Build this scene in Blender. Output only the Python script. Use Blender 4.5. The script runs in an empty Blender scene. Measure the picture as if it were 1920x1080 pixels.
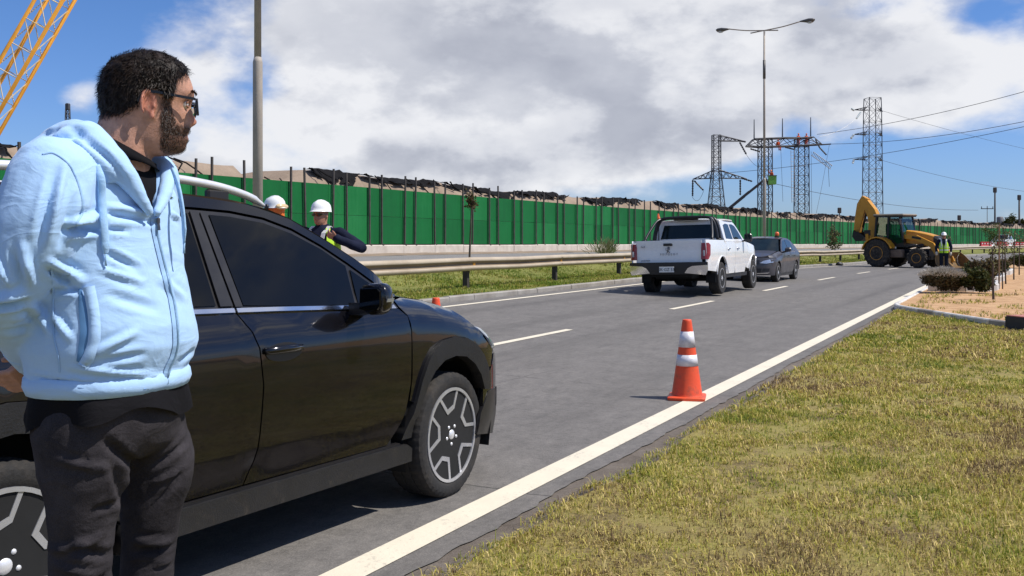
import bpy, bmesh, math, random
from mathutils import Vector, Matrix, noise
from mathutils.geometry import delaunay_2d_cdt
random.seed(7)
SC = bpy.context.scene
COL = SC.collection
# ------------------------------------------------------------------ camera
EYE = 1.45
cam = bpy.data.cameras.new('camera')
cam.sensor_width = 36.0
cam.lens = 36.0 * 1885 / 1920
cam.shift_y = -90 / 1920
cam.clip_start = 0.05
cam.clip_end = 6000
camo = bpy.data.objects.new('camera', cam)
camo.location = (0, 0, EYE)
camo.rotation_euler = (math.pi / 2, 0, 0)
COL.objects.link(camo)
SC.camera = camo
# ------------------------------------------------------------------ colour management
SC.render.engine = 'CYCLES'
SC.view_settings.view_transform = 'Standard'
SC.view_settings.look = 'None'
SC.view_settings.exposure = 0.05
SC.view_settings.gamma = 1.0
SC.view_settings.use_curve_mapping = False
try:
    SC.cycles.max_bounces = 8
    SC.cycles.transparent_max_bounces = 24
except Exception:
    pass
# ------------------------------------------------------------------ sun
SUN_EL, SUN_AZ = math.radians(56), math.radians(-8)      # azimuth measured from +X towards +Y
sdir = Vector((math.cos(SUN_EL) * math.cos(SUN_AZ), math.cos(SUN_EL) * math.sin(SUN_AZ), math.sin(SUN_EL)))
sun = bpy.data.lights.new('sun', 'SUN')
sun.energy = 5.0
sun.angle = math.radians(0.5)
sun.color = (1.0, 0.955, 0.89)
suno = bpy.data.objects.new('sun', sun)
suno.rotation_euler = sdir.to_track_quat('Z', 'Y').to_euler()
suno.location = (30, -10, 60)
COL.objects.link(suno)


# ------------------------------------------------------------------ node helper
class NT:
    def __init__(self, tree):
        self.t = tree
        self.n = tree.nodes
        self.l = tree.links

    def add(self, typ, ins=None, **kw):
        nd = self.n.new(typ)
        for k, v in kw.items():
            setattr(nd, k, v)
        if ins:
            for k, v in ins.items():
                s = nd.inputs[k]
                if isinstance(v, bpy.types.NodeSocket):
                    self.l.new(v, s)
                else:
                    s.default_value = v
        return nd

    def math(self, op, a, b=None, c=None, clamp=False):
        ins = {0: a}
        if b is not None: ins[1] = b
        if c is not None: ins[2] = c
        nd = self.add('ShaderNodeMath', ins, operation=op, use_clamp=clamp)
        return nd.outputs[0]

    def vmath(self, op, a, b=None, scale=None, out=0):
        ins = {0: a}
        if b is not None: ins[1] = b
        nd = self.add('ShaderNodeVectorMath', ins, operation=op)
        if scale is not None: nd.inputs['Scale'].default_value = scale
        return nd.outputs[out]

    def noise(self, vec, scale, detail=4, rough=.55, out='Fac', dist=0.0):
        nd = self.add('ShaderNodeTexNoise', {'Scale': scale, 'Detail': detail, 'Roughness': rough, 'Distortion': dist})
        if vec is not None: self.l.new(vec, nd.inputs['Vector'])
        return nd.outputs[out]

    def ramp(self, fac, stops, interp='LINEAR'):
        nd = self.add('ShaderNodeValToRGB', {0: fac})
        cr = nd.color_ramp
        cr.interpolation = interp
        while len(cr.elements) < len(stops): cr.elements.new(0.5)
        for e, (p, c) in zip(cr.elements, stops):
            e.position = p
            e.color = c if len(c) == 4 else (*c, 1)
        return nd.outputs[0]

    def mix(self, fac, a, b, blend='MIX'):
        nd = self.add('ShaderNodeMix', data_type='RGBA', blend_type=blend)
        for s, v in ((nd.inputs[0], fac), (nd.inputs[6], a), (nd.inputs[7], b)):
            if isinstance(v, bpy.types.NodeSocket): self.l.new(v, s)
            elif isinstance(v, (int, float)): s.default_value = v
            else: s.default_value = v if len(v) == 4 else (*v, 1)
        return nd.outputs[2]

    def sstep(self, x, lo, hi):
        nd = self.add('ShaderNodeMapRange', {0: x, 1: lo, 2: hi, 3: 0.0, 4: 1.0}, interpolation_type='SMOOTHSTEP')
        return nd.outputs[0]


# ------------------------------------------------------------------ world sky with broken cloud
W = bpy.data.worlds.new('World')
SC.world = W
W.use_nodes = True
w = NT(W.node_tree)
w.n.clear()
SKY_STR = 0.085
tc = w.add('ShaderNodeTexCoord').outputs['Generated']
dirn = w.vmath('NORMALIZE', tc)
sep = w.add('ShaderNodeSeparateXYZ', {0: dirn})
sky = w.add('ShaderNodeTexSky', sky_type='NISHITA', sun_disc=False, sun_elevation=SUN_EL,
            sun_rotation=math.pi / 2 - SUN_AZ, air_density=1.0, dust_density=0.3, ozone_density=1.0, altitude=30.0)
az = w.math('ARCTAN2', sep.outputs[0], sep.outputs[1])
el = w.math('ARCSINE', sep.outputs[2])
# cloud sheet seen in perspective: project the direction on a flat layer (softened near the horizon)
zz = w.math('ADD', w.math('MAXIMUM', sep.outputs[2], 0.0), 0.16)
px = w.math('DIVIDE', sep.outputs[0], zz)
py = w.math('DIVIDE', sep.outputs[1], zz)
lay = w.add('ShaderNodeCombineXYZ', {0: w.math('MULTIPLY', sep.outputs[0], 3.4), 1: w.math('MULTIPLY', sep.outputs[1], 3.4), 2: w.math('MULTIPLY', sep.outputs[2], 6.2)}).outputs[0]


def fbm(vec):
    a = w.noise(vec, .95, 10, .50, dist=.15)
    b = w.noise(w.vmath('ADD', vec, (13.1, 4.2, 7.7)), 3.0, 9, .56)
    return w.math('ADD', w.math('MULTIPLY', a, .58), w.math('MULTIPLY', b, .42))


d0 = fbm(lay)
d1 = fbm(w.vmath('ADD', lay, (0.14, -0.04, 0.20)))


def blob(u, v, wu, wv, amp, sharp=1.0):
    a0 = math.atan((u - 960) / 1885); e0 = math.atan((450 - v) / 1885 * math.cos(a0))
    dx = w.math('DIVIDE', w.math('SUBTRACT', az, a0), wu / 1885)
    dy = w.math('DIVIDE', w.math('SUBTRACT', el, e0), wv / 1885)
    r2 = w.math('ADD', w.math('MULTIPLY', dx, dx), w.math('MULTIPLY', dy, dy))
    g = w.math('POWER', 2.71828, w.math('MULTIPLY', r2, -sharp))
    return w.math('MULTIPLY', g, amp)


BL = [(1150, 70, 620, 150, .25), (800, 120, 320, 170, .14), (760, 250, 150, 95, .22), (960, 310, 360, 75, .24), (1220, 280, 160, 90, .12), (1560, 120, 420, 110, .20),
      (1330, 230, 110, 80, .14), (560, 60, 200, 90, .10),
      (145, 185, 45, 40, .20), (565, 215, 60, 42, .17), (385, 145, 70, 45, .13), (420, 310, 160, 26, .14),
      (70, 80, 190, 190, -.17), (-250, 60, 300, 260, -.10), (470, 215, 80, 100, -.10), (620, 300, 130, 40, -.10),
      (1700, 330, 300, 80, -.26), (1290, 350, 180, 40, -.16), (1480, 225, 40, 45, -.10), (1850, 40, 90, 50, -.16), (1640, 20, 60, 30, -.10), (310, 60, 120, 70, .05)]
bias = None
for b in BL:
    g = blob(*b)
    bias = g if bias is None else w.math('ADD', bias, g)
# cloud bank over to the right of the road (it shows mirrored in the car windows)
for a_, e_, wa, we, amp in ((80, 30, 30, 14, .05), (58, 50, 22, 12, .05)):
    dx = w.math('DIVIDE', w.math('SUBTRACT', az, math.radians(a_)), math.radians(wa))
    dy = w.math('DIVIDE', w.math('SUBTRACT', el, math.radians(e_)), math.radians(we))
    g = w.math('POWER', 2.71828, w.math('MULTIPLY', w.math('ADD', w.math('MULTIPLY', dx, dx), w.math('MULTIPLY', dy, dy)), -1.0))
    bias = w.math('ADD', bias, w.math('MULTIPLY', g, amp))
dens = w.math('ADD', d0, bias)
cover = w.sstep(dens, .48, .66)
thick = w.sstep(dens, .55, .95)
lit = w.sstep(w.math('SUBTRACT', d0, d1), -.075, .085)
bil = w.noise(w.vmath('ADD', lay, (3.3, 9.1, 1.2)), 1.9, 7, .5)
shade = w.math('ADD', w.math('MULTIPLY', lit, .46), w.math('MULTIPLY', w.math('SUBTRACT', 1.0, thick), .26))
shade = w.math('ADD', shade, w.math('MULTIPLY', w.sstep(bil, .36, .62), .28))
K = 1 / SKY_STR
ccol = w.ramp(shade, [(0.04, (.41, .43, .50)), (.27, (.53, .55, .615)), (.48, (.68, .695, .745)), (.74, (.85, .855, .88))])
ccol = w.vmath('SCALE', ccol, scale=K)
tint = w.mix(w.sstep(el, .0, .30), (.62, .86, 1.46, 1), (.56, .86, 1.36, 1))
skyc = w.mix(1.0, sky.outputs[0], tint, 'MULTIPLY')
fin = w.mix(w.math('MULTIPLY', cover, .96), skyc, ccol)
bg = w.add('ShaderNodeBackground', {'Color': fin, 'Strength': SKY_STR})
w.add('ShaderNodeOutputWorld', {0: bg.outputs[0]})


# ------------------------------------------------------------------ materials
MATS = {}


def mat(name, col, rough=.6, metal=0.0, var=.12, vscale=6.0, bump=0.0, bscale=60.0, col2=None, coat=0.0, spec=.5, dirt=None, sheen=0.0, trans=0.0):
    """Principled material whose colour wanders a little in object space; optional second colour, relief and dust."""
    if name in MATS: return MATS[name]
    m = bpy.data.materials.new(name)
    m.use_nodes = True
    t = NT(m.node_tree)
    b = t.n['Principled BSDF']
    o = t.add('ShaderNodeTexCoord').outputs['Object']
    nz = t.noise(o, vscale, 5, .6)
    c2 = col2 if col2 else tuple(max(0, c * (1 - var)) for c in col)
    c1 = col if col2 else tuple(min(1, c * (1 + var)) for c in col)
    cc = t.ramp(nz, [(.3, c2), (.7, c1)])
    if dirt:
        dc, lo, hi, zr = dirt       # dust that gathers low on the thing
        s = t.add('ShaderNodeSeparateXYZ', {0: o}).outputs[2]
        f = t.math('MULTIPLY', t.math('SUBTRACT', 1.0, t.sstep(s, 0.0, zr)), t.sstep(t.noise(o, 9.0, 6, .65), lo, hi))
        cc = t.mix(f, cc, dc)
    t.l.new(cc, b.inputs['Base Color'])
    rr = t.add('ShaderNodeMapRange', {0: t.noise(o, vscale * 2.3, 4), 1: .3, 2: .7, 3: max(0.0, rough - .07), 4: min(1, rough + .07)}).outputs[0]
    t.l.new(rr, b.inputs['Roughness'])
    b.inputs['Metallic'].default_value = metal
    b.inputs['Specular IOR Level'].default_value = spec
    b.inputs['Coat Weight'].default_value = coat
    b.inputs['Coat Roughness'].default_value = .04
    if sheen: b.inputs['Sheen Weight'].default_value = sheen
    if trans: b.inputs['Transmission Weight'].default_value = trans
    if bump:
        bn = t.add('ShaderNodeBump', {'Strength': bump, 'Distance': .01, 'Height': t.noise(o, bscale, 4, .6)})
        t.l.new(bn.outputs[0], b.inputs['Normal'])
    MATS[name] = m
    return m


def pane(name, tint=(.55, .62, .6), clear=.7):
    """window glass: mostly see-through, mirror-like at grazing angles"""
    if name in MATS: return MATS[name]
    m = bpy.data.materials.new(name)
    m.use_nodes = True
    t = NT(m.node_tree)
    t.n.clear()
    tr = t.add('ShaderNodeBsdfTransparent', {0: (*[c * clear for c in tint], 1)})
    gl = t.add('ShaderNodeBsdfGlossy', {0: (1, 1, 1, 1), 'Roughness': .02})
    fr = t.add('ShaderNodeFresnel', {0: 1.5})
    mx = t.add('ShaderNodeMixShader', {0: fr.outputs[0], 1: tr.outputs[0], 2: gl.outputs[0]})
    t.add('ShaderNodeOutputMaterial', {0: mx.outputs[0]})
    MATS[name] = m
    return m


# ------------------------------------------------------------------ object helpers
def tag(o, label=None, cat=None, group=None, kind=None):
    if label: o['label'] = label
    if cat: o['category'] = cat
    if group: o['group'] = group
    if kind: o['kind'] = kind
    return o


def empty(name, loc=(0, 0, 0), rz=0.0):
    o = bpy.data.objects.new(name, None)
    o.empty_display_size = .2
    o.location = loc
    o.rotation_euler = (0, 0, rz)
    COL.objects.link(o)
    return o


def link(name, me, m=None, parent=None, smooth=False):
    o = bpy.data.objects.new(name, me)
    if m is not None:
        for x in (m if isinstance(m, (list, tuple)) else [m]): me.materials.append(x)
    if smooth:
        me.polygons.foreach_set('use_smooth', [True] * len(me.polygons))
    COL.objects.link(o)
    if parent is not None: o.parent = parent
    return o


def copy_tree(o, parent=None):
    c = o.copy()
    COL.objects.link(c)
    c.parent = parent
    for ch in list(o.children): copy_tree(ch, c)
    return c


class MB:
    """collects simple solids into one bmesh"""

    def __init__(self):
        self.b = bmesh.new()
        self.mi = 0

    def face(self, vs):
        try:
            f = self.b.faces.new(vs)
            f.material_index = self.mi
            return f
        except ValueError:
            return None

    def box(self, c, s, M=None, bev=0.0):
        cx, cy, cz = c
        hx, hy, hz = s[0] / 2, s[1] / 2, s[2] / 2
        if bev > 0:
            bev = min(bev, hx * .9, hy * .9, hz * .9)
            P = []
            for sx in (-1, 1):
                for sy in (-1, 1):
                    for sz in (-1, 1):
                        for k in range(3):
                            q = [sx * hx, sy * hy, sz * hz]
                            for j in range(3):
                                if j != k: q[j] -= (sx, sy, sz)[j] * bev
                            P.append(Vector((cx + q[0], cy + q[1], cz + q[2])))
            self.hull(P, M)
            return
        vs = []
        for z in (-hz, hz):
            for x, y in ((-hx, -hy), (hx, -hy), (hx, hy), (-hx, hy)):
                p = Vector((cx + x, cy + y, cz + z))
                vs.append(self.b.verts.new(M @ p if M else p))
        for q in ((3, 2, 1, 0), (4, 5, 6, 7), (0, 1, 5, 4), (1, 2, 6, 5), (2, 3, 7, 6), (3, 0, 4, 7)):
            self.face([vs[i] for i in q])

    def hull(self, pts, M=None):
        t = bmesh.new()
        for p in pts: t.verts.new(M @ Vector(p) if M else Vector(p))
        bmesh.ops.convex_hull(t, input=t.verts)
        bmesh.ops.dissolve_limit(t, angle_limit=.02, verts=t.verts, edges=t.edges)
        mp = {}
        for f in t.faces:
            self.face([mp.setdefault(v, None) or mp.__setitem__(v, self.b.verts.new(v.co)) or mp[v] for v in f.verts])
        t.free()

    def prism(self, poly, f0, f1):
        """poly 2D; f0/f1 map a 2D point to 3D for both caps"""
        a = [self.b.verts.new(f0(*p)) for p in poly]
        c = [self.b.verts.new(f1(*p)) for p in poly]
        n = len(poly)
        self.face(a[::-1])
        self.face(c)
        for i in range(n):
            self.face([a[i], a[(i + 1) % n], c[(i + 1) % n], c[i]])

    def tube(self, pts, r, n=8, cap=True, flat=None):
        pts = [Vector(p) for p in pts]
        m = len(pts)
        rs = r if isinstance(r, (list, tuple)) else [r] * m
        rings = []
        up = None
        for i, p in enumerate(pts):
            t = (pts[min(i + 1, m - 1)] - pts[max(i - 1, 0)])
            if t.length < 1e-9: t = Vector((0, 0, 1))
            t.normalize()
            if up is None:
                up = Vector((0, 0, 1)) if abs(t.z) < .9 else Vector((1, 0, 0))
            x = up - t * up.dot(t)
            if x.length < 1e-6: x = t.orthogonal()
            x.normalize()
            up = x
            y = t.cross(x)
            fl = flat or 1.0
            rings.append([self.b.verts.new(p + (x * math.cos(2 * math.pi * k / n) + y * fl * math.sin(2 * math.pi * k / n)) * rs[i]) for k in range(n)])
        for i in range(m - 1):
            for k in range(n):
                self.face([rings[i][k], rings[i][(k + 1) % n], rings[i + 1][(k + 1) % n], rings[i + 1][k]])
        if cap:
            self.face(rings[0][::-1])
            self.face(rings[-1])

    def lathe(self, prof, n=24, M=None, axis='Z'):
        """prof list of (r, h)"""
        rings = []
        for r, h in prof:
            ring = []
            for k in range(n):
                a = 2 * math.pi * k / n
                c, s = r * math.cos(a), r * math.sin(a)
                p = Vector((c, s, h)) if axis == 'Z' else (Vector((c, h, s)) if axis == 'Y' else Vector((h, c, s)))
                ring.append(self.b.verts.new(M @ p if M else p))
            rings.append(ring)
        for i in range(len(rings) - 1):
            for k in range(n):
                q = [rings[i][k], rings[i][(k + 1) % n], rings[i + 1][(k + 1) % n], rings[i + 1][k]]
                self.face(q if axis != 'Y' else q[::-1])
        if prof[0][0] > 1e-4: self.face(rings[0][::-1] if axis != 'Y' else rings[0])
        if prof[-1][0] > 1e-4: self.face(rings[-1] if axis != 'Y' else rings[-1][::-1])

    def ball(self, c, r, n=12, m=8, M=None):
        r3 = r if isinstance(r, (list, tuple)) else (r, r, r)
        rings = []
        for i in range(m + 1):
            th = math.pi * i / m
            rings.append([self.b.verts.new((M @ q if M else q)) for q in
                          [Vector((c[0] + r3[0] * math.sin(th) * math.cos(2 * math.pi * k / n), c[1] + r3[1] * math.sin(th) * math.sin(2 * math.pi * k / n), c[2] + r3[2] * math.cos(th))) for k in range(n)]])
        for i in range(m):
            for k in range(n):
                self.face([rings[i][k], rings[i + 1][k], rings[i + 1][(k + 1) % n], rings[i][(k + 1) % n]])

    def build(self, name, m=None, parent=None, smooth=False, merge=True, recalc=True):
        if merge: bmesh.ops.remove_doubles(self.b, verts=self.b.verts, dist=1e-5)
        if recalc: bmesh.ops.recalc_face_normals(self.b, faces=self.b.faces)
        me = bpy.data.meshes.new(name)
        self.b.to_mesh(me)
        self.b.free()
        return link(name, me, m, parent, smooth)


def smooth_angle(o, deg=35):
    """smooth shading with sharp edges above an angle"""
    me = o.data
    b = bmesh.new()
    b.from_mesh(me)
    lim = math.radians(deg)
    for f in b.faces: f.smooth = True
    for e in b.edges:
        if len(e.link_faces) != 2 or e.calc_face_angle(0) > lim: e.smooth = False
    b.to_mesh(me)
    b.free()
    return o


def resample(poly, step, closed=True):
    out = []
    n = len(poly)
    for i in range(n if closed else n - 1):
        a, b = Vector(poly[i]), Vector(poly[(i + 1) % n])
        k = max(1, int(round((b - a).length / step)))
        for j in range(k): out.append(a + (b - a) * (j / k))
    if not closed: out.append(Vector(poly[-1]))
    return out


def inpoly(p, poly):
    c = False
    n = len(poly)
    j = n - 1
    for i in range(n):
        xi, yi = poly[i]
        xj, yj = poly[j]
        if (yi > p[1]) != (yj > p[1]) and p[0] < (xj - xi) * (p[1] - yi) / (yj - yi + 1e-12) + xi: c = not c
        j = i
    return c


def catmull(pts, sub=6, closed=False):
    P = [Vector(p) for p in pts]
    n = len(P)
    out = []
    for i in range(n if closed else n - 1):
        p0 = P[(i - 1) % n] if (closed or i > 0) else P[0] * 2 - P[1]
        p1 = P[i]
        p2 = P[(i + 1) % n]
        p3 = P[(i + 2) % n] if (closed or i + 2 < n) else P[-1] * 2 - P[-2]
        for j in range(sub):
            t = j / sub
            out.append(.5 * ((2 * p1) + (p2 - p0) * t + (2 * p0 - 5 * p1 + 4 * p2 - p3) * t * t + (3 * p1 - p0 - 3 * p2 + p3) * t ** 3))
    if not closed: out.append(P[-1])
    return out


def panel(name, outline, mapf, m, parent, step=.08, thick=.012, flip=False, grid=True, round_=0.0):
    """sheet cut to a 2D outline, laid on the surface mapf(u,v)->3D, with its edge turned in"""
    area = sum(outline[i][0] * outline[(i + 1) % len(outline)][1] - outline[(i + 1) % len(outline)][0] * outline[i][1] for i in range(len(outline)))
    if area < 0: outline = outline[::-1]
    edge = [p.to_2d() if len(p) > 2 else p for p in resample(outline, step)]
    pl = [(p[0], p[1]) for p in edge]
    pts = [Vector(p) for p in pl]
    ne = len(pts)
    if grid:
        x0, x1 = min(p[0] for p in pl), max(p[0] for p in pl)
        y0, y1 = min(p[1] for p in pl), max(p[1] for p in pl)
        nx, ny = int((x1 - x0) / step) + 1, int((y1 - y0) / step) + 1
        for i in range(nx + 1):
            for j in range(ny + 1):
                p = (x0 + (i + .5 * (j % 2)) * step, y0 + j * step)
                if inpoly(p, pl) and min((Vector(p) - e).length for e in pts[:ne]) > step * .45: pts.append(Vector(p))
    r = delaunay_2d_cdt(pts, [(i, (i + 1) % ne) for i in range(ne)], [], 1, 1e-7)
    V, Fc, orig = r[0], r[2], r[3]
    co = [Vector(mapf(v[0], v[1])) for v in V]
    faces = []
    for f in Fc:
        c = sum((V[i] for i in f), Vector((0, 0))) / len(f)
        if not inpoly(c, pl): continue
        a = (V[f[1]] - V[f[0]]).cross(V[f[2]] - V[f[0]]) if hasattr(V[f[0]], 'cross') else 1
        f = list(f)
        if a < 0: f.reverse()
        if flip: f.reverse()
        faces.append(f)
    nf = len(faces)
    if thick:
        nor = [Vector() for _ in co]
        for f in faces:
            nn = (co[f[1]] - co[f[0]]).cross(co[f[2]] - co[f[0]])
            for i in f: nor[i] += nn
        cnt = {}
        for f in faces:
            for i in range(len(f)):
                k = (f[i], f[(i + 1) % len(f)])
                cnt[k] = 1
        bd = [k for k in cnt if (k[1], k[0]) not in cnt]
        mp = {}
        for a, b in bd:
            for i in (a, b):
                if i not in mp:
                    nn = nor[i].normalized()
                    mp[i] = (len(co), len(co) + 1)
                    co.append(co[i].copy())
                    co.append(co[i] - nn * thick)
            faces.append([mp[a][0], mp[a][1], mp[b][1], mp[b][0]])
    me = bpy.data.meshes.new(name)
    me.from_pydata([tuple(c) for c in co], [], faces)
    me.update()
    return link(name, me, m, parent, True)


def loft(rings, closed=True, cap=True):
    """rings: list of equal-length point lists -> MB"""
    mb = MB()
    R = [[mb.b.verts.new(p) for p in r] for r in rings]
    n = len(rings[0])
    for i in range(len(R) - 1):
        for k in range(n if closed else n - 1):
            mb.face([R[i][k], R[i][(k + 1) % n], R[i + 1][(k + 1) % n], R[i + 1][k]])
    if cap and closed:
        mb.face(R[0][::-1])
        mb.face(R[-1])
    return mb


def remeshed(mb, voxel, smooth=6, name='tmp', fac=.5):
    """fuse overlapping solids of mb into one skin"""
    bmesh.ops.recalc_face_normals(mb.b, faces=mb.b.faces)
    me = bpy.data.meshes.new(name)
    mb.b.to_mesh(me)
    mb.b.free()
    o = bpy.data.objects.new(name, me)
    COL.objects.link(o)
    md = o.modifiers.new('r', 'REMESH')
    md.mode = 'VOXEL'
    md.voxel_size = voxel
    md.use_smooth_shade = True
    if smooth:
        s = o.modifiers.new('s', 'SMOOTH')
        s.factor = fac
        s.iterations = smooth
    dg = bpy.context.evaluated_depsgraph_get()
    res = bpy.data.meshes.new_from_object(o.evaluated_get(dg))
    bpy.data.objects.remove(o)
    bpy.data.meshes.remove(me)
    return res


def sm(x, a, b):
    t = max(0.0, min(1.0, (x - a) / (b - a)))
    return t * t * (3 - 2 * t)


def lerp_table(x, tab):
    if x <= tab[0][0]: return tab[0][1]
    for (x0, y0), (x1, y1) in zip(tab, tab[1:]):
        if x <= x1: return y0 + (y1 - y0) * (x - x0) / (x1 - x0)
    return tab[-1][1]
# ================================================================== road frame: s metres along the edge line, t metres to its left
TH = math.radians(26.75)
DX, DY = math.sin(TH), math.cos(TH)
NX, NY = math.cos(TH), -math.sin(TH)
BS, BR = 30.0, 450.0


def RD(s, t, z=0.0):
    if s <= BS:
        x, y, a = DX * s - 2.6 * NX, DY * s - 2.6 * NY, 0.0
    else:
        a = min(s - BS, 320.0) / BR
        x0, y0 = DX * BS - 2.6 * NX, DY * BS - 2.6 * NY
        f, l = BR * math.sin(a), BR * (1 - math.cos(a))
        x, y = x0 + DX * f + NX * l, y0 + DY * f + NY * l
        if s - BS > 320:
            e = s - BS - 320
            x += math.sin(TH + a) * e
            y += math.cos(TH + a) * e
    nx, ny = math.cos(TH + a), -math.sin(TH + a)
    return Vector((x - nx * t, y - ny * t, z))


def heading(s):
    """rotation about z that turns local +x along the road"""
    return math.pi / 2 - TH - max(0.0, min(s - BS, 320.0)) / BR


def cs(s): return 1 - sm(s, 34, 66)


def zfar(s): return lerp_table(s, [(35, .72), (160, .30)])


def zg(s, t):
    z7 = .235 * cs(s)
    if t <= -.45: return .03 + .02 * noise.noise((s * .5, t * .5, 3)) + .008 * noise.noise((s * 2.3, t * 2.3, 1))
    if t <= 0: return 0.03 * sm(-t, .28, .45)
    if t <= 7.3: return z7 * (t / 7.3) ** 1.3
    if t <= 9.6: return z7 + .09 + .02 * noise.noise((s * .4, t * .4, 9))
    if t <= 12.4: return z7 + .09 + (zfar(s) - z7 - .07) * sm(t, 9.6, 12.4)
    if t <= 20.5: return zfar(s) + .01 * (t - 12.4)
    if t <= 22.4: return zfar(s) + .08 + .10 * (t - 20.5) / 1.9
    return zfar(s) + .16


def gp(s, t, dz=0.0): return RD(s, t, zg(s, t) + dz)


def strip(name, ss, ts, m, dz=0.0, zf=None, jag=None):
    """ground sheet on the road grid with (s,t) as its uv"""
    V, Fa, uv = [], [], []
    n = len(ts)
    for i, s in enumerate(ss):
        for j, t in enumerate(ts):
            tt = t + (jag(s, j) if jag else 0)
            V.append(tuple(RD(s, tt, (zf(s, tt) if zf else zg(s, tt)) + dz)))
            uv.append((s, tt))
    for i in range(len(ss) - 1):
        for j in range(n - 1):
            a = i * n + j
            Fa.append((a, a + n, a + n + 1, a + 1))
    me = bpy.data.meshes.new(name)
    me.from_pydata(V, [], Fa)
    u = me.uv_layers.new(name='road')
    for l in me.loops: u.data[l.index].uv = uv[l.vertex_index]
    b = bmesh.new(); b.from_mesh(me)
    bmesh.ops.recalc_face_normals(b, faces=b.faces)
    if sum(f.normal.z for f in b.faces) < 0: bmesh.ops.reverse_faces(b, faces=b.faces)
    b.to_mesh(me); b.free()
    return link(name, me, m, None, True)


def rng(a, b, st):
    n = max(1, int(round((b - a) / st)))
    return [a + (b - a) * i / n for i in range(n + 1)]


S_LONG = rng(-30, 70, 1.0) + rng(73, 360, 3.5)[0:] + rng(380, 1200, 60)


# ---- ground materials
def road_mat(name, base, joints):
    m = bpy.data.materials.new(name)
    m.use_nodes = True
    t = NT(m.node_tree)
    b = t.n['Principled BSDF']
    uv = t.add('ShaderNodeUVMap', uv_map='road').outputs[0]
    s = t.add('ShaderNodeSeparateXYZ', {0: uv})
    S, T = s.outputs[0], s.outputs[1]
    fine = t.noise(uv, 95.0, 3, .7)
    mid = t.noise(uv, 2.1, 6, .62)
    streak = t.noise(t.add('ShaderNodeCombineXYZ', {0: t.math('MULTIPLY', S, .07), 1: t.math('MULTIPLY', T, 1.9)}).outputs[0], 1.0, 6, .6)
    brush = t.noise(t.add('ShaderNodeCombineXYZ', {0: t.math('MULTIPLY', S, .9), 1: t.math('MULTIPLY', T, 14)}).outputs[0], 1.0, 5, .65)
    c = t.ramp(fine, [(.28, tuple(x * .55 for x in base)), (.5, base), (.74, tuple(x * 1.55 for x in base))])
    c = t.mix(.5, c, t.ramp(mid, [(.3, tuple(x * .70 for x in base)), (.7, tuple(x * 1.28 for x in base))]))
    m2 = t.noise(uv, 26, 5, .75)
    m3 = t.noise(uv, 8.5, 6, .7)
    c = t.mix(1.0, c, t.ramp(t.math('ADD', t.math('MULTIPLY', m2, .5), t.math('MULTIPLY', m3, .5)), [(.34, (.66, .66, .66)), (.5, (1, 1, 1)), (.66, (1.32, 1.3, 1.28))]), 'MULTIPLY')
    c = t.mix(t.math('MULTIPLY', t.sstep(streak, .5, .72), .35), c, tuple(x * .55 for x in base))
    c = t.mix(t.math('MULTIPLY', t.sstep(brush, .58, .8), .25), c, tuple(x * 1.5 for x in base))
    if joints:          # rubber laid down in the wheel tracks
        for t0 in (.85, 2.65, 4.35, 6.1):
            dd = t.math('DIVIDE', t.math('SUBTRACT', T, t0), .27)
            g = t.math('POWER', 2.71828, t.math('MULTIPLY', t.math('MULTIPLY', dd, dd), -1.0))
            c = t.mix(t.math('MULTIPLY', g, t.math('MULTIPLY', t.sstep(streak, .30, .66), .42)), c, tuple(x * .52 for x in base))
        sc_ = t.noise(t.add('ShaderNodeCombineXYZ', {0: t.math('MULTIPLY', S, 1.3), 1: t.math('MULTIPLY', T, 3.2)}).outputs[0], 1.0, 8, .75)
        c = t.mix(t.math('MULTIPLY', t.sstep(sc_, .66, .74), .5), c, tuple(x * 2.1 for x in base))
    # wheel paths worn darker, spots of oil
    spot = t.noise(uv, .9, 3, .5)
    c = t.mix(t.math('MULTIPLY', t.sstep(spot, .66, .76), .30), c, tuple(x * .4 for x in base))
    if joints:
        wob = t.math('MULTIPLY', t.math('SUBTRACT', t.noise(uv, 3.0, 4), .5), .10)
        ph = t.math('FRACT', t.math('DIVIDE', t.math('ADD', t.math('ADD', S, wob), -1.07 + 4.1), 4.1))
        j = t.math('LESS_THAN', ph, .0042)
        c = t.mix(t.math('MULTIPLY', j, t.math('MULTIPLY', t.sstep(t.noise(uv, 1.7, 2), .36, .55), .75)), c, (.03, .028, .026))
        wob2 = t.math('MULTIPLY', t.math('SUBTRACT', t.noise(uv, .8, 5), .5), .5)
        cr = t.math('LESS_THAN', t.math('ABSOLUTE', t.math('SUBTRACT', t.math('ADD', T, wob2), 1.9)), .007)
        c = t.mix(t.math('MULTIPLY', cr, t.math('MULTIPLY', t.sstep(t.noise(uv, .35, 2), .52, .60), .6)), c, (.04, .037, .034))
    t.l.new(c, b.inputs['Base Color'])
    b.inputs['Roughness'].default_value = .82
    b.inputs['Specular IOR Level'].default_value = .3
    bn = t.add('ShaderNodeBump', {'Strength': .5, 'Distance': .006, 'Height': fine})
    t.l.new(bn.outputs[0], b.inputs['Normal'])
    return m


M_road = road_mat('asphalt', (.155, .144, .132), True)
M_froad = road_mat('far_asphalt', (.215, .205, .195), False)


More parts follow.
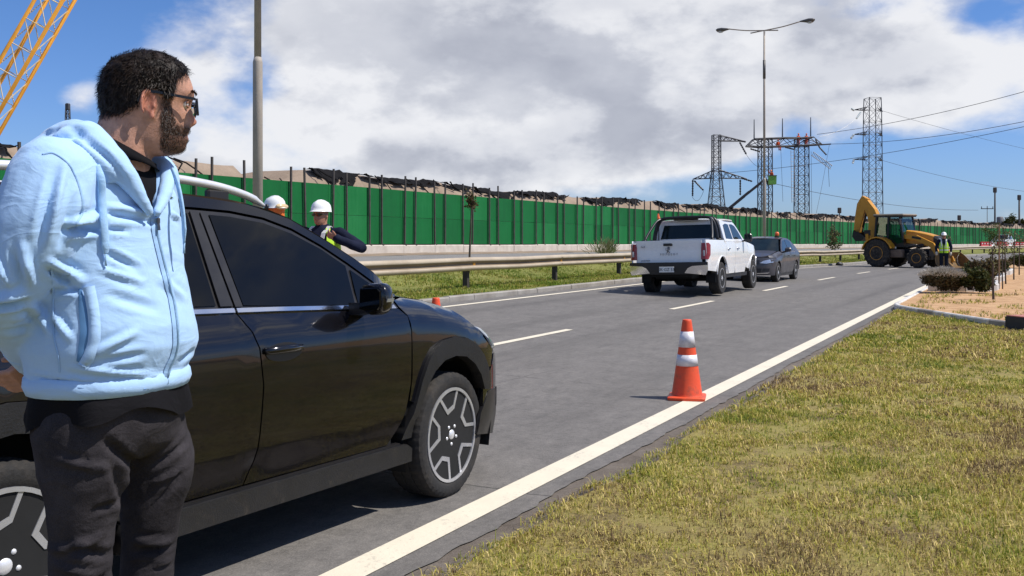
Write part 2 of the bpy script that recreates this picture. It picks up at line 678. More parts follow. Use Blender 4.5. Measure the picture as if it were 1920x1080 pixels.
def soil_mat(name, stops, sc=1.2, fine=60.0, uvn=True):
    m = bpy.data.materials.new(name)
    m.use_nodes = True
    t = NT(m.node_tree)
    b = t.n['Principled BSDF']
    o = t.add('ShaderNodeTexCoord').outputs['Object']
    a = t.noise(o, sc, 7, .68)
    f = t.noise(o, fine, 8, .8)
    x = t.math('ADD', t.math('MULTIPLY', a, .6), t.math('MULTIPLY', f, .4))
    t.l.new(t.ramp(x, stops), b.inputs['Base Color'])
    b.inputs['Roughness'].default_value = .95
    b.inputs['Specular IOR Level'].default_value = .15
    bn = t.add('ShaderNodeBump', {'Strength': .9, 'Distance': .03, 'Height': x})
    t.l.new(bn.outputs[0], b.inputs['Normal'])
    return m


M_verge = soil_mat('verge_turf', [(.32, (.065, .045, .028)), (.42, (.16, .12, .06)), (.50, (.29, .235, .085)), (.60, (.25, .225, .065)), (.70, (.40, .33, .15))], 2.4, 34)
M_sand = soil_mat('sandy_soil', [(.3, (.25, .145, .072)), (.45, (.42, .25, .13)), (.58, (.56, .36, .20)), (.72, (.40, .28, .13))], 2.6, 22)
M_dirt = soil_mat('dirt', [(.3, (.17, .13, .095)), (.55, (.28, .215, .16)), (.75, (.36, .285, .215))], .6, 14)
M_bank = soil_mat('bank_earth', [(.3, (.17, .125, .088)), (.5, (.275, .21, .155)), (.72, (.36, .28, .21))], .6, 6.0)
M_edge = soil_mat('crumbling_edge', [(.3, (.085, .070, .056)), (.5, (.155, .130, .108)), (.7, (.23, .20, .17))], 1.6, 30)
M_med = soil_mat('median_turf', [(.3, (.09, .10, .03)), (.5, (.17, .18, .045)), (.7, (.28, .245, .09))], .9, 12)
M_base = soil_mat('ground_soil', [(.3, (.13, .11, .06)), (.55, (.22, .18, .10)), (.75, (.29, .24, .14))], .05, .9)
M_paint = mat('road_paint', (.70, .63, .49), .75, 0, .05, 3.0, .25, 70, dirt=None)

tag(strip('ground', [-900] + S_LONG + [2500], [-260, -120, -60, -30, -14, -7, -3, -.6], M_base, -.06), kind='structure')
big = MB()
big.face([big.b.verts.new(p) for p in ((-3000, -3000, -.6), (3000, -3000, -.6), (3000, 3500, -.6), (-3000, 3500, -.6))])
tag(big.build('ground', M_base), kind='structure')
tag(strip('ground', S_LONG, [22.6, 26, 40, 80, 200, 420], M_base, -.02, zf=lambda s, t: zfar(s) + .14), kind='structure')
road = strip('road', rng(-30, 1.5, .5) + rng(1.6, 14, .08) + rng(14.2, 26, .2) + S_LONG[57:], [-.24] + rng(0, 7.3, .73), M_road, 0.0, jag=lambda s, j: (.045 * noise.noise((s * .8, 5, 0)) + .030 * noise.noise((s * 5, 1, 0)) + .022 * noise.noise((s * 17, 2, 0))) if j == 0 else 0)
tag(road, kind='structure')
# finer first stretch of the broken edge lies under the road sheet
tag(strip('road_shoulder', rng(-12, 24, .25) + rng(25, 70, 1.5), [-1.0, -.7, -.5, -.35, -.22, -.08], M_edge, -.004, zf=lambda s, t: .010 * noise.noise((s * 1.7, t * 1.7, 4)) * sm(-t, .2, .4) + .012 * sm(-t, .3, .6) - .004), kind='structure')
tag(strip('far_road', S_LONG, [12.4, 16.5, 20.5], M_froad, .0), kind='structure')
tag(strip('dirt_verge', S_LONG, [20.5, 21, 21.6, 22.7], M_dirt, .004, zf=lambda s, t: zg(s, t) + .03 * noise.noise((s * .8, t, 0))), kind='structure')
tag(strip('median', S_LONG, [7.36, 7.7, 8.2, 8.8, 9.6, 10.3, 11, 11.7, 12.4], M_med, .005), kind='structure')


def line(name, s0, s1, t0, t1, dz, st=1.0):
    o = strip(name, rng(s0, s1, st), [t0, t1], M_paint, dz)
    o.parent = road
    return o


M_paint2 = None
line('edge_line', -25, 34, -.09, .09, .005, .5)
line('edge_line', 34, 330, -.09, .09, .008, 4)
line('edge_line', -25, 330, 6.78, 6.90, .006)
for k in range(-2, 22):
    line('lane_dash', 11 + 8 * k, 14 + 8 * k, 3.42, 3.54, .006, 1.0)


# worn paint: breaks in the white where the road shows
def worn_paint():
    t = NT(M_paint.node_tree)
    b = t.n['Principled BSDF']
    uv = t.add('ShaderNodeUVMap', uv_map='road').outputs[0]
    a = t.noise(uv, 30, 7, .75)
    a2 = t.noise(uv, 3.0, 4, .6)
    src = b.inputs['Base Color'].links[0].from_socket
    c = t.mix(t.math('MULTIPLY', t.sstep(t.math('ADD', t.math('MULTIPLY', a, .7), t.math('MULTIPLY', a2, .3)), .53, .64), .6), src, (.30, .27, .23))
    t.l.new(c, b.inputs['Base Color'])


worn_paint()

# ------------------------------------------------------------------ kerbs, every stone its own
M_conc = mat('concrete', (.36, .335, .30), .85, 0, .22, 2.5, .5, 40, col2=(.24, .215, .185))
M_kerbw = mat('whitewashed_kerb', (.72, .69, .64), .85, 0, .1, 3.5, .5, 40, col2=(.40, .38, .35))


def kerb_stone(parent, p0, p1, h, w_, m, z0, z1, bev=.02):
    a, b = Vector(p0), Vector(p1)
    t = (b - a); L = t.length; t.normalize()
    nrm = Vector((-t.y, t.x))
    mb = MB()
    prof = [(-w_ / 2, -.15), (w_ / 2, -.15), (w_ / 2, h - bev), (w_ / 2 - bev, h), (-w_ / 2 + bev, h), (-w_ / 2, h - bev)]
    g = .006
    f = lambda base, zb: (lambda x, z: Vector((base.x + nrm.x * x, base.y + nrm.y * x, zb + z)))
    mb.prism(prof, f(a + t * g, z0), f(b - t * g, z1))
    return mb.build('kerb_stone', m, parent)


mk = tag(empty('median_kerb'), 'rough grey concrete kerb along the grassy median beside the left lane', 'kerb', kind='structure')
for i in range(-6, 58):
    s0 = 10 + i * 1.0 if i < 30 else 40 + (i - 30) * 2.5
    s1 = s0 + (1.0 if i < 30 else 2.5)
    j = random.uniform(-.008, .008)
    kerb_stone(mk, RD(s0, 7.42 + j).xy, RD(s1, 7.42 + j).xy, .105 + random.uniform(-.008, .008), .17, M_conc, .235 * cs(s0), .235 * cs(s1))

BED = [(22.6, -.30), (21.9, -.42), (21.2, -.75), (20.4, -1.2), (19.4, -1.75), (18.3, -2.45), (17.3, -3.5), (16.6, -4.8), (16.2, -6.4), (16.0, -8.5), (15.9, -12)]
bk = tag(empty('bed_kerb'), 'low pale kerb curving round the near end of the sandy planting bed', 'kerb', kind='structure')
cur = catmull(BED, 3)
for a, b in zip(cur, cur[1:]):
    kerb_stone(bk, RD(*a).xy, RD(*b).xy, .125, .10, M_kerbw if random.random() < .6 else M_conc, -.0, -.0)
for s in rng(22.66, 60, 1.0)[:-1]:
    kerb_stone(bk, RD(s, -.30).xy, RD(s + 1.0, -.30).xy, .125, .10, M_kerbw, 0, 0)
# the bed itself
ed = [RD(a[0], a[1] - .0) for a in cur] + [RD(16, -40), RD(60, -60), RD(120, -40), RD(120, -.3)] + [RD(s, -.3) for s in rng(22.7, 118, 4)[::-1]]
sb = panel('sandy_bed', [(p.x, p.y) for p in ed], lambda x, y: Vector((x, y, .10 + .03 * noise.noise((x * .6, y * .6, 0)))), M_sand, None, step=1.2, thick=0)
tag(sb, kind='structure')

# ------------------------------------------------------------------ green hoarding on its concrete foot
M_green = None


def green_mat():
    m = bpy.data.materials.new('green_panel')
    m.use_nodes = True
    t = NT(m.node_tree)
    b = t.n['Principled BSDF']
    o = t.add('ShaderNodeTexCoord').outputs['Object']
    inf = t.add('ShaderNodeObjectInfo').outputs['Random']
    n1 = t.noise(o, 1.1, 5, .6)
    n2 = t.noise(o, 7, 5, .7)
    stv = t.noise(t.vmath('MULTIPLY', o, (7.0, 7.0, .5)), 1.0, 5, .65)
    x = t.math('ADD', t.math('MULTIPLY', n1, .28), t.math('ADD', t.math('MULTIPLY', n2, .10), t.math('ADD', t.math('MULTIPLY', inf, .34), t.math('MULTIPLY', stv, .30))))
    t.l.new(t.ramp(x, [(.25, (.002, .090, .020)), (.55, (.004, .135, .030)), (.8, (.018, .185, .050))]), b.inputs['Base Color'])
    b.inputs['Roughness'].default_value = .62
    b.inputs['Specular IOR Level'].default_value = .25
    return m


M_green = green_mat()
M_post = mat('weathered_steel_post', (.062, .054, .047), .7, .2, .3, 5)
M_wallc = mat('pale_concrete', (.62, .56, .48), .85, 0, .1, 2.0, .3, 20, col2=(.46, .40, .34))
M_tab = mat('galvanised_tab', (.30, .27, .24), .6, .5, .2, 8)
wall = tag(empty('green_hoarding', RD(40, 22.4)), 'long green panelled hoarding on a pale concrete foot with thin dark posts', 'fence')
WT, PB = 22.45, 2.5


def wz(s): return zg(s, WT) + .02


def bar(mb, a, b, wd, dp, dirv):
    """rectangular bar from a to b, wd along dirv"""
    a, b = Vector(a), Vector(b)
    t = (b - a).normalized()
    x = dirv.normalized()
    y = t.cross(x)
    c = [x * (wd / 2) * i + y * (dp / 2) * j for i, j in ((-1, -1), (1, -1), (1, 1), (-1, 1))]
    v0 = [mb.b.verts.new(a + q) for q in c]
    v1 = [mb.b.verts.new(b + q) for q in c]
    mb.face(v0[::-1]); mb.face(v1)
    for k in range(4): mb.face([v0[k], v0[(k + 1) % 4], v1[(k + 1) % 4], v1[k]])


def wloc(v): return v - Vector(wall.location)


def wall_panel(s0, s1, z0, z1, name='panel', mb=None, tt=WT):
    own = mb is None
    mb = mb or MB()
    g = .008
    wv = random.uniform(-.012, .012)
    P = lambda s, t, z: wloc(RD(s, t, wz(s) + z))
    sa, sb_ = s0 + g, s1 - g
    q = [P(sa, tt + wv, z0), P(sb_, tt - wv, z0), P(sb_, tt - wv, z1), P(sa, tt + wv, z1)]
    r = [P(sa, tt + .03 + wv, z0), P(sb_, tt + .03 - wv, z0), P(sb_, tt + .03 - wv, z1), P(sa, tt + .03 + wv, z1)]
    A = [mb.b.verts.new(v) for v in q]; B = [mb.b.verts.new(v) for v in r]
    mb.face(A); mb.face(B[::-1])
    for k in range(4): mb.face([A[k], A[(k + 1) % 4], B[(k + 1) % 4], B[k]])
    if own: return mb.build(name, M_green, wall)


CB, GH = .37, 2.44


def wall_post(s, mb=None):
    own = mb is None
    mb = mb or MB()
    ln = random.gauss(0, .045)
    top = CB + GH + random.uniform(.48, .66)
    d = RD(s + .1, 0) - RD(s, 0)
    bar(mb, wloc(RD(s, WT - .09, wz(s) + CB - .15)), wloc(RD(s + ln, WT - .09, wz(s) + top)), .075, .06, d)
    if own:
        bar(mb, wloc(RD(s + .06, WT - .135, wz(s) + CB - .17)), wloc(RD(s + .06, WT - .135, wz(s) + CB + .02)), .10, .02, d)
        return mb.build('post', M_post, wall)


def wall_base(s0, s1, mb=None):
    own = mb is None
    mb = mb or MB()
    a, b = RD(s0 + .006, WT - .06), RD(s1 - .006, WT - .06)
    h = CB - random.uniform(.0, .03)
    d = (b - a).normalized()
    n_ = Vector((-d.y, d.x, 0))
    j = random.uniform(-.015, .015)
    f = lambda base, s: (lambda x, z: wloc(Vector((base.x, base.y, wz(s))) + n_ * (x + j) + Vector((0, 0, z))))
    mb.prism([(-.10, -.3), (.12, -.3), (.12, h - .012), (-.07, h - .012), (-.10, h - .05)], f(a, s0), f(b, s1))
    if own: return mb.build('concrete_block', M_wallc, wall)


NB = 78
for i in range(NB):
    s0 = 3 + i * PB
    wall_base(s0, s0 + PB)
    wall_panel(s0, s0 + PB, CB + .01, CB + GH / 2 - .006)
    wall_panel(s0, s0 + PB, CB + GH / 2 + .006, CB + GH)
    wall_post(s0 + .12 + random.uniform(-.06, .06))
    wall_post(s0 + .98 + random.uniform(-.06, .06))
mp_, mo_, mc_ = MB(), MB(), MB()
for i in range(NB, NB + 75):
    s0 = 3 + i * PB
    wall_base(s0, s0 + PB, mc_)
    wall_panel(s0, s0 + PB, CB + .01, CB + GH, mb=mp_)
    wall_post(s0 + .12, mo_)
    wall_post(s0 + .98, mo_)
mp_.build('panel', M_green, wall)['kind'] = 'stuff'
mo_.build('post', M_post, wall)['kind'] = 'stuff'
mc_.build('concrete_block', M_wallc, wall)['kind'] = 'stuff'

# ------------------------------------------------------------------ earth bank and its torn netting
def bank_h(s):
    h = .60 + .22 * noise.noise((s * .11, 1.7, 0)) + .10 * noise.noise((s * .5, 4.1, 0))
    h += .12 * (1 if noise.noise((s * .16, 8.8, 0)) > .12 else 0)
    h -= .42 * (sm(s, 29.6, 30.1) - sm(s, 33.2, 33.6))      # the dip in the bank
    h *= lerp_table(s, [(35, 1.0), (90, 1.25), (170, 1.25)])
    return h


def ridge(s): return wz(s) + CB + GH + bank_h(s)


ts_b = [22.75, 23.2, 23.7, 24.2, 24.9, 27, 30, 36, 44]


def bank_z(s, t):
    top = ridge(s)
    r = .10 * noise.noise((s * .9, t * .9, 2)) + .05 * noise.noise((s * 2.6, t * 2.6, 7))
    if t < 24.2: return wz(s) + 1.2 + (top - wz(s) - 1.2) * sm(t, 22.4, 24.2) + r * .6
    if t > 27: return top + (wz(s) - top) * sm(t, 27, 44) + r
    return top + r * .5


bank = strip('earth_bank', rng(-6, 150, .5) + rng(152, 400, 2.5), ts_b, M_bank, 0, zf=bank_z)
tag(bank, 'brown earth bank heaped behind the green hoarding', kind='structure')

M_net = mat('black_netting', (.010, .0095, .010), .9, 0, .4, 6, .3, 30, spec=.1)
net = tag(empty('black_netting', RD(40, 24, 3)), 'torn black netting sagging along the top of the brown earth bank', 'netting')


def netting(s0, L, drop, lift):
    nx, nz = max(6, int(L / .25)), 5
    V, Fa = [], []
    sd = random.uniform(0, 99)
    for i in range(nx + 1):
        f = i / nx
        s = s0 + L * f
        env = min(1, 4 * f, 4 * (1 - f)) ** .6
        rag = drop * env * (.55 + .6 * abs(noise.noise((s * 1.1, sd, 0))))
        for j in range(nz + 1):
            g = j / nz
            t = 24.25 - .55 * g - .12 - .10 * noise.noise((s * 2, g * 2, sd))
            z = ridge(s) + lift * env * (1 - g) + .02 - rag * g ** 1.3 + .09 * noise.noise((s * 2.2, g * 3, sd + 5)) + .04 * noise.noise((s * 7, g * 5, sd))
            z = max(z, bank_z(s, max(22.8, t)) + .02) if g < .9 else z + .03
            V.append(tuple(RD(s, t, z) - Vector(net.location)))
    for i in range(nx):
        for j in range(nz):
            a = i * (nz + 1) + j
            if j >= nz - 2 and random.random() < .32: continue
            Fa.append((a, a + nz + 1, a + nz + 2, a + 1))
    me = bpy.data.meshes.new('netting_sheet')
    me.from_pydata(V, [], Fa)
    return link('netting_sheet', me, M_net, net, True)


netting(10, 5, .3, .04); netting(17.2, 2.6, .3, .04); netting(33.6, 3.2, .85, .10); netting(37.0, 6.6, .42, .04); netting(43.8, 2.4, .5, .02)
s = 46.5
while s < 190:
    L = random.uniform(2.0, 6.5)
    netting(s, L, random.uniform(.25, .8), random.uniform(.0, .06))
    s += L + random.choice([-.3, .1, .5, 1.2, 2.4])
mb = MB()     # loose cords hanging over the bank
for k in range(46):
    s = random.uniform(10, 150)
    p = [RD(s + .5 * q * random.uniform(-.3, .6), 24.0 - .35 * q, ridge(s) + .06 - .22 * q * random.uniform(.7, 1.2)) - Vector(net.location) for q in range(4)]
    mb.tube(p, .028, 4)
mb.build('loose_cord', M_net, net)['kind'] = 'stuff'

# ------------------------------------------------------------------ guardrail
M_rail = mat('galvanised_rail', (.50, .42, .315), .65, .1, .08, 1.2, .2, 18, col2=(.36, .29, .205))
M_railv = mat('brown_valley_steel', (.27, .20, .13), .7, .1, .15, 1.2, .2, 18, col2=(.19, .14, .09))
M_rpost = mat('dark_rail_post', (.05, .042, .036), .7, .2, .3, 4)
M_orange = mat('amber_reflector', (.75, .33, .02), .35, 0, .1, 9)
GT = 8.75
gr = tag(empty('guardrail', RD(20.5, GT)), 'steel guardrail with two corrugated ridges on dark posts along the grassy median', 'guardrail')
gl = lambda v: v - Vector(gr.location)
WB = [(0.0, .156), (-.035, .150), (-.062, .125), (-.078, .10), (-.078, .068), (-.055, .045), (-.012, .02), (-.005, 0), (-.012, -.02), (-.055, -.045), (-.078, -.068), (-.078, -.10), (-.062, -.125), (-.035, -.150), (0.0, -.156)]


def gtop(s): return zg(s, 8.9) + .56


def rail(s0, s1, name='rail', mb=None):
    own = mb is None
    mb = mb or MB()
    R = []
    for s in rng(s0, s1 + .12, 2.4 if own else 4):
        zc = gtop(s)
        R.append([gl(RD(s, GT + x, zc + z)) for x, z in WB] + [gl(RD(s, GT + x + .006, zc + z)) for x, z in WB[::-1]])
    k = len(R[0])
    rv = [[mb.b.verts.new(p) for p in r] for r in R]
    for i in range(len(rv) - 1):
        for j in range(k):
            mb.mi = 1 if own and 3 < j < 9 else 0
            mb.face([rv[i][j], rv[i][(j + 1) % k], rv[i + 1][(j + 1) % k], rv[i + 1][j]])
    mb.mi = 0
    if own:             # faces of the valley between the two ridges get a darker brown
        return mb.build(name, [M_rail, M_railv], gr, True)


SP = 5.0
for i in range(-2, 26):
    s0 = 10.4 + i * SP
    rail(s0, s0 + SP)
    mb = MB()
    d = RD(s0 + .1, 0) - RD(s0, 0)
    bar(mb, gl(RD(s0, GT + .13, zg(s0, 8.9) - .3)), gl(RD(s0, GT + .13, gtop(s0) + .13)), .11, .12, d)
    bar(mb, gl(RD(s0, GT + .035, gtop(s0) - .1)), gl(RD(s0, GT + .035, gtop(s0) + .1)), .10, .07, d)
    mb.build('post', M_rpost, gr)
    if i < 10:
        mb = MB()
        bar(mb, gl(RD(s0 + .12, GT - .015, gtop(s0) - .035)), gl(RD(s0 + .12, GT - .015, gtop(s0) + .035)), .10, .02, d)
        mb.build('reflector', M_orange, gr)
mb = MB()
for i in range(26, 56):
    s0 = 10.4 + i * SP
    rail(s0, s0 + SP, mb=mb)
    bar(mb, gl(RD(s0, GT + .13, zg(s0, 8.9) - .3)), gl(RD(s0, GT + .13, gtop(s0) + .13)), .11, .12, RD(s0 + .1, 0) - RD(s0, 0))
mb.build('rail', M_rail, gr)['kind'] = 'stuff'


# ------------------------------------------------------------------ grass blades (one mesh per patch)
import numpy as np


def blades(name, s_rng, t_rng, count, hgt, wid, cols, m, ok=None, lean=.8, zoff=0.0, clump=2.2):
    rs = np.random.RandomState(abs(hash(name + str(s_rng))) % 9999 if False else int(s_rng[0] * 31 + t_rng[0] * 17 + count) % 99991)
    pts = []
    while len(pts) < count:
        s = rs.uniform(*s_rng); t = rs.uniform(*t_rng)
        if ok and not ok(s, t): continue
        c = noise.noise((s * clump, t * clump, 2.2)) + .6 * noise.noise((s * .8, t * .8, 6.6))
        if c < rs.uniform(-1.15, .22): continue
        # tufts of a few blades
        for _ in range(rs.randint(3, 7)):
            pts.append((s + rs.normal(0, .018), t + rs.normal(0, .018), c))
    pts = pts[:count]
    n = len(pts)
    base = np.array([tuple(gp(p[0], p[1], zoff)) for p in pts])
    cl = np.array([p[2] for p in pts])
    h = hgt * np.exp(rs.normal(-.15, .42, n)) * (1 + .5 * np.clip(cl, -.8, 1.2))
    az = rs.uniform(0, 2 * np.pi, n)
    ln = lean * rs.uniform(.2, 1.3, n)
    wd = wid * rs.uniform(.6, 1.3, n)
    f = np.stack([np.cos(az), np.sin(az), np.zeros(n)], 1)
    g = np.stack([-np.sin(az), np.cos(az), np.zeros(n)], 1)
    up = np.array([0, 0, 1.0])
    mid = base + f * (h * ln * .35)[:, None] + up * (h * .62)[:, None]
    tip = base + f * (h * ln)[:, None] + up * (h * (1.05 - .35 * ln))[:, None]
    gw = g * wd[:, None]
    V = np.stack([base - gw, base + gw, mid + gw * .8, mid - gw * .8, tip], 1).reshape(-1, 3)
    me = bpy.data.meshes.new(name)
    me.vertices.add(n * 5)
    me.vertices.foreach_set('co', V.astype(np.float32).ravel())
    k = np.arange(n) * 5
    loops = np.stack([k, k + 1, k + 2, k + 3, k + 3, k + 2, k + 4], 1).ravel()
    me.loops.add(n * 7)
    me.loops.foreach_set('vertex_index', loops.astype(np.int32))
    me.polygons.add(n * 2)
    st = np.stack([np.arange(n) * 7, np.arange(n) * 7 + 4], 1).ravel()
    me.polygons.foreach_set('loop_start', st.astype(np.int32))
    try: me.polygons.foreach_set('loop_total', np.tile([4, 3], n).astype(np.int32))
    except Exception: pass
    me.update(calc_edges=True)
    me.validate()
    cols = np.array(cols)
    pick = rs.uniform(0, 1, n)
    dry = np.array([noise.noise((p[0] * .55, p[1] * .55, 11)) for p in pts])
    dry2 = np.array([noise.noise((p[0] * 2.6, p[1] * 2.6, 31)) for p in pts])
    idx = np.clip(((pick * .75 + .12 + .6 * dry + .5 * dry2) * len(cols)).astype(int), 0, len(cols) - 1)
    cc = cols[idx] * rs.uniform(.75, 1.25, n)[:, None]
    ca = np.ones((n, 5, 4)); ca[:, :, :3] = cc[:, None, :]
    at = me.color_attributes.new('blade', 'FLOAT_COLOR', 'POINT')
    at.data.foreach_set('color', ca.astype(np.float32).ravel())
    return link(name, me, m)


def blade_mat():
    m = bpy.data.materials.new('grass_blade')
    m.use_nodes = True
    t = NT(m.node_tree)
    b = t.n['Principled BSDF']
    a = t.add('ShaderNodeAttribute', attribute_name='blade')
    t.l.new(a.outputs['Color'], b.inputs['Base Color'])
    b.inputs['Roughness'].default_value = .75
    b.inputs['Specular IOR Level'].default_value = .2
    tr = t.add('ShaderNodeBsdfTranslucent', {0: a.outputs['Color']})
    mx = t.add('ShaderNodeMixShader', {0: .25, 1: b.outputs[0], 2: tr.outputs[0]})
    out = [n for n in t.n if n.type == 'OUTPUT_MATERIAL'][0]
    t.l.new(mx.outputs[0], out.inputs[0])
    return m


M_blade = blade_mat()
GC = [(.14, .185, .025), (.24, .265, .036), (.35, .325, .05), (.31, .31, .045), (.46, .39, .09), (.56, .45, .14), (.66, .52, .22), (.38, .27, .11), (.17, .115, .06)]
BEDP = [(p[0], p[1]) for p in cur]


def on_turf(s, t):
    e = -.40 + .12 * noise.noise((s * .9, 3, 0)) + .10 * noise.noise((s * 3.1, 8, 0))
    if t > e: return False
    lim = lerp_table(-t, [(-p[1], p[0]) for p in BEDP])
    return s < lim - .10


verge = strip('verge', rng(-10, 24, .5), [-14, -11, -9, -7, -5.5, -4.5, -3.5, -2.7, -2, -1.5, -1.1, -.8, -.47], M_verge, .0,
              jag=lambda s, j: (.12 * noise.noise((s * .9, 3, 0)) + .08 * noise.noise((s * 3.1, 8, 0))) if j == 12 else 0)
tag(verge, kind='structure')
QG = 1.0
for sr, tr_, cnt, h_, w_ in (((1.6, 5.2), (-4.2, -.3), 95000, .028, .0021), ((5.2, 8.5), (-6.5, -.3), 105000, .029, .0026), ((8.5, 13), (-9, -.3), 95000, .032, .0040), ((13, 22.5), (-12, -.3), 75000, .036, .0065)):
    tag(blades('grass', sr, tr_, int(cnt * QG), h_, w_, GC, M_blade, on_turf, 1.1), kind='stuff')
MC = [(.12, .19, .025), (.17, .235, .030), (.24, .27, .04), (.33, .30, .06), (.42, .35, .12)]
tag(blades('grass', (14, 34), (7.55, 12.3), int(60000 * QG), .05, .007, MC, M_blade, None, .7, 0.0, .8), kind='stuff')
tag(blades('grass', (34, 80), (7.55, 12.3), int(34000 * QG), .06, .014, MC, M_blade, None, .7, 0.0, .8), kind='stuff')


def st_at(u, t, lo=8.0, hi=330.0):
    """distance along the road at which a line t metres left of the edge line is seen in bearing u"""
    for _ in range(60):
        m_ = (lo + hi) / 2
        p = RD(m_, t)
        if 960 + 1885 * p.x / p.y < u: lo = m_
        else: hi = m_
    return lo


# thin dry tufts scattered over the near end of the sandy bed
def on_bed(s, t):
    return s > lerp_table(-t, [(-p[1], p[0]) for p in BEDP]) + .25 and noise.noise((s * .7, t * .7, 55)) > -.05 + .12 * (s - 18) * .2


_g = blades('grass', (16.5, 30), (-9, -.6), 9000, .05, .006, GC, M_blade, on_bed, 1.0, .085, 1.6)
tag(_g, kind='stuff')
# ================================================================== vehicles
M_black = mat('black_car_paint', (.0035, .0033, .0048), .20, 0, .3, 2.0, coat=.75, spec=.25, dirt=((.022, .017, .013), .60, .9, .5))
M_glassd = mat('tinted_glass', (.003, .0033, .0036), .03, 0, .2, 1.5, coat=.0, spec=.32)
M_trim = mat('satin_black_trim', (.013, .012, .013), .38, 0, .25, 3.0)
M_clad = mat('grey_plastic_cladding', (.010, .0092, .0092), .5, 0, .25, 6.0, .25, 120, dirt=((.11, .085, .06), .52, .72, .45))
M_chrome = mat('bright_trim', (.78, .78, .80), .16, 1.0, .05, 3)
M_tyre = mat('tyre_rubber', (.017, .016, .0155), .85, 0, .2, 3, .3, 80, dirt=((.075, .060, .045), .42, .9, 2.0))
M_alloy = mat('machined_alloy', (.46, .46, .48), .26, .45, .08, 9)
M_alloyd = mat('dark_alloy', (.020, .020, .021), .35, .3, .3, 6)
M_arm = mat('gloss_black_arm', (.050, .050, .053), .28, .3, .2, 8, coat=.5)
M_disc = mat('brake_disc', (.16, .15, .14), .45, .8, .2, 8)
M_under = mat('underbody_black', (.008, .008, .008), .9, 0, .3, 4)
M_lens = mat('headlamp_lens', (.42, .47, .55), .06, .35, .25, 12, coat=1.0)
M_red = mat('red_lamp', (.25, .006, .010), .15, 0, .3, 14, coat=.3)
M_amber = mat('amber_lens', (.9, .16, .02), .2, 0, .15, 10, coat=.6)
M_silver = mat('silver_metal', (.74, .74, .75), .38, .35, .05, 6)


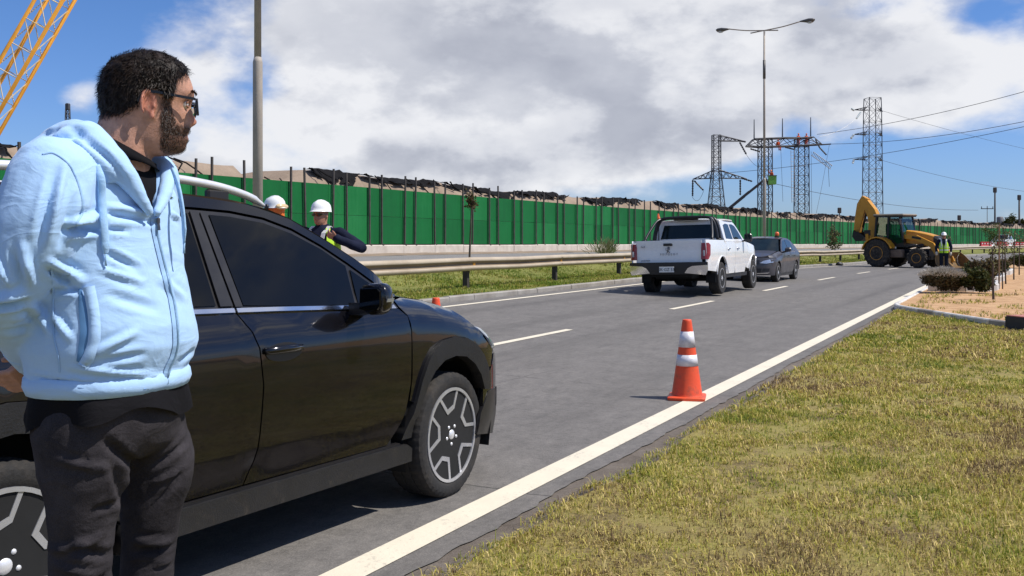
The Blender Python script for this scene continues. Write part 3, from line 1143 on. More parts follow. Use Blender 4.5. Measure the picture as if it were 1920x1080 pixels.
def tyre_wheel(parent, name, c, r, wd, rr, side, style, steer=0.0, dark=M_alloyd):
    """wheel > tyre, rim, hub; outer face towards side*y"""
    root = empty(name, c)
    root.parent = parent
    root.rotation_euler = (0, 0, steer)
    S = side
    n = 150
    mb = MB()
    hw = wd / 2
    prof = [(rr, .88 * hw), (rr + .010, .95 * hw), (rr + .35 * (r - rr), 1.0 * hw), (r - .028, .985 * hw), (r - .010, .90 * hw), (r - .002, .74 * hw), (r, .66 * hw), (r, .30 * hw), (r - .008, .28 * hw), (r - .008, .24 * hw), (r, .22 * hw), (r, -.22 * hw), (r - .008, -.24 * hw), (r - .008, -.28 * hw), (r, -.30 * hw), (r, -.66 * hw), (r - .002, -.74 * hw), (r - .010, -.90 * hw), (r - .028, -.985 * hw), (rr + .3 * (r - rr), -1.0 * hw), (rr, -.8 * hw)]
    rings = []
    for i, (q, h) in enumerate(prof):
        ring = []
        for k in range(n):
            a = 2 * math.pi * k / n
            q2 = q
            if abs(h) > .28 * hw and q > r - .012 and k % 3 == (0 if h > 0 else 1): q2 = q - .004
            ring.append(mb.b.verts.new((q2 * math.cos(a), h * S, q2 * math.sin(a))))
        rings.append(ring)
    for i in range(len(rings) - 1):
        for k in range(n): mb.face([rings[i][k], rings[i][(k + 1) % n], rings[i + 1][(k + 1) % n], rings[i + 1][k]])
    smooth_angle(mb.build('tyre', M_tyre, root), 28)
    # barrel and lip
    mb = MB()
    y0 = .92 * hw
    Yo = lambda y: y * S
    rim = empty('rim', (0, 0, 0)); rim.parent = root
    bpy.data.objects.remove(rim)
    mb.lathe([(rr - .012, Yo(y0 - .02)), (rr - .02, Yo(-.3 * hw)), (rr - .03, Yo(-.8 * hw)), (rr, Yo(-.8 * hw)), (rr, Yo(y0)), (rr - .012, Yo(y0 - .002))], 48, axis='Y')
    mb.mi = 1
    mb.lathe([(rr + .003, Yo(y0 - .004)), (rr + .003, Yo(y0 + .006)), (rr - .014, Yo(y0 + .006)), (rr - .014, Yo(y0 - .004))], 48, axis='Y')
    mb.mi = 2
    mb.lathe([(.001, Yo(.15 * hw)), (rr * .70, Yo(.15 * hw)), (rr * .70, Yo(.05 * hw)), (.001, Yo(.05 * hw))], 32, axis='Y')
    mb.mi = 0
    P = lambda ang, q, y: Vector((q * math.cos(ang), Yo(y), q * math.sin(ang)))

    def plate(poly, ya, yb, mi):
        mb.mi = mi
        mb.prism(poly, lambda x, z: Vector((x, Yo(ya), z)), lambda x, z: Vector((x, Yo(yb), z)))

    N = 5
    if style == 'twin':      # dark five-arm wheel with bright machined edges round each pocket
        for k in range(N):
            a0 = math.pi / 2 + .18 + 2 * math.pi * k / N
            pt = lambda da, q: (q * math.cos(a0 + da), q * math.sin(a0 + da))
            outer = [pt(-.46, rr - .012), pt(-.36, rr * .55), pt(.22, rr * .47), pt(.40, rr - .012)]
            inner = [pt(-.36, rr - .012), pt(-.25, rr * .65), pt(.115, rr * .60), pt(.30, rr - .012)]
            for i in range(3):
                plate([outer[i], outer[i + 1], inner[i + 1], inner[i]], y0 - .045, y0 - .004, 0)
                sh = lambda p, q, f: (p[0] + (q[0] - p[0]) * f, p[1] + (q[1] - p[1]) * f)
                plate([sh(outer[i], inner[i], .08), sh(outer[i + 1], inner[i + 1], .08), sh(outer[i + 1], inner[i + 1], .85), sh(outer[i], inner[i], .85)], y0 - .006, y0 + .002, 1)
            # arm from hub up to the pocket's base
            plate([pt(-.7, .045), pt(-.30, rr * .57), pt(.20, rr * .50), pt(.7, .045)], y0 - .06, y0 - .018, 4)
        mb.mi = 0
        mb.mi = 4
        mb.lathe([(.001, Yo(y0 - .012)), (.052, Yo(y0 - .014)), (.075, Yo(y0 - .03)), (.075, Yo(y0 - .07)), (.001, Yo(y0 - .07))], 24, axis='Y')
    else:                    # bright five double-spoke wheel
        for k in range(N):
            a0 = math.pi / 2 + 2 * math.pi * k / N
            for sg in (-1, 1):
                pt = lambda da, q: (q * math.cos(a0 + sg * da), q * math.sin(a0 + sg * da))
                poly = [pt(.03, .05), pt(.12, rr - .012), pt(.40, rr - .012), pt(.60, .06)]
                plate(poly if sg > 0 else poly[::-1], y0 - .05, y0 - .006, 3)
        mb.mi = 1
        mb.lathe([(.001, Yo(y0)), (.05, Yo(y0)), (.07, Yo(y0 - .02)), (.07, Yo(y0 - .06)), (.001, Yo(y0 - .06))], 24, axis='Y')
    mb.build('rim', [M_under, M_alloy, M_disc, M_silver, M_arm], root)
    mb = MB()
    mb.lathe([(.001, Yo(y0 + .004)), (.024, Yo(y0 + .003)), (.030, Yo(y0 - .004)), (.030, Yo(y0 - .02))], 20, axis='Y')
    for k in range(5):
        a = math.pi / 2 + .6 + 2 * math.pi * k / 5
        mb.lathe([(.001, Yo(y0 + .002)), (.009, Yo(y0 + .001)), (.0115, Yo(y0 - .006)), (.0115, Yo(y0 - .03))], 8, Matrix.Translation((.053 * math.cos(a), 0, .053 * math.sin(a))), axis='Y')
    mb.build('hub', M_silver, root, True)
    return root


def sidemap(hw, ins, side, off=0.0):
    return lambda a, z: Vector((a, side * (hw(a, z) - ins(a, z) + off), z))


# ------------------------------------------------------------------ black crossover in front
CX = empty('parked_car')
tag(CX, 'black crossover with silver roof rails and dark windows parked beside the man in the hoodie', 'car')
_h = math.radians(30.7)
_d = Vector((math.sin(_h), math.cos(_h))); _l = Vector((-math.cos(_h), math.sin(_h)))
CX.location = (-1.69 + _l.x * .9, 3.37 + _l.y * .9, 0)
CX.rotation_euler = (0, 0, math.atan2(_d.y, _d.x))
WBX, RW = 2.665, .352
ZR = [(-.80, 1.50), (-.5, 1.605), (-.2, 1.64), (.3, 1.662), (1.0, 1.650), (1.25, 1.635), (1.46, 1.605), (1.63, 1.553), (1.80, 1.470), (1.97, 1.378), (2.14, 1.275), (2.30, 1.185), (2.42, 1.15), (2.6, 1.10)]


def zr(a): return lerp_table(a, ZR)


def zhood(a): return lerp_table(a, [(2.2, 1.15), (2.42, 1.135), (2.6, 1.112), (2.83, 1.062), (3.0, 1.00), (3.2, .935), (3.35, .895), (3.5, .85), (3.6, .80)])


def hwC(a, z):
    h = .90
    if a > 2.85:
        f = min(.999, (a - 2.85) / .76)
        h = .9 * (1 - f ** 2.6) ** (1 / 2.2)
    if a < -.25:
        f = min(.999, (-.25 - a) / .72)
        h = .9 * (1 - .8 * f ** 2.6) ** (1 / 2.2)
    return h


def insC(a, z):
    i = 0.0
    if z < .5: i += .012 + .05 * (.5 - z) ** 1.2
    i += .020 * min(1, abs(z - .80) / .35) ** 2
    zs = 1.045
    up = 0.0
    if z > zs: up = .055 * sm(z, zs, 1.13) + max(0, z - 1.13) * .43 + .010
    if a > 2.1:                     # wing rolls over to the bonnet
        zh = zhood(a)
        z0 = zh - .17
        k = max(0.0, min(1.0, (z - z0) / (zh - z0)))
        roll = .21 * (1 - math.sqrt(max(0, 1 - k * k)))
        f = sm(a, 2.1, 2.4)
        up = up * (1 - f) + roll * f
    return i + up


def crossover_sides():
    for S in (-1, 1):
        mp = sidemap(hwC, insC, S)
        fl = S > 0
        pn = lambda name, ol, m, off=0.0, step=.07, th=.02: panel(name, ol, sidemap(hwC, insC, S, off), m, CX, step, th, fl)
        belt = lambda a: 1.172 - .032 * (a - .3) - (.012 * max(0, a - 1.4))
        gap = [(1.105, belt(1.105) - .012), (1.14, 1.05), (1.168, .978), (1.187, .815), (1.170, .60), (1.155, .488), (1.10, .395)]
        g = .004
        fd = [(a + g, z) for a, z in gap] + [(2.10, .388), (2.18, .452), (2.235, .56), (2.266, .70), (2.272, .967), (2.262, 1.045), (2.225, belt(2.2) - .014), (2.0, belt(2.0) - .012), (1.6, belt(1.6) - .012)]
        door = pn('front_door', fd, M_black)
        rdr = [(a - g, z) for a, z in gap][::-1] + [(.9, belt(.9) - .012), (.3, belt(.3) - .012), (-.02, belt(0) - .012), (.10, 1.0), (.26, .86), (.40, .72), (.47, .55), (.49, .395)]
        rd = pn('rear_door', rdr, M_black)
        # handles with their scooped cups
        for dr, a0 in ((door, 1.19), (rd, .22)):
            z0 = .962 if a0 > 1 else 1.0
            el = [(a0 + .125 + .115 * math.cos(q), z0 - .012 + .042 * math.sin(q)) for q in [2 * math.pi * i / 20 for i in range(20)]]
            cup = panel('handle_cup', el, sidemap(hwC, insC, S, .004), M_trim, dr, .04, .004, fl)
            mb = MB()
            mb.tube([(a0, S * .892, z0), (a0 + .02, S * .918, z0 + .002), (a0 + .12, S * .925, z0 + .003), (a0 + .22, S * .918, z0), (a0 + .245, S * .89, z0 - .002)], [.012, .016, .017, .016, .012], 10, flat=.7)
            mb.build('handle', M_black, dr, True)
        # front wing between door and bumper
        arc_o = [(2.222, .40), (2.255, .48), (2.299, .58), (2.345, .70), (2.40, .795), (2.47, .862), (2.56, .896), (2.67, .905), (2.78, .89), (2.88, .845), (2.96, .78), (3.03, .69)]
        arc_i = [(2.285, .40), (2.31, .48), (2.345, .57), (2.40, .67), (2.46, .735), (2.55, .785), (2.66, .800), (2.77, .785), (2.86, .735), (2.93, .665), (2.985, .57)]
        wing = [(2.272, 1.05), (2.280, .967), (2.279, .72), (2.262, .60)] + [(a + .004, z + .003) for a, z in arc_o[2:]] + [(3.10, .69), (3.13, .79), (3.02, .86), (2.93, .952), (2.78, zhood(2.78) - .003), (2.6, zhood(2.6) - .003), (2.42, zhood(2.42) - .003), (2.262, 1.128), (2.248, 1.098)]
        pn('front_wing', wing, M_black, 0, .05)
        pn('arch_cladding', [(2.20, .40)] + arc_o[1:] + [(3.05, .62), (3.05, .56)] + arc_i[::-1], M_clad, .022, .05, .07)
        ro = [(-a + 2.67, z) for a, z in arc_o]          # mirror image round the rear wheel
        ri = [(-a + 2.67, z) for a, z in arc_i]
        pn('arch_cladding', [(.47, .40)] + ro[1:] + [(-.38, .62), (-.38, .56)] + ri[::-1], M_clad, .022, .05, .07)
        qp = [(p[0] - .005, p[1] + .003) for p in ro[3:]] + [(-.50, .70), (-.80, .78), (-.90, .95), (-.80, 1.10), (-.5, 1.165), (-.03, belt(0) - .012), (.09, 1.0), (.25, .865), (.318, .80)]
        pn('quarter_panel', qp, M_black, 0, .06)
        # sill with a step on top
        pn('sill_cladding', [(.46, .375), (2.24, .372), (2.285, .345), (2.285, .275), (.46, .268)], M_clad, .030, .09, .09)
        pn('sill_step', [(.47, .388), (2.20, .384), (2.20, .374), (.47, .376)], M_trim, .012, .12, .03)
        # side glass and its surround
        top = [(-.45, 1.46), (-.2, 1.535), (.3, 1.585), (.7, 1.590), (1.05, 1.582), (1.25, 1.572), (1.45, 1.545), (1.62, 1.495), (1.79, 1.415), (1.95, 1.322), (2.10, 1.225), (2.235, 1.125)]
        sur = [(2.235, belt(2.2) - .012), (1.6, belt(1.6) - .01), (.9, belt(.9) - .01), (.2, belt(.2) - .01), (-.4, 1.185), (-.6, 1.26)] + top
        pn('window_surround', sur, M_trim, -.004, .09, .01)
        pn('window', [(1.160, 1.163), (1.90, 1.118), (1.925, 1.318), (1.78, 1.405), (1.61, 1.480), (1.44, 1.530), (1.24, 1.556), (1.122, 1.562)], M_glassd, .004, .09, .008)
        pn('window', [(1.925, 1.118), (2.17, 1.108), (2.10, 1.205), (1.952, 1.298)], M_glassd, .004, .09, .008)
        pn('window', [(.20, 1.190), (1.004, 1.170), (.998, 1.566), (.7, 1.572), (.3, 1.566), (.08, 1.548), (.06, 1.40)], M_glassd, .004, .09, .008)
        pn('window', [(-.36, 1.215), (.13, 1.194), (.0, 1.40), (.01, 1.53), (-.2, 1.50), (-.40, 1.42)], M_glassd, .004, .09, .008)
        pn('pillar_cover', [(1.024, 1.166), (1.095, 1.164), (1.058, 1.575), (1.014, 1.576)], M_trim, .009, .1, .008)
        pn('pillar_cover', [(1.108, 1.160), (1.15, 1.158), (1.108, 1.568), (1.070, 1.572)], M_trim, .009, .1, .008)
        # bright strip along the window sill, split at the door gap
        for a0, a1 in ((-.3, 1.094), (1.108, 2.20)):
            st = rng(a0, a1, .2)
            pn('belt_strip', [(a, belt(a) - .010) for a in st] + [(a, belt(a) + .008) for a in st[::-1]], M_chrome, .012, .12, .012)
        # roof side rail of the body
        rail_top = [(a, zr(a) + .0) for a in (-.75, -.5, -.2, .3, .7, 1.0, 1.25, 1.46, 1.63, 1.80, 1.97, 2.14, 2.30, 2.42)]
        pn('roof_side', [(2.42, 1.138)] + [(2.25, 1.14)] + [(a, z + .012) for a, z in top[::-1]] + [(-.66, 1.35), (-.80, 1.40)] + rail_top, M_black, .003, .07, .02)
        # roof rail on three feet
        mb = MB()
        yr = S * .575
        cr = catmull([(-.52, yr, 1.64), (-.44, yr, 1.672), (-.1, yr, 1.712), (.4, yr, 1.730), (.9, yr, 1.722), (1.2, yr, 1.698), (1.40, yr, 1.660), (1.52, yr * .995, 1.615)], 5)
        mb.tube(cr, [.010] * 3 + [.019] * (len(cr) - 6) + [.014, .012, .008], 10, flat=1.1)
        mb.build('roof_rail', M_silver, CX, True)
        for a0, zt in ((-.42, 1.675), (.45, 1.725), (1.22, 1.69)):
            mb = MB()
            mb.box((a0, yr, zt - .045), (.13, .035, .07), bev=.01)
            mb.build('rail_foot', M_trim, CX)
        # door mirror
        mr = empty('mirror', (1.855, S * .975, 1.16)); mr.parent = CX; mr.scale = (.92, .84, .98)
        mb = MB()
        Rg = []
        for yy, sx, sz, dx, dz in ((-.085, .045, .055, .01, 0), (-.06, .062, .072, .005, .0), (.0, .072, .080, .0, .0), (.07, .070, .078, -.005, .004), (.105, .055, .062, -.012, .006), (.122, .030, .034, -.018, .006)):
            ring = []
            for k in range(20):
                q = 2 * math.pi * k / 20
                c_, s_ = math.cos(q), math.sin(q)
                ring.append(Vector((dx + sx * math.copysign(abs(c_) ** .6, c_) * (1 if c_ > 0 else .62), S * (yy), dz + sz * math.copysign(abs(s_) ** .6, s_))))
            Rg.append(ring)
        smooth_angle(loft(Rg).build('mirror_shell', M_black, mr), 50)
        mb = MB()
        mb.hull([(-.047, S * y, z) for y, z in ((-.065, -.05), (.075, -.052), (.095, -.03), (.095, .045), (.07, .062), (-.06, .055))] + [(-.052, S * y, z) for y, z in ((-.06, -.045), (.07, -.047), (.088, -.03), (.088, .04), (.066, .056), (-.055, .05))])
        mb.build('mirror_glass', M_glassd, mr)
        mb = MB()
        mb.hull([(x, S * (.118 + .012 * (z > 0)), z - .005) for x in (-.03, .028) for z in (-.014, .012)] + [(x, S * .09, z - .005) for x in (-.03, .05) for z in (-.014, .012)])
        mb.build('indicator', M_lens, mr)
        mb = MB()
        mb.hull([(x, S * y, z) for x, y, z in ((-.03, -.16, -.085), (.08, -.16, -.095), (-.03, -.02, -.07), (.05, -.02, -.07), (-.03, -.16, -.02), (.08, -.16, -.03), (.05, -.02, -.02), (-.03, -.02, -.02))])
        mb.build('mirror_arm', M_trim, mr)


crossover_sides()
# top panels
yr_ = lambda a: hwC(a, zr(a)) - insC(a, zr(a)) + .004
panel('bonnet', [(2.46, -.69), (2.75, -.70), (3.1, -.66), (3.36, -.54), (3.50, -.30), (3.54, 0), (3.50, .30), (3.36, .54), (3.1, .66), (2.75, .70), (2.46, .69), (2.56, .4), (2.58, 0), (2.56, -.4)],
      lambda a, y: Vector((a, y, zhood(a) + .002 + .026 * (1 - (y / .7) ** 2) + .012 * math.exp(-((abs(y) - .5) / .07) ** 2))), M_black, CX, .07, .03)
panel('roof', [(-.74, -.56)] + [(a, -yr_(a)) for a in (-.5, -.2, .3, 1.0, 1.37)] + [(1.44, -.4), (1.48, 0), (1.44, .4)] + [(a, yr_(a)) for a in (1.37, 1.0, .3, -.2, -.5)] + [(-.74, .56)],
      lambda a, y: Vector((a, y, zr(a) + .001 + .022 * (1 - (y / .64) ** 2))), M_black, CX, .1, .02)
ws = lambda w_, y: (1.37 + 1.02 * w_ + .10 * (1 - min(1, abs(y) / yr_(1.37 + 1.02 * w_)) ** 2))
panel('windscreen', [(w_, -yr_(1.37 + 1.02 * w_)) for w_ in (0, .25, .5, .75, .97)] + [(w_, yr_(1.37 + 1.02 * w_)) for w_ in (.97, .75, .5, .25, 0)],
      lambda w_, y: Vector((ws(w_, y), y, zr(1.37 + 1.02 * w_) + .002 + .012 * (1 - min(1, abs(y) / yr_(1.37 + 1.02 * w_)) ** 2))), M_glassd, CX, .12, .01)
# nose: contour wrapped round the front
def noseC(ph, z, off=0.0):
    s_, c_ = math.sin(ph), max(0.0, math.cos(ph))
    a = 2.85 + .76 * c_ ** (2 / 2.6)
    y = .9 * math.copysign(abs(s_) ** (2 / 2.2), s_)
    k = (a - 2.85) / .76
    sh = -.34 * max(0, z - .70) * k - .22 * max(0, .40 - z) * k
    q = max(0.0, min(.98, (z - .755) / .18))
    ro = 1 - math.sqrt(1 - q * q)
    return Vector((a + sh - .16 * ro * k + off * c_, y * (1 - .03 * max(0, .4 - z) * 5 - .20 * ro) + off * s_, z))


def nose(name, ol, m, off=0.0, th=.03): return panel(name, [(math.radians(p), z) for p, z in ol], lambda p, z: noseC(p, z, off), m, CX, .06, th, False)


nose('front_bumper', [(-84, .42), (-84, .60), (-76, .685), (-70, .76), (-52, .745), (-20, .74), (20, .74), (52, .745), (70, .76), (76, .685), (84, .60), (84, .42), (40, .40), (-40, .40)], M_black)
nose('bumper_cladding', [(-87, .31), (-86, .43), (-80, .55), (-70, .55), (-58, .42), (58, .42), (70, .55), (80, .55), (86, .43), (87, .31), (60, .25), (-60, .25)], M_trim, .004, .02)
nose('grille', [(-24, .60), (-27, .73), (27, .73), (24, .60), (18, .56), (-18, .56)], M_trim, .010)
for sg in (-1, 1):
    nose('headlight', [(sg * 34, .755), (sg * 34, .80), (sg * 50, .86), (sg * 66, .925), (sg * 71, .90), (sg * 69, .80), (sg * 54, .765)][::(-1 if sg < 0 else 1)], M_lens, .006)
    nose('fog_lamp', [(sg * 56, .44), (sg * 56, .53), (sg * 66, .55), (sg * 69, .44)], M_trim, .006, .01)
nose('nose_panel', [(-72, .745), (-70, .93), (-50, .895), (-30, .87), (30, .87), (50, .895), (70, .93), (72, .745)], M_black, -.004)
nose('nose_core', [(-84, .33), (-84, .70), (-70, .90), (-30, .84), (30, .84), (70, .90), (84, .70), (84, .33)], M_under, -.035, 0)
# tail, seen only from elsewhere
panel('tailgate', [(-.60, .62), (.60, .62), (.62, 1.10), (.56, 1.18), (-.56, 1.18), (-.62, 1.10)], lambda y, z: Vector((-.93 + .10 * (z - .62) + .14 * (y / .62) ** 2, y, z)), M_black, CX, .1, .02, True)
panel('rear_window', [(-.56, 1.19), (.56, 1.19), (.50, 1.48), (-.50, 1.48)], lambda y, z: Vector((-.87 + .40 * (z - 1.19) + .08 * (y / .6) ** 2, y, z)), M_glassd, CX, .1, .02, True)
panel('rear_bumper', [(-.86, .30), (.86, .30), (.86, .62), (-.86, .62)], lambda y, z: Vector((-.97 + .30 * abs(y / .86) ** 3, y, z)), M_clad, CX, .1, .05, True)
for sg in (-1, 1):
    panel('tail_lamp', [(sg * .58, .86), (sg * .86, .88), (sg * .84, 1.06), (sg * .60, 1.05)], lambda y, z: Vector((-.93 + .30 * abs(y / .86) ** 3, y, z)), M_red, CX, .1, .03, sg < 0 if False else (sg > 0))
mb = MB()
mb.box((1.33, 0, .62), (1.70, 1.66, .74))
mb.box((1.25, 0, .60), (4.0, 1.16, .66))
mb.box((.3, 0, 1.2), (2.1, 1.15, .5))
mb.box((1.9, 0, 1.0), (1.0, 1.2, .18))
mb.box((WBX, 0, .80), (.8, 1.5, .12)); mb.box((0, 0, .85), (.8, 1.5, .12))
mb.build('underbody', M_under, CX)
for S in (-1, 1):
    dz = .0 if S < 0 else .012
    tyre_wheel(CX, 'wheel', (WBX, S * .780, RW + dz), RW, .228, .262, S, 'twin', math.radians(3.5))
    tyre_wheel(CX, 'wheel', (0, S * .780, RW + dz), RW, .228, .262, S, 'twin')
    for x0 in (0, WBX):
        loft([[Vector((x0 + r_ * math.cos(math.radians(a)), S * y, .37 + r_ * math.sin(math.radians(a)))) for a in range(-20, 201, 20)] for y, r_ in ((.55, .44), (.875, .44))], closed=False, cap=False).build('wheel_well', M_under, CX)
# ================================================================== the man in the pale blue hoodie
def skin_mat(name, base, dark=None):
    """skin; a point attribute 'tone' (beard shadow, lips, ears) multiplies it"""
    m = bpy.data.materials.new(name)
    m.use_nodes = True
    t = NT(m.node_tree)
    b = t.n['Principled BSDF']
    o = t.add('ShaderNodeTexCoord').outputs['Object']
    n1 = t.noise(o, 38, 5, .6)
    c = t.ramp(n1, [(.3, tuple(x * .70 for x in base)), (.7, tuple(x * 1.2 for x in base))])
    a = t.add('ShaderNodeAttribute', attribute_name='tone')
    c = t.mix(1.0, c, a.outputs['Color'], 'MULTIPLY')
    t.l.new(c, b.inputs['Base Color'])
    b.inputs['Roughness'].default_value = .56
    b.inputs['Specular IOR Level'].default_value = .4
    b.inputs['Subsurface Weight'].default_value = .05
    b.inputs['Subsurface Radius'].default_value = (.012, .005, .003)
    b.inputs['Subsurface Scale'].default_value = .6
    bn = t.add('ShaderNodeBump', {'Strength': .5, 'Distance': .003, 'Height': t.noise(o, 210, 4, .7)})
    t.l.new(bn.outputs[0], b.inputs['Normal'])
    return m


def cloth(name, base, var=.08, weave=420, bump=.25, col2=None, big=7):
    m = bpy.data.materials.new(name)
    m.use_nodes = True
    t = NT(m.node_tree)
    b = t.n['Principled BSDF']
    o = t.add('ShaderNodeTexCoord').outputs['Object']
    n1 = t.noise(o, big, 6, .62)
    n2 = t.noise(o, weave, 2, .7)
    x = t.math('ADD', t.math('MULTIPLY', n1, .6), t.math('MULTIPLY', n2, .4))
    t.l.new(t.ramp(x, [(.32, col2 or tuple(c * (1 - var) for c in base)), (.66, tuple(min(1, c * (1 + var)) for c in base))]), b.inputs['Base Color'])
    b.inputs['Roughness'].default_value = .9
    b.inputs['Specular IOR Level'].default_value = .12
    b.inputs['Sheen Weight'].default_value = .15 if sum(base) > .6 else .0
    h = t.math('ADD', t.math('MULTIPLY', t.noise(o, 60, 5, .6), .7), t.math('MULTIPLY', n2, .3))
    st = t.vmath('MULTIPLY', o, (1.0, 1.0, 1.9))
    cr = t.math('SUBTRACT', 1.0, t.math('ABSOLUTE', t.math('SUBTRACT', t.math('MULTIPLY', t.noise(st, 7, 3, .5, dist=.8), 2.0), 1.0)))
    b0 = t.add('ShaderNodeBump', {'Strength': .22, 'Distance': .016, 'Height': cr})
    bn = t.add('ShaderNodeBump', {'Strength': bump, 'Distance': .004, 'Height': h, 'Normal': b0.outputs[0]})
    t.l.new(bn.outputs[0], b.inputs['Normal'])
    return m


M_skin = skin_mat('skin', (.47, .245, .165))
M_hood = cloth('pale_blue_fleece', (.40, .595, .85), .05)
M_hoodin = cloth('blue_lining', (.33, .52, .78), .07)
M_tee = cloth('black_jersey', (.008, .0075, .009), .3)
M_jean = cloth('washed_black_denim', (.046, .041, .045), .35, 500, .6, (.009, .008, .009), 6)
M_hair = mat('dark_hair', (.030, .0185, .0125), .5, 0, .4, 55, .3, 120, col2=(.004, .003, .0022), spec=.22)
M_gray = mat('greying_stubble', (.030, .022, .018), .7, 0, .5, 90, .3, 300, col2=(.010, .007, .006), spec=.12)
M_frame = mat('black_acetate', (.006, .006, .007), .3, 0, .2, 20)
M_eye = mat('eye_white', (.55, .50, .46), .2, 0, .05, 40)
M_dark = mat('pupil_dark', (.012, .008, .006), .15, 0, .2, 40)
M_lensc = pane('spectacle_lens', (1, 1, 1), .93)

MAN = empty('person', (-.95, 2.40, 0), math.atan2(.3676, .930))
tag(MAN, 'man in pale blue zip hoodie and black jeans with glasses, standing beside the black crossover', 'person')
FA = math.radians(-39)                                   # chest turned towards the camera
FW = Vector((math.cos(FA), math.sin(FA), 0)); RT = Vector((math.sin(FA), -math.cos(FA), 0))

# torso rings: centre on the body axis, half breadth, depth
TR = [((-0.006923, 0, 1.088), .146, .72), ((-0.006923, 0, 1.1), .182, .76), ((-0.006923, 0, 1.117), .203, .76), ((-0.009285, 0, 1.141), .200, .76), ((-0.006923, 0, 1.16), .204, .78), ((-0.002194, 0, 1.201), .216, .80), ((-0.004559, 0, 1.246), .215, .80),
      ((-0.006923, 0, 1.31), .205, .78), ((-0.014, 0, 1.386), .201, .74), ((-0.01518, 0, 1.45), .202, .70), ((-0.01164, 0, 1.514), .198, .66), ((-0.008104, 0, 1.564), .188, .62), ((-0.006923, 0, 1.605), .165, .56), ((0.0001726, 0, 1.637), .107, .60), ((0.0001726, 0, 1.666), .068, .9)]


def torso_ring(c, a, k, sc=1.0, n=40, add=0.0):
    out = []
    for i in range(n):
        q = 2 * math.pi * i / n
        s_, c_ = math.sin(q), math.cos(q)
        s_ = math.copysign(abs(s_) ** .86, s_); c_ = math.copysign(abs(c_) ** .90, c_)
        out.append(Vector(c) + RT * (a * sc + add) * s_ + FW * (a * k * sc + add) * c_)
    return out


def tubes(mb, pts, rs, n=16):
    mb.tube(catmull(pts, 4), [p for p in catmull([(r, 0, 0) for r in rs], 4)] and [q.x for q in catmull([(r, 0, 0) for r in rs], 4)], n)


def cap_tube(mb, pts, rs, n=16):
    tubes(mb, pts, rs, n)
    for p, r in ((pts[0], rs[0]), (pts[-1], rs[-1])): mb.ball(p, r * .99, n, 8)


R_ARM = [(-0.1262, -0.155, 1.585), (-0.1435, -0.185, 1.508), (-0.1748, -0.185, 1.421), (-0.2233, -0.15, 1.327), (-0.2082, -0.03, 1.255), (-0.1818, 0.1, 1.175)]
L_ARM = [(0.0788, 0.155, 1.603), (0.0746, 0.19, 1.505), (0.06251, 0.23, 1.38), (0.04069, 0.26, 1.274), (-0.05641, 0.24, 1.201), (-0.1505, 0.17, 1.155)]
R_LEG = [(-0.07027, -0.075, 1.022), (-0.06339, -0.08, 0.937), (-0.06564, -0.08, 0.8395), (-0.07237, -0.08, 0.7182)]
L_LEG = [(0.07155, 0.075, 0.9865), (0.09671, 0.08, 0.8908), (0.08543, 0.08, 0.7853), (0.07792, 0.08, 0.6533)]
R_LEG += [(R_LEG[3][0] - .005, -.08, .42), (R_LEG[3][0] - .015, -.08, .15)]
L_LEG += [(L_LEG[3][0] - .005, .08, .42), (L_LEG[3][0] - .01, .08, .15)]

# ---- head shape in its own frame: X to the face, Y to his left, Z up, origin between the ears
HC = Vector((0.06836, 0, 1.766))
HY = math.radians(5)
HM = Matrix.Translation(HC) @ Matrix.Rotation(HY, 4, 'Z') @ Matrix.Rotation(math.radians(1.5), 4, 'Y')
T_XF = [(-.112, .040), (-.107, .070), (-.101, .088), (-.092, .098), (-.080, .0985), (-.070, .103), (-.058, .100), (-.046, .107), (-.036, .104), (-.02, .100), (0, .099), (.014, .101), (.028, .109), (.040, .114), (.065, .109), (.085, .101), (.105, .084), (.122, .058), (.133, .03), (.138, .0)]
T_XB = [(-.112, -.04), (-.09, -.066), (-.06, -.074), (-.03, -.086), (0, -.094), (.04, -.098), (.08, -.091), (.105, -.074), (.122, -.050), (.133, -.025), (.138, -.0)]
T_W = [(-.112, .028), (-.105, .042), (-.092, .053), (-.075, .060), (-.05, .066), (-.02, .071), (.01, .074), (.04, .076), (.07, .074), (.095, .064), (.115, .048), (.128, .030), (.138, .0)]
T_N = [(-.040, 0), (-.036, .004), (-.031, .017), (-.024, .0255), (-.016, .0235), (0, .0145), (.014, .0075), (.03, .002), (.04, 0)]


def head_r(z, q):
    """surface point at height z and heading q"""
    c, s = math.cos(q), math.sin(q)
    xf, xb, wd = lerp_table(z, T_XF), -lerp_table(z, T_XB), lerp_table(z, T_W)
    L = xf if c > 0 else xb
    e = 2.35 if c > 0 else 2.1
    r = 1.0 / ((abs(c) / max(L, 1e-4)) ** e + (abs(s) / max(wd, 1e-4)) ** e) ** (1 / e)
    x, y = r * c, r * s
    if c > 0:
        x += lerp_table(z, T_N) * math.exp(-(y / (.0115 + .006 * sm(-z, .012, .03))) ** 2)
        for sg in (-1, 1):
            x -= .011 * math.exp(-((y - sg * .031) / .016) ** 2 - ((z - .014) / .012) ** 2)
            x += .004 * math.exp(-((y - sg * .033) / .02) ** 2 - ((z - .036) / .008) ** 2)
            x += .005 * math.exp(-((y - sg * .046) / .018) ** 2 - ((z + .012) / .016) ** 2)
        x -= .005 * math.exp(-(y / .024) ** 2 - ((z + .0585) / .0035) ** 2)
        x += .003 * math.exp(-(y / .022) ** 2 - ((z + .066) / .005) ** 2)
    return Vector((x, y, z))


def head_grid(zs, nq):
    return [[head_r(z, 2 * math.pi * k / nq) for k in range(nq)] for z in zs]


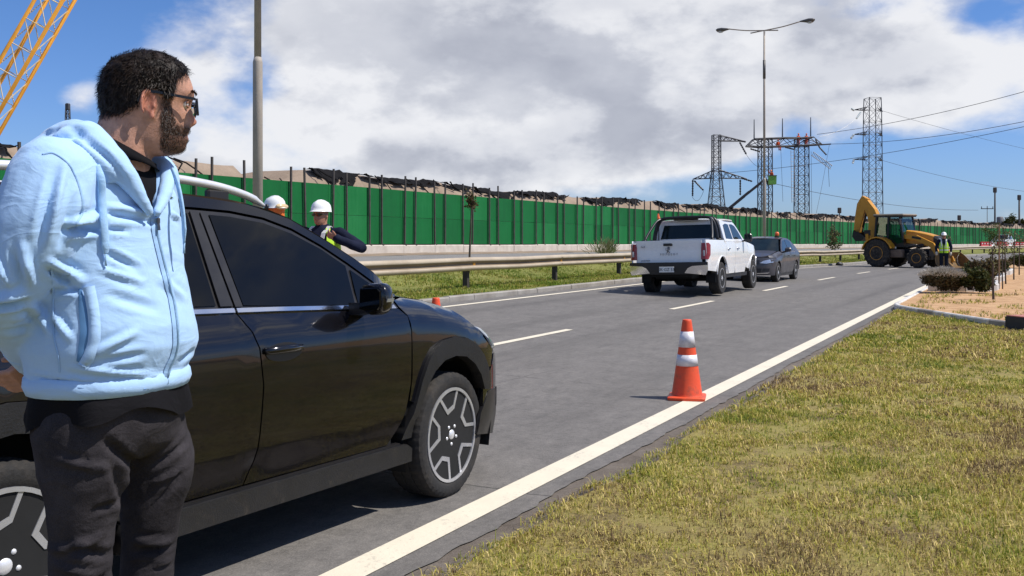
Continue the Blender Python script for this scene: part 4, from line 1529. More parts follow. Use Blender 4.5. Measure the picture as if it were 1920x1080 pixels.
ZS = [-.112 + .25 * i / 62 for i in range(62)] + [.1372]
mb = MB()
G = head_grid(ZS, 64)
R = [[mb.b.verts.new(HM @ p) for p in r] for r in G]
for i in range(len(R) - 1):
    for k in range(64): mb.face([R[i][k], R[i][(k + 1) % 64], R[i + 1][(k + 1) % 64], R[i + 1][k]])
mb.face(R[0][::-1]); mb.face(R[-1])
# ears: rim, lobe and bowl
for sg in (-1, 1):
    el = []
    for i in range(15):
        q = math.radians(-60 + 300 * i / 14)
        el.append(HM @ Vector((-.002 - .0155 * math.cos(q + .25) - .004 * math.sin(q), sg * (.0825 + .006 * math.cos(q + .25)), .004 + .030 * math.sin(q))))
    mb.tube(el, [.0045] * 3 + [.0052] * 9 + [.0048] * 3, 8)
    mb.ball((HM @ Vector((.008, sg * .081, -.026))), (.0075, .0055, .009), 10, 8)
    mb.hull([HM @ Vector((x, sg * y, z)) for x, y, z in ((-.017, .080, .015), (-.017, .080, -.008), (.006, .074, -.028), (.010, .074, .028), (-.008, .080, .028), (-.012, .070, .018), (-.012, .070, -.01), (.012, .066, -.03), (.012, .066, .03))])
    mb.tube([HM @ Vector((.012, sg * .079, .002)), HM @ Vector((.013, sg * .080, -.006))], .005, 8)
# neck
NK0, NK1 = Vector((0.0311, 0, 1.725)), Vector((0.009657, 0, 1.618))
tubes(mb, [tuple(HC + Vector((-.02, 0, -.02))), tuple(NK0), tuple(NK1), tuple(NK1 + Vector((-.01, 0, -.08)))], [.062, .066, .070, .060], 20)
# trunk, arms, legs under the clothes
Rg = [torso_ring(c, a, k, .80) for c, a, k in TR[:-1]]
R = [[mb.b.verts.new(p) for p in r] for r in Rg]
for i in range(len(R) - 1):
    for k in range(40): mb.face([R[i][k], R[i][(k + 1) % 40], R[i + 1][(k + 1) % 40], R[i + 1][k]])
mb.face(R[0][::-1]); mb.face(R[-1])
cap_tube(mb, R_ARM, [.068, .06, .055, .046, .042, .030], 12)
cap_tube(mb, L_ARM, [.068, .06, .055, .046, .042, .030], 12)
for LG in (R_LEG, L_LEG):
    cap_tube(mb, LG, [.078, .072, .056, .044, .044, .034], 14)
mb.ball((-0.002194, 0, 1.043), (.14, .13, .12), 16, 10)


def hand(mb, wr, pd, side, curl):
    """palm with four fingers and a thumb; wr wrist, pd pointing direction, side = thumb side"""
    wr, pd = Vector(wr), Vector(pd).normalized()
    sd = (Vector(side) - pd * pd.dot(Vector(side))).normalized()
    nm = pd.cross(sd)
    mb.hull([wr + pd * a + sd * b + nm * c for a, b, c in ((-.01, -.022, -.015), (-.01, .022, -.015), (-.01, -.022, .015), (-.01, .022, .015), (.09, -.040, -.010), (.09, .040, -.010), (.09, -.040, .012), (.09, .040, .012), (.05, .042, -.012), (.05, .042, .012))])
    for i, (off, ln) in enumerate(((.031, .072), (.011, .080), (-.010, .075), (-.030, .058))):
        p = wr + pd * .085 + sd * off
        d1 = pd
        pts = [p]
        for j, f in enumerate((.45, .32, .23)):
            d1 = (d1 * math.cos(curl) + nm * math.sin(curl)).normalized()
            pts.append(pts[-1] + d1 * ln * f)
        mb.tube(pts, [.0095, .0092, .0085, .0070], 8)
        mb.ball(pts[-1], .0072, 8, 6)
    p = wr + pd * .03 + sd * .035
    mb.tube([p, p + pd * .025 + sd * .022, p + pd * .05 + sd * .03 + nm * .01], [.013, .011, .008], 8)
    mb.ball(p + pd * .05 + sd * .03 + nm * .01, .0082, 8, 6)


RH_ = Vector(R_ARM[-1])
hand(mb, R_ARM[-1], (.35, .75, -.50), (.3, -.6, .8), .5)
hand(mb, L_ARM[-1], (-.72, -.1, -.52), (.2, -.3, .9), .75)
# feet
for LG in (R_LEG, L_LEG):
    x, e, z = LG[-1]
    mb.hull([(x + dx * FW.x - dy * FW.y, e + dx * FW.y + dy * FW.x, zz) for dx, dy, zz in ((-.06, -.035, .05), (-.06, .035, .05), (.15, -.045, .05), (.15, .045, .05), (-.05, -.03, .13), (-.05, .03, .13), (.05, -.035, .13), (.05, .035, .13))])
me = remeshed(mb, .0046, 5, 'body', .45)
HI = HM.inverted()


def beard_mask(p):
    """0..1 over the bearded part of the face (head frame)"""
    x, y, z = p
    if z > .024 or z < -.115 or x < .02: return 0.0
    up = lerp_table(x, [(.026, .024), (.050, .022), (.056, -.005), (.066, -.030), (.085, -.036), (.098, -.031), (.108, -.033), (.12, -.037)])
    lo = lerp_table(x, [(.026, .004), (.028, -.05), (.032, -.10), (.05, -.112), (.2, -.114)])
    f = sm(up - z, -.005, .014) * sm(z - lo, -.006, .012) * sm(x + .012 * noise.noise(Vector(p) * 60), .016, .040)
    if x > .09 and abs(y) < .022 and -.0675 < z < -.053: f *= .25      # lips
    return f


def hairline(x): return lerp_table(x, [(-.11, -.040), (-.09, -.038), (-.06, -.028), (-.037, -.010), (-.022, .006), (-.014, .020), (-.006, .033), (.02, .038), (.027, .030), (.036, .018), (.052, .020), (.058, .034), (.066, .068), (.085, .082), (.10, .094), (.12, .115)])


at = me.color_attributes.new('tone', 'FLOAT_COLOR', 'POINT')
for i, v in enumerate(me.vertices):
    p = HI @ v.co
    c = Vector((1, 1, 1))
    if p.length < .2:
        b_ = beard_mask(p)
        c = c * (1 - .72 * b_) + Vector((.20, .19, .20)) * (.72 * b_)
        if abs(p.y) > .077 and -.04 < p.z < .05: c = Vector((1.08, .82, .78))
        hm = sm(p.z - hairline(p.x) + .008 * noise.noise(p * 90), -.006, .012)
        if hm > 0 and not (abs(p.y) > .077 and -.04 < p.z < .03): c = c * (1 - hm) + Vector((.42, .33, .29)) * hm
        if p.x > .095 and abs(p.y) < .02 and -.066 < p.z < -.053: c = Vector((.75, .5, .5))
        if p.x > .108 and -.04 < p.z < -.01: c = Vector((1.05, .86, .82))
    at.data[i].color = (*c, 1)
body = link('body', me, M_skin, MAN, True)

# ---- hair: a cap of uneven thickness plus loose strands
mb = MB()
nq = 120
zs = [-.045 + .186 * i / 46 for i in range(47)]
grid = []
for z in zs:
    row = []
    for k in range(nq):
        q = 2 * math.pi * k / nq
        p = head_r(min(z, .1372), q)
        h = hairline(p.x)
        a = z - h
        a -= .004 + .006 * noise.noise(p * 80)
        if a < -.004: row.append(None); continue
        thk = .0025 + .0055 * sm(a, 0, .03) + .006 * sm(p.x, .04, .1) * sm(z, .08, .12) - .004 * sm(z, .10, .125) * sm(.03 - p.x, 0, .05)
        n_ = Vector((p.x * .8, p.y, max(0, z - .02))).normalized()
        thk += .0030 * noise.noise(p * 70) + .0022 * noise.noise(p * 170)
        if a < .004: thk = .0005 + thk * max(0, a + .006) / .010 * .5
        row.append(mb.b.verts.new(HM @ (p + n_ * thk)))
    grid.append(row)
for i in range(len(grid) - 1):
    for k in range(nq):
        q = [grid[i][k], grid[i][(k + 1) % nq], grid[i + 1][(k + 1) % nq], grid[i + 1][k]]
        if all(q): mb.face(q)
        elif sum(x is not None for x in q) == 3: mb.face([x for x in q if x is not None])
mb.face([v for v in grid[-1]])


def strands(mb, region, n, ln, wd, flow, seed, lift=1.0):
    rs = random.Random(seed)
    c = 0
    while c < n:
        z = rs.uniform(-.112, .136); q = rs.uniform(0, 2 * math.pi)
        p = head_r(z, q)
        m_ = region(p)
        if rs.random() > m_: continue
        n_ = Vector((p.x * .8, p.y, max(-.6 * (z < -.06) * .1, z - .02))).normalized()
        f = flow(p) + Vector((rs.gauss(0, .35), rs.gauss(0, .35), rs.gauss(0, .35)))
        f = (f - n_ * f.dot(n_)).normalized()
        L = ln * rs.uniform(.5, 1.3)
        s_ = n_.cross(f) * wd
        base = p + n_ * (.0008 + .0055 * sm(z - hairline(p.x), .0, .014))
        a, b, t = base - s_, base + s_, base + f * L + n_ * L * lift * rs.uniform(.25, .7)
        mid = base + f * L * .5 + n_ * L * .38 * lift
        vs = [mb.b.verts.new(HM @ x) for x in (a, b, mid + s_ * .8, mid - s_ * .8, t)]
        mb.face([vs[0], vs[1], vs[2], vs[3]]); mb.face([vs[3], vs[2], vs[4]])
        c += 1


strands(mb, lambda p: sm(p.z - hairline(p.x) + .010 * noise.noise(p * 90), -.012, .004) * (.35 if p.z > .112 and p.x < .03 else 1), 9500, .011, .00042, lambda p: Vector((-.2 if p.z < .09 else .55, 0, -.9 if p.z < .09 else .1)), 3)
strands(mb, lambda p: sm(p.z - hairline(p.x), .004, .012) * (.3 if p.z > .112 and p.x < .03 else 1), 1500, .020, .0012, lambda p: Vector((-.2 if p.z < .09 else .55, 0, -.9 if p.z < .09 else .1)), 33, .6)
hair = mb.build('hair', M_hair, MAN, True, merge=False, recalc=False)
mb = MB()
strands(mb, lambda p: beard_mask(p) ** 1.5, 4200, .0055, .00035, lambda p: Vector((.25, 0, -1)), 5, .35)
mb.build('beard', M_gray, MAN, False, merge=False, recalc=False)
mb = MB()
rs = random.Random(8)
for k in range(900):       # the grey hairs in it
    pass
strands(mb, lambda p: beard_mask(p) * (.9 if p.x < .085 else .5), 900, .005, .0004, lambda p: Vector((.2, 0, -1)), 15, .4)
mb.build('grey_beard_hair', mat('grey_hair', (.19, .175, .16), .6, 0, .3, 80, spec=.15), MAN, False, merge=False, recalc=False)
# brows and eyes
mb = MB()
for sg in (-1, 1):
    for k in range(150):
        f = random.random()
        y = sg * (.016 + .036 * f)
        z = .041 + .005 * math.sin(f * 3) + random.uniform(-.0035, .0035)
        q = math.atan2(y, .106)
        p = head_r(z, q); p = Vector((p.x + .001, y, z))
        d = Vector((-.25 * f, sg * .8, random.uniform(-.1, .45))).normalized() * .010
        w_ = Vector((0, 0, .0007))
        vs = [mb.b.verts.new(HM @ x) for x in (p - w_, p + w_, p + d + Vector((.004, 0, 0)))]
        mb.face(vs)
mb.build('eyebrows', M_hair, MAN, merge=False, recalc=False)
for sg in (-1, 1):
    ec = Vector((.085, sg * .031, .014))
    e_ = MB(); e_.ball(HM @ ec, .0122, 16, 10)
    e_.mi = 1; e_.ball(HM @ (ec + Vector((.0075, sg * -.001, 0))), (.0056, .0056, .0056), 10, 8)
    eo = e_.build('eye', [M_eye, M_dark], MAN, True)
    l_ = MB()
    for ph in (.62, -.5):
        pts = []
        for i in range(9):
            a = math.radians(-62 + 124 * i / 8)
            pts.append(HM @ (ec + Vector((.0128 * math.cos(a) * math.cos(ph * math.cos(a)), .0132 * math.sin(a), .0128 * math.sin(ph * math.cos(a))))))
        l_.tube(pts, .0022, 6)
    l_.build('eyelids', M_skin, eo)
    at = eo.children[0].data.color_attributes.new('tone', 'FLOAT_COLOR', 'POINT')
    at.data.foreach_set('color', [.8, .72, .7, 1] * len(eo.children[0].data.vertices))
# glasses
gx = .118
gl_o = empty('glasses', (0, 0, 0)); gl_o.parent = MAN; gl_o.matrix_local = HM
for sg in (-1, 1):
    ol = [(sg * (.036 + .0275 * math.copysign(abs(math.cos(q)) ** .45, math.cos(q))), .010 + .0195 * math.copysign(abs(math.sin(q)) ** .5, math.sin(q)) - (.0025 * math.cos(q) if math.sin(q) < 0 else 0)) for q in [2 * math.pi * i / 28 for i in range(28)]]
    X = lambda y, z, d: Vector((gx - 1.6 * y * y - .10 * z + d, y, z))
    mb = MB()
    co, ci = [], []
    cy, cz = sg * .036, .010
    for y, z in ol:
        k = .84
        yi, zi = cy + (y - cy) * k, cz + (z - cz) * .80
        co.append([mb.b.verts.new(X(y, z, d)) for d in (0, .0045)]); ci.append([mb.b.verts.new(X(yi, zi, d)) for d in (0, .0045)])
    n_ = len(co)
    for i in range(n_):
        j = (i + 1) % n_
        mb.face([co[i][0], co[j][0], co[j][1], co[i][1]]); mb.face([ci[i][1], ci[j][1], ci[j][0], ci[i][0]])
        mb.face([co[i][1], co[j][1], ci[j][1], ci[i][1]]); mb.face([ci[i][0], ci[j][0], co[j][0], co[i][0]])
    mb.build('lens_rim', M_frame, gl_o)
    mb = MB()
    mb.face([mb.b.verts.new(X(cy + (y - cy) * .83, cz + (z - cz) * .79, .002)) for y, z in ol])
    mb.build('lens', M_lensc, gl_o)
    mb = MB()
    pts = [Vector((gx - .006, sg * .0635, .024)), Vector((gx - .012, sg * .0715, .0245)), Vector((.07, sg * .0780, .0270)), Vector((.025, sg * .0800, .0315)), Vector((-.006, sg * .0810, .0330)), Vector((-.020, sg * .0800, .022)), Vector((-.024, sg * .079, .006))]
    up = Vector((0, 0, 1))
    for a, b in zip(pts, pts[1:]): bar(mb, a, b, .0034, .0062 if a.x > .0 else .005, Vector((0, 1, 0)))
    mb.build('temple_arm', M_frame, gl_o)
mb = MB()
mb.tube([Vector((gx - .0005, y, .014 + .004 * (1 - (y / .01) ** 2))) for y in (-.0105, -.005, 0, .005, .0105)], .0026, 8)
mb.build('bridge', M_frame, gl_o)

# ---- black T-shirt
def collar_ring(c, r, tilt, n=40):
    out = []
    for i in range(n):
        q = 2 * math.pi * i / n
        out.append(Vector(c) + Vector((r * math.cos(q), r * 1.02 * math.sin(q), -tilt * math.cos(q))))
    return out


_rot = lambda ring: ring
_tr = [torso_ring(c, a, k, .80 if i < 5 else (.87 if i < 6 else .94)) for i, (c, a, k) in enumerate(TR[5:-1])]
_cr = [collar_ring((0.002541, 0, 1.651), .100, .035), collar_ring((0.007284, 0, 1.667), .090, .042), collar_ring((0.01085, 0, 1.677), .085, .045)]
k0 = max(range(40), key=lambda i: _tr[-1][i].x)
_d = 1 if _tr[-1][(k0 + 1) % 40].y > _tr[-1][k0].y else -1
_cr = [[r[((i - k0) * _d) % 40] for i in range(40)] for r in _cr]
mb = loft(_tr + _cr, cap=False)
bmesh.ops.recalc_face_normals(mb.b, faces=mb.b.faces)
tee = mb.build('tshirt', M_tee, MAN, True)
mb = MB()      # its hem hanging below the hoodie
Rg = []
for v, a, k in ((0, .190, .78), (1, .196, .78), (2, .200, .78), (3, .203, .78)):
    c = ((-0.006923, 0, 1.112), (-0.006923, 0, 1.086), (-0.005741, 0, 1.058), (-0.005741, 0, 1.028))[v]
    ring = torso_ring(c, a, k, 1, 64)
    for i, p in enumerate(ring):
        q = 2 * math.pi * i / 64
        f = v / 3
        p += (p - Vector(c)) * (.05 * f * math.sin(q * 7 + 1) + .04 * f * math.sin(q * 3))
        p.z += f * (.018 * math.sin(q * 2 + .5) + .012 * math.sin(q * 5)) + .015 * f
    Rg.append(ring)
loft(Rg, cap=False).build('tshirt_hem', M_tee, MAN, True)

# ---- jeans
mb = loft([torso_ring(c, a, k) for c, a, k in (((-0.004559, 0, 0.9314), .120, .7), ((-0.004559, 0, 0.9677), .172, .74), ((-0.006923, 0, 1.016), .186, .78), ((-0.006923, 0, 1.064), .186, .78), ((-0.006923, 0, 1.106), .180, .78))])
cap_tube(mb, R_LEG, [.106, .102, .083, .070, .072, .080], 20)
cap_tube(mb, L_LEG, [.098, .094, .077, .065, .070, .080], 20)
me = remeshed(mb, .0095, 8, 'jeans')
FOLDS_J = [((-0.1172, 0, 0.9686), (-0.01636, 0, 0.942), .010, .012), ((-0.09778, 0, 0.7728), (-0.01046, 0, 0.7356), .012, -.016), ((-0.1321, 0, 0.7589), (-0.02812, 0, 0.7844), .010, .014), ((-0.07473, 0, 0.6822), (-0.01046, 0, 0.6873), .010, -.012), ((0.08532, 0, 0.9057), (0.1653, 0, 0.9539), .010, -.012),
           ((0.07926, 0, 0.7928), (0.1504, 0, 0.8769), .008, -.009), ((0.04908, 0, 0.7214), (0.1281, 0, 0.7074), .012, .016), ((0.04307, 0, 0.6939), (0.1343, 0, 0.6964), .010, -.014), ((0.09141, 0, 0.6625), (0.1343, 0, 0.66), .008, .010), ((-0.04567, 0, 0.8495), (0.009657, 0, 0.8533), .010, -.010),
           ((-0.01636, 0, 1.005), (0.04908, 0, 0.9241), .012, -.014), ((-0.003377, 0, 0.9555), (0.02155, 0, 0.8368), .012, -.012), ((-0.1207, 0, 0.7252), (-0.05151, 0, 0.7047), .010, .010), ((0.08532, 0, 0.8631), (0.159, 0, 0.8892), .008, .010)]


def press_folds(me, folds, nz, cen):
    """raise ridges / press creases along lines seen from the front of the cloth, plus soft rumpling"""
    nor = [v.normal.copy() for v in me.vertices]
    F_ = [(Vector((a[0], a[2])), Vector((b[0], b[2])), w_, h) for a, b, w_, h in folds]
    for v, n_ in zip(me.vertices, nor):
        d = 0.0
        if n_.y < .35:
            p = Vector((v.co.x, v.co.z))
            for a, b, w_, h in F_:
                ab = b - a
                t = max(-.15, min(1.15, (p - a).dot(ab) / ab.length_squared))
                q = (p - a - ab * t).length / w_
                if q < 3.5:
                    e = math.sin(math.pi * max(0, min(1, (t + .15) / 1.3)))
                    d += h * e * math.exp(-q * q) - .45 * h * e * math.exp(-((q - 1.9) / .8) ** 2)
            d *= sm(-n_.y, -.35, .1)
        c = v.co
        d += nz * (noise.noise((c.x * 9, c.y * 9, c.z * 13)) + .5 * noise.noise((c.x * 24, c.y * 24, c.z * 30)))
        v.co += n_ * d


press_folds(me, [(a, b, w_ * .72, h) for a, b, w_, h in FOLDS_J], .0045, None)
me.update()
jeans = link('jeans', me, M_jean, MAN, True)
for LG in (R_LEG, L_LEG):
    x, e, z = LG[-1]
    mb = MB()
    P_ = lambda dx, dy, zz: Vector((x + dx * FW.x - dy * FW.y, e + dx * FW.y + dy * FW.x, zz))
    Rg = []
    for dx, w_, h0, h1 in ((-.10, .030, .035, .07), (-.085, .042, .03, .12), (-.03, .046, .03, .14), (.04, .050, .03, .125), (.11, .055, .03, .09), (.17, .050, .03, .075), (.20, .030, .035, .06)):
        Rg.append([P_(dx, w_ * math.cos(q), (h0 + h1) / 2 + (h1 - h0) / 2 * math.sin(q)) for q in [2 * math.pi * i / 16 for i in range(16)]])
    loft(Rg).build('shoe', M_trim, MAN, True)

# ---- hoodie: trunk and sleeves fused, then folds pressed in
mb = loft([torso_ring(c, a, k) for c, a, k in TR[1:-1]])
cap_tube(mb, R_ARM[:-1] + [(-0.1857, 0.09, 1.181)], [.094, .094, .086, .076, .062, .050], 20)
cap_tube(mb, L_ARM, [.080, .080, .076, .068, .062, .046], 20)
cap_tube(mb, [(-0.1262, -0.155, 1.585), (-0.002194, 0, 1.615), (0.08394, 0.155, 1.603)], [.086, .083, .076], 18)
me = remeshed(mb, .0065, 8, 'hoodie')
FOLDS = [((-0.09203, 0, 1.47), (-0.02812, 0, 1.475), .010, -.022), ((-0.08627, 0, 1.483), (-0.02577, 0, 1.507), .009, .013), ((-0.014, 0, 1.51), (0.08532, 0, 1.491), .008, -.010), ((-0.01046, 0, 1.525), (0.07926, 0, 1.514), .010, .008), ((-0.01636, 0, 1.475), (0.0311, 0, 1.47), .007, -.009),
         ((-0.1275, 0, 1.404), (-0.06546, 0, 1.362), .010, .013), ((-0.1241, 0, 1.385), (-0.07473, 0, 1.337), .008, -.010), ((-0.123, 0, 1.339), (-0.06546, 0, 1.343), .008, -.011), ((-0.01636, 0, 1.421), (0.05028, 0, 1.385), .009, -.010), ((-0.02812, 0, 1.387), (0.0575, 0, 1.355), .009, .008),
         ((-0.1275, 0, 1.288), (-0.08858, 0, 1.234), .009, .011), ((-0.03515, 0, 1.206), (0.04307, 0, 1.242), .010, .010), ((-0.03749, 0, 1.184), (0.06111, 0, 1.193), .009, -.009), ((-0.01046, 0, 1.329), (0.08532, 0, 1.293), .012, -.006), ((-0.07473, 0, 1.171), (0.07926, 0, 1.143), .008, .009),
         ((-0.1615, 0, 1.147), (-0.002194, 0, 1.128), .005, -.011), ((-0.01636, 0, 1.129), (0.1232, 0, 1.126), .005, -.011), ((-0.01046, 0, 1.112), (0.0575, 0, 1.101), .006, -.008), ((-0.166, 0, 1.314), (-0.1321, 0, 1.25), .010, .012), ((0.1036, 0, 1.359), (0.159, 0, 1.307), .010, .007), ((0.1466, 0, 1.161), (0.1802, 0, 1.182), .008, -.008),
         ((-0.09778, 0, 1.6), (-0.1275, 0, 1.448), .010, .011), ((-0.1184, 0, 1.581), (-0.1479, 0, 1.438), .010, -.010), ((-0.07935, 0, 1.538), (-0.1047, 0, 1.435), .008, -.010), ((-0.1772, 0, 1.444), (-0.1615, 0, 1.363), .010, .012), ((-0.1973, 0, 1.425), (-0.175, 0, 1.351), .009, -.012), ((-0.2382, 0, 1.425), (-0.1995, 0, 1.339), .011, .012),
         ((-0.2437, 0, 1.308), (-0.1705, 0, 1.319), .008, -.020), ((-0.2371, 0, 1.325), (-0.1772, 0, 1.339), .010, .012), ((-0.1995, 0, 1.277), (-0.1705, 0, 1.291), .007, .009), ((-0.2217, 0, 1.251), (-0.1705, 0, 1.259), .007, -.010), ((-0.2327, 0, 1.389), (-0.2062, 0, 1.345), .008, -.010), ((0.1281, 0, 1.515), (0.1504, 0, 1.502), .007, .008)]
for v in me.vertices: pass
FOLDS = [(a, b, w_ * .8, h) for a, b, w_, h in FOLDS]
press_folds(me, FOLDS, .0030, None)
# open the front: a V from the slider up to the shoulders
zipz, topz = (0.08776, 0, 1.508)[2], (0.06715, 0, 1.656)[2]
b = bmesh.new(); b.from_mesh(me)
kill = []
for f in b.faces:
    c = f.calc_center_median()
    if c.z < zipz: continue
    cc = Vector(lerp3) if False else Vector(((-0.006923, 0, 1.577)[0], 0, 0))
    rel = Vector((c.x - cc.x, c.y, 0))
    fw, sd = rel.dot(FW), rel.dot(RT)
    if fw > -.02 and abs(sd + .004) < .012 + .105 * (c.z - zipz) / (topz - zipz) * 1.05: kill.append(f)
bmesh.ops.delete(b, geom=kill, context='FACES')
b.to_mesh(me); b.free()
hoodie = link('hoodie', me, M_hood, MAN, True)
from mathutils.bvhtree import BVHTree
_b = bmesh.new(); _b.from_mesh(me)
BV = BVHTree.FromBMesh(_b)
_b.free()


def on_hoodie(x, z, lift=.002, y0=-.8):
    h = BV.ray_cast(Vector((x, y0, z)), Vector((0, 1, 0)))
    if h[0] is None:
        h = BV.find_nearest(Vector((x, -.2, z)))
    return h[0] + h[1] * lift * (1 if h[1].y < 0 else -1), h[1] * (1 if h[1].y < 0 else -1)


def ribbon(name, pts2, wd, m, lift=.003, thick=.003, tilt=None):
    """strip of cloth laid on the hoodie along (x,z) points"""
    mb = MB()
    P = [Vector((p[0], p[1])) for p in catmull([(q[0], q[1], 0) for q in pts2], 6)]
    rings = []
    for i, p in enumerate(P):
        t = (P[min(i + 1, len(P) - 1)] - P[max(0, i - 1)]).normalized()
        s_ = Vector((t.y, -t.x))
        w_ = wd(i / (len(P) - 1)) if callable(wd) else wd
        row = []
        for k in (-1, -.5, 0, .5, 1):
            q = p + s_ * w_ * .5 * k
            a, n_ = on_hoodie(q.x, q.y, lift + thick * (1 - abs(k) ** 3))
            row.append(mb.b.verts.new(a))
        rings.append(row)
    for i in range(len(rings) - 1):
        for k in range(4): mb.face([rings[i][k], rings[i][k + 1], rings[i + 1][k + 1], rings[i + 1][k]])
    return mb.build(name, m, MAN, True)


xz = lambda p: (p[0], p[2])
zipper = [xz(q) for q in ((0.08674, -0.1, 1.502), (0.09025, -0.1, 1.462), (0.1079, -0.1, 1.384), (0.1268, -0.1, 1.304), (0.1351, -0.1, 1.221), (0.1303, -0.1, 1.181), (0.1149, -0.1, 1.141), (0.1173, -0.1, 1.091))]
ribbon('zip_tape', zipper, .017, M_hoodin, .002, .003)
ribbon('zip', zipper, .0035, mat('zip_teeth', (.24, .40, .58), .4, .2, .2, 200), .006, .002)
mb = MB()
p_, n_ = on_hoodie(*xz((0.08791, -0.1, 1.497)), .012)
mb.box(p_, (.008, .006, .014), bev=.002)
mb.tube([p_ + Vector((0, -.004, -.006)), p_ + Vector((.002, -.006, -.022))], .003, 6)
mb.build('zip_slider', mat('zip_metal', (.16, .15, .15), .35, .9, .1, 50), MAN)
# slanted pocket with its welt
poc = [xz(q) for q in ((-0.06287, -0.1, 1.348), (-0.05729, -0.1, 1.298), (-0.04946, -0.1, 1.25), (-0.05506, -0.1, 1.207), (-0.06956, -0.1, 1.174))]
ribbon('pocket_welt', [xz(q) for q in ((-0.0517, -0.1, 1.348), (-0.04161, -0.1, 1.292), (-0.03936, -0.1, 1.243), (-0.04722, -0.1, 1.205), (-0.06287, -0.1, 1.174))], .024, M_hood, .004, .006)
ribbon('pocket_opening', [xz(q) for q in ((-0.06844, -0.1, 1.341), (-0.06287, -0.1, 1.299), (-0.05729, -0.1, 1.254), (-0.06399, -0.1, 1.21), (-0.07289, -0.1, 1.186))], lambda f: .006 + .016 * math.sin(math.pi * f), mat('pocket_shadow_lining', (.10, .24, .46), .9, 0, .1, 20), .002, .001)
# seams
for pts in (((-0.1405, -0.2, 1.632), (-0.1175, -0.2, 1.634), (-0.0848, -0.2, 1.605), (-0.06457, -0.2, 1.548), (-0.0635, -0.2, 1.51), (-0.07736, -0.2, 1.476)), ((-0.1225, -0.1, 1.402), (-0.1236, -0.1, 1.318), (-0.1225, -0.1, 1.246), (-0.1127, -0.1, 1.198), (-0.1105, -0.1, 1.161))):
    ribbon('seam', [xz(q) for q in pts], .0045, M_hoodin, .0008, .0018)
# ribbed waistband
mb = loft([torso_ring(c, a, k, 1, 96, d + .0016 * 0) for c, a, k, d in (((-0.006923, 0, 1.098), .188, .77, -.006), ((-0.006923, 0, 1.099), .197, .77, .002), ((-0.006923, 0, 1.117), .203, .77, .004), ((-0.009285, 0, 1.136), .201, .77, .003), ((-0.009285, 0, 1.143), .199, .77, -.002))], cap=False)
wbn = mb.build('waistband', M_hood, MAN, True)
for v in wbn.data.vertices: v.co += Vector((v.co.x, v.co.y, 0)).normalized() * (.003 * noise.noise(v.co * 22) + .002 * noise.noise(v.co * 60))
mb = MB()
cap_tube(mb, [(-0.1989, 0.05, 1.203), (-0.1801, 0.11, 1.163)], [.049, .046], 20)
mb.build('cuff', M_hood, MAN, True)
# emblem on the chest: a tiny long-bodied reptile, tail raised
ez = lambda u, v: None
mb = MB()
px0 = (0.1233, -0.05, 1.551)
sh = [(-8, -1), (-6, 2), (-2, 3.2), (2, 2.6), (4, 3.6), (6, 2.2), (8.5, 1.2), (8, .2), (5, .2), (4, -1.4), (3, -.4), (-1, -.6), (-2, -2.2), (-3.4, -.8), (-5, -.6), (-7, 1.0)]
vs = []
for a, c in sh:
    q, n_ = on_hoodie(px0[0] + a * .0012, px0[2] + c * .0012, .0022)
    vs.append(mb.b.verts.new(q))
mb.face(vs)
mb.build('emblem', mat('embroidered_green', (.03, .07, .045), .8, 0, .3, 60), MAN)

# ---- hood lying on the shoulders, lapels standing at the neck
mb = MB()
cap_tube(mb, [(0.07548, -0.125, 1.514), (0.04999, -0.135, 1.557), (0.01823, -0.135, 1.601), (-0.01547, -0.13, 1.641), (-0.05159, -0.105, 1.678), (-0.08458, -0.05, 1.687), (-0.1128, 0.03, 1.675), (-0.104, 0.1, 1.665), (-0.03, 0.165, 1.673), (0.0455, 0.15, 1.653), (0.09455, 0.09, 1.644), (0.1217, 0.02, 1.613), (0.1136, -0.05, 1.562), (0.09241, -0.105, 1.514)],
         [.010, .020, .028, .034, .040, .046, .050, .050, .045, .036, .026, .022, .018, .010], 16)
mb.ball((-0.1124, 0.02, 1.649), (.085, .12, .060), 20, 12)
mb.ball((-0.09131, -0.02, 1.677), (.062, .085, .046), 18, 10)
mb.ball((-0.1377, 0.02, 1.674), (.036, .05, .034), 14, 10)
cap_tube(mb, [(-0.1585, -0.03, 1.659), (-0.1181, -0.1, 1.676), (-0.07061, -0.14, 1.658), (-0.03527, -0.148, 1.623), (-0.009784, -0.15, 1.588)], [.022, .024, .026, .024, .014], 14)
me = remeshed(mb, .0062, 6, 'hood')
HF = [((-0.1491, 0, 1.684), (-0.1184, 0, 1.698), .008, -.012), ((-0.1321, 0, 1.668), (-0.06314, 0, 1.687), .008, -.012), ((-0.1092, 0, 1.703), (-0.05384, 0, 1.708), .010, .008), ((-0.07473, 0, 1.687), (-0.01046, 0, 1.628), .007, -.010), ((-0.157, 0, 1.659), (-0.1092, 0, 1.678), .007, .009), ((-0.02224, 0, 1.645), (0.0311, 0, 1.575), .006, -.006)]
press_folds(me, HF, .0045, None)
hood = link('hood', me, M_hood, MAN, True)
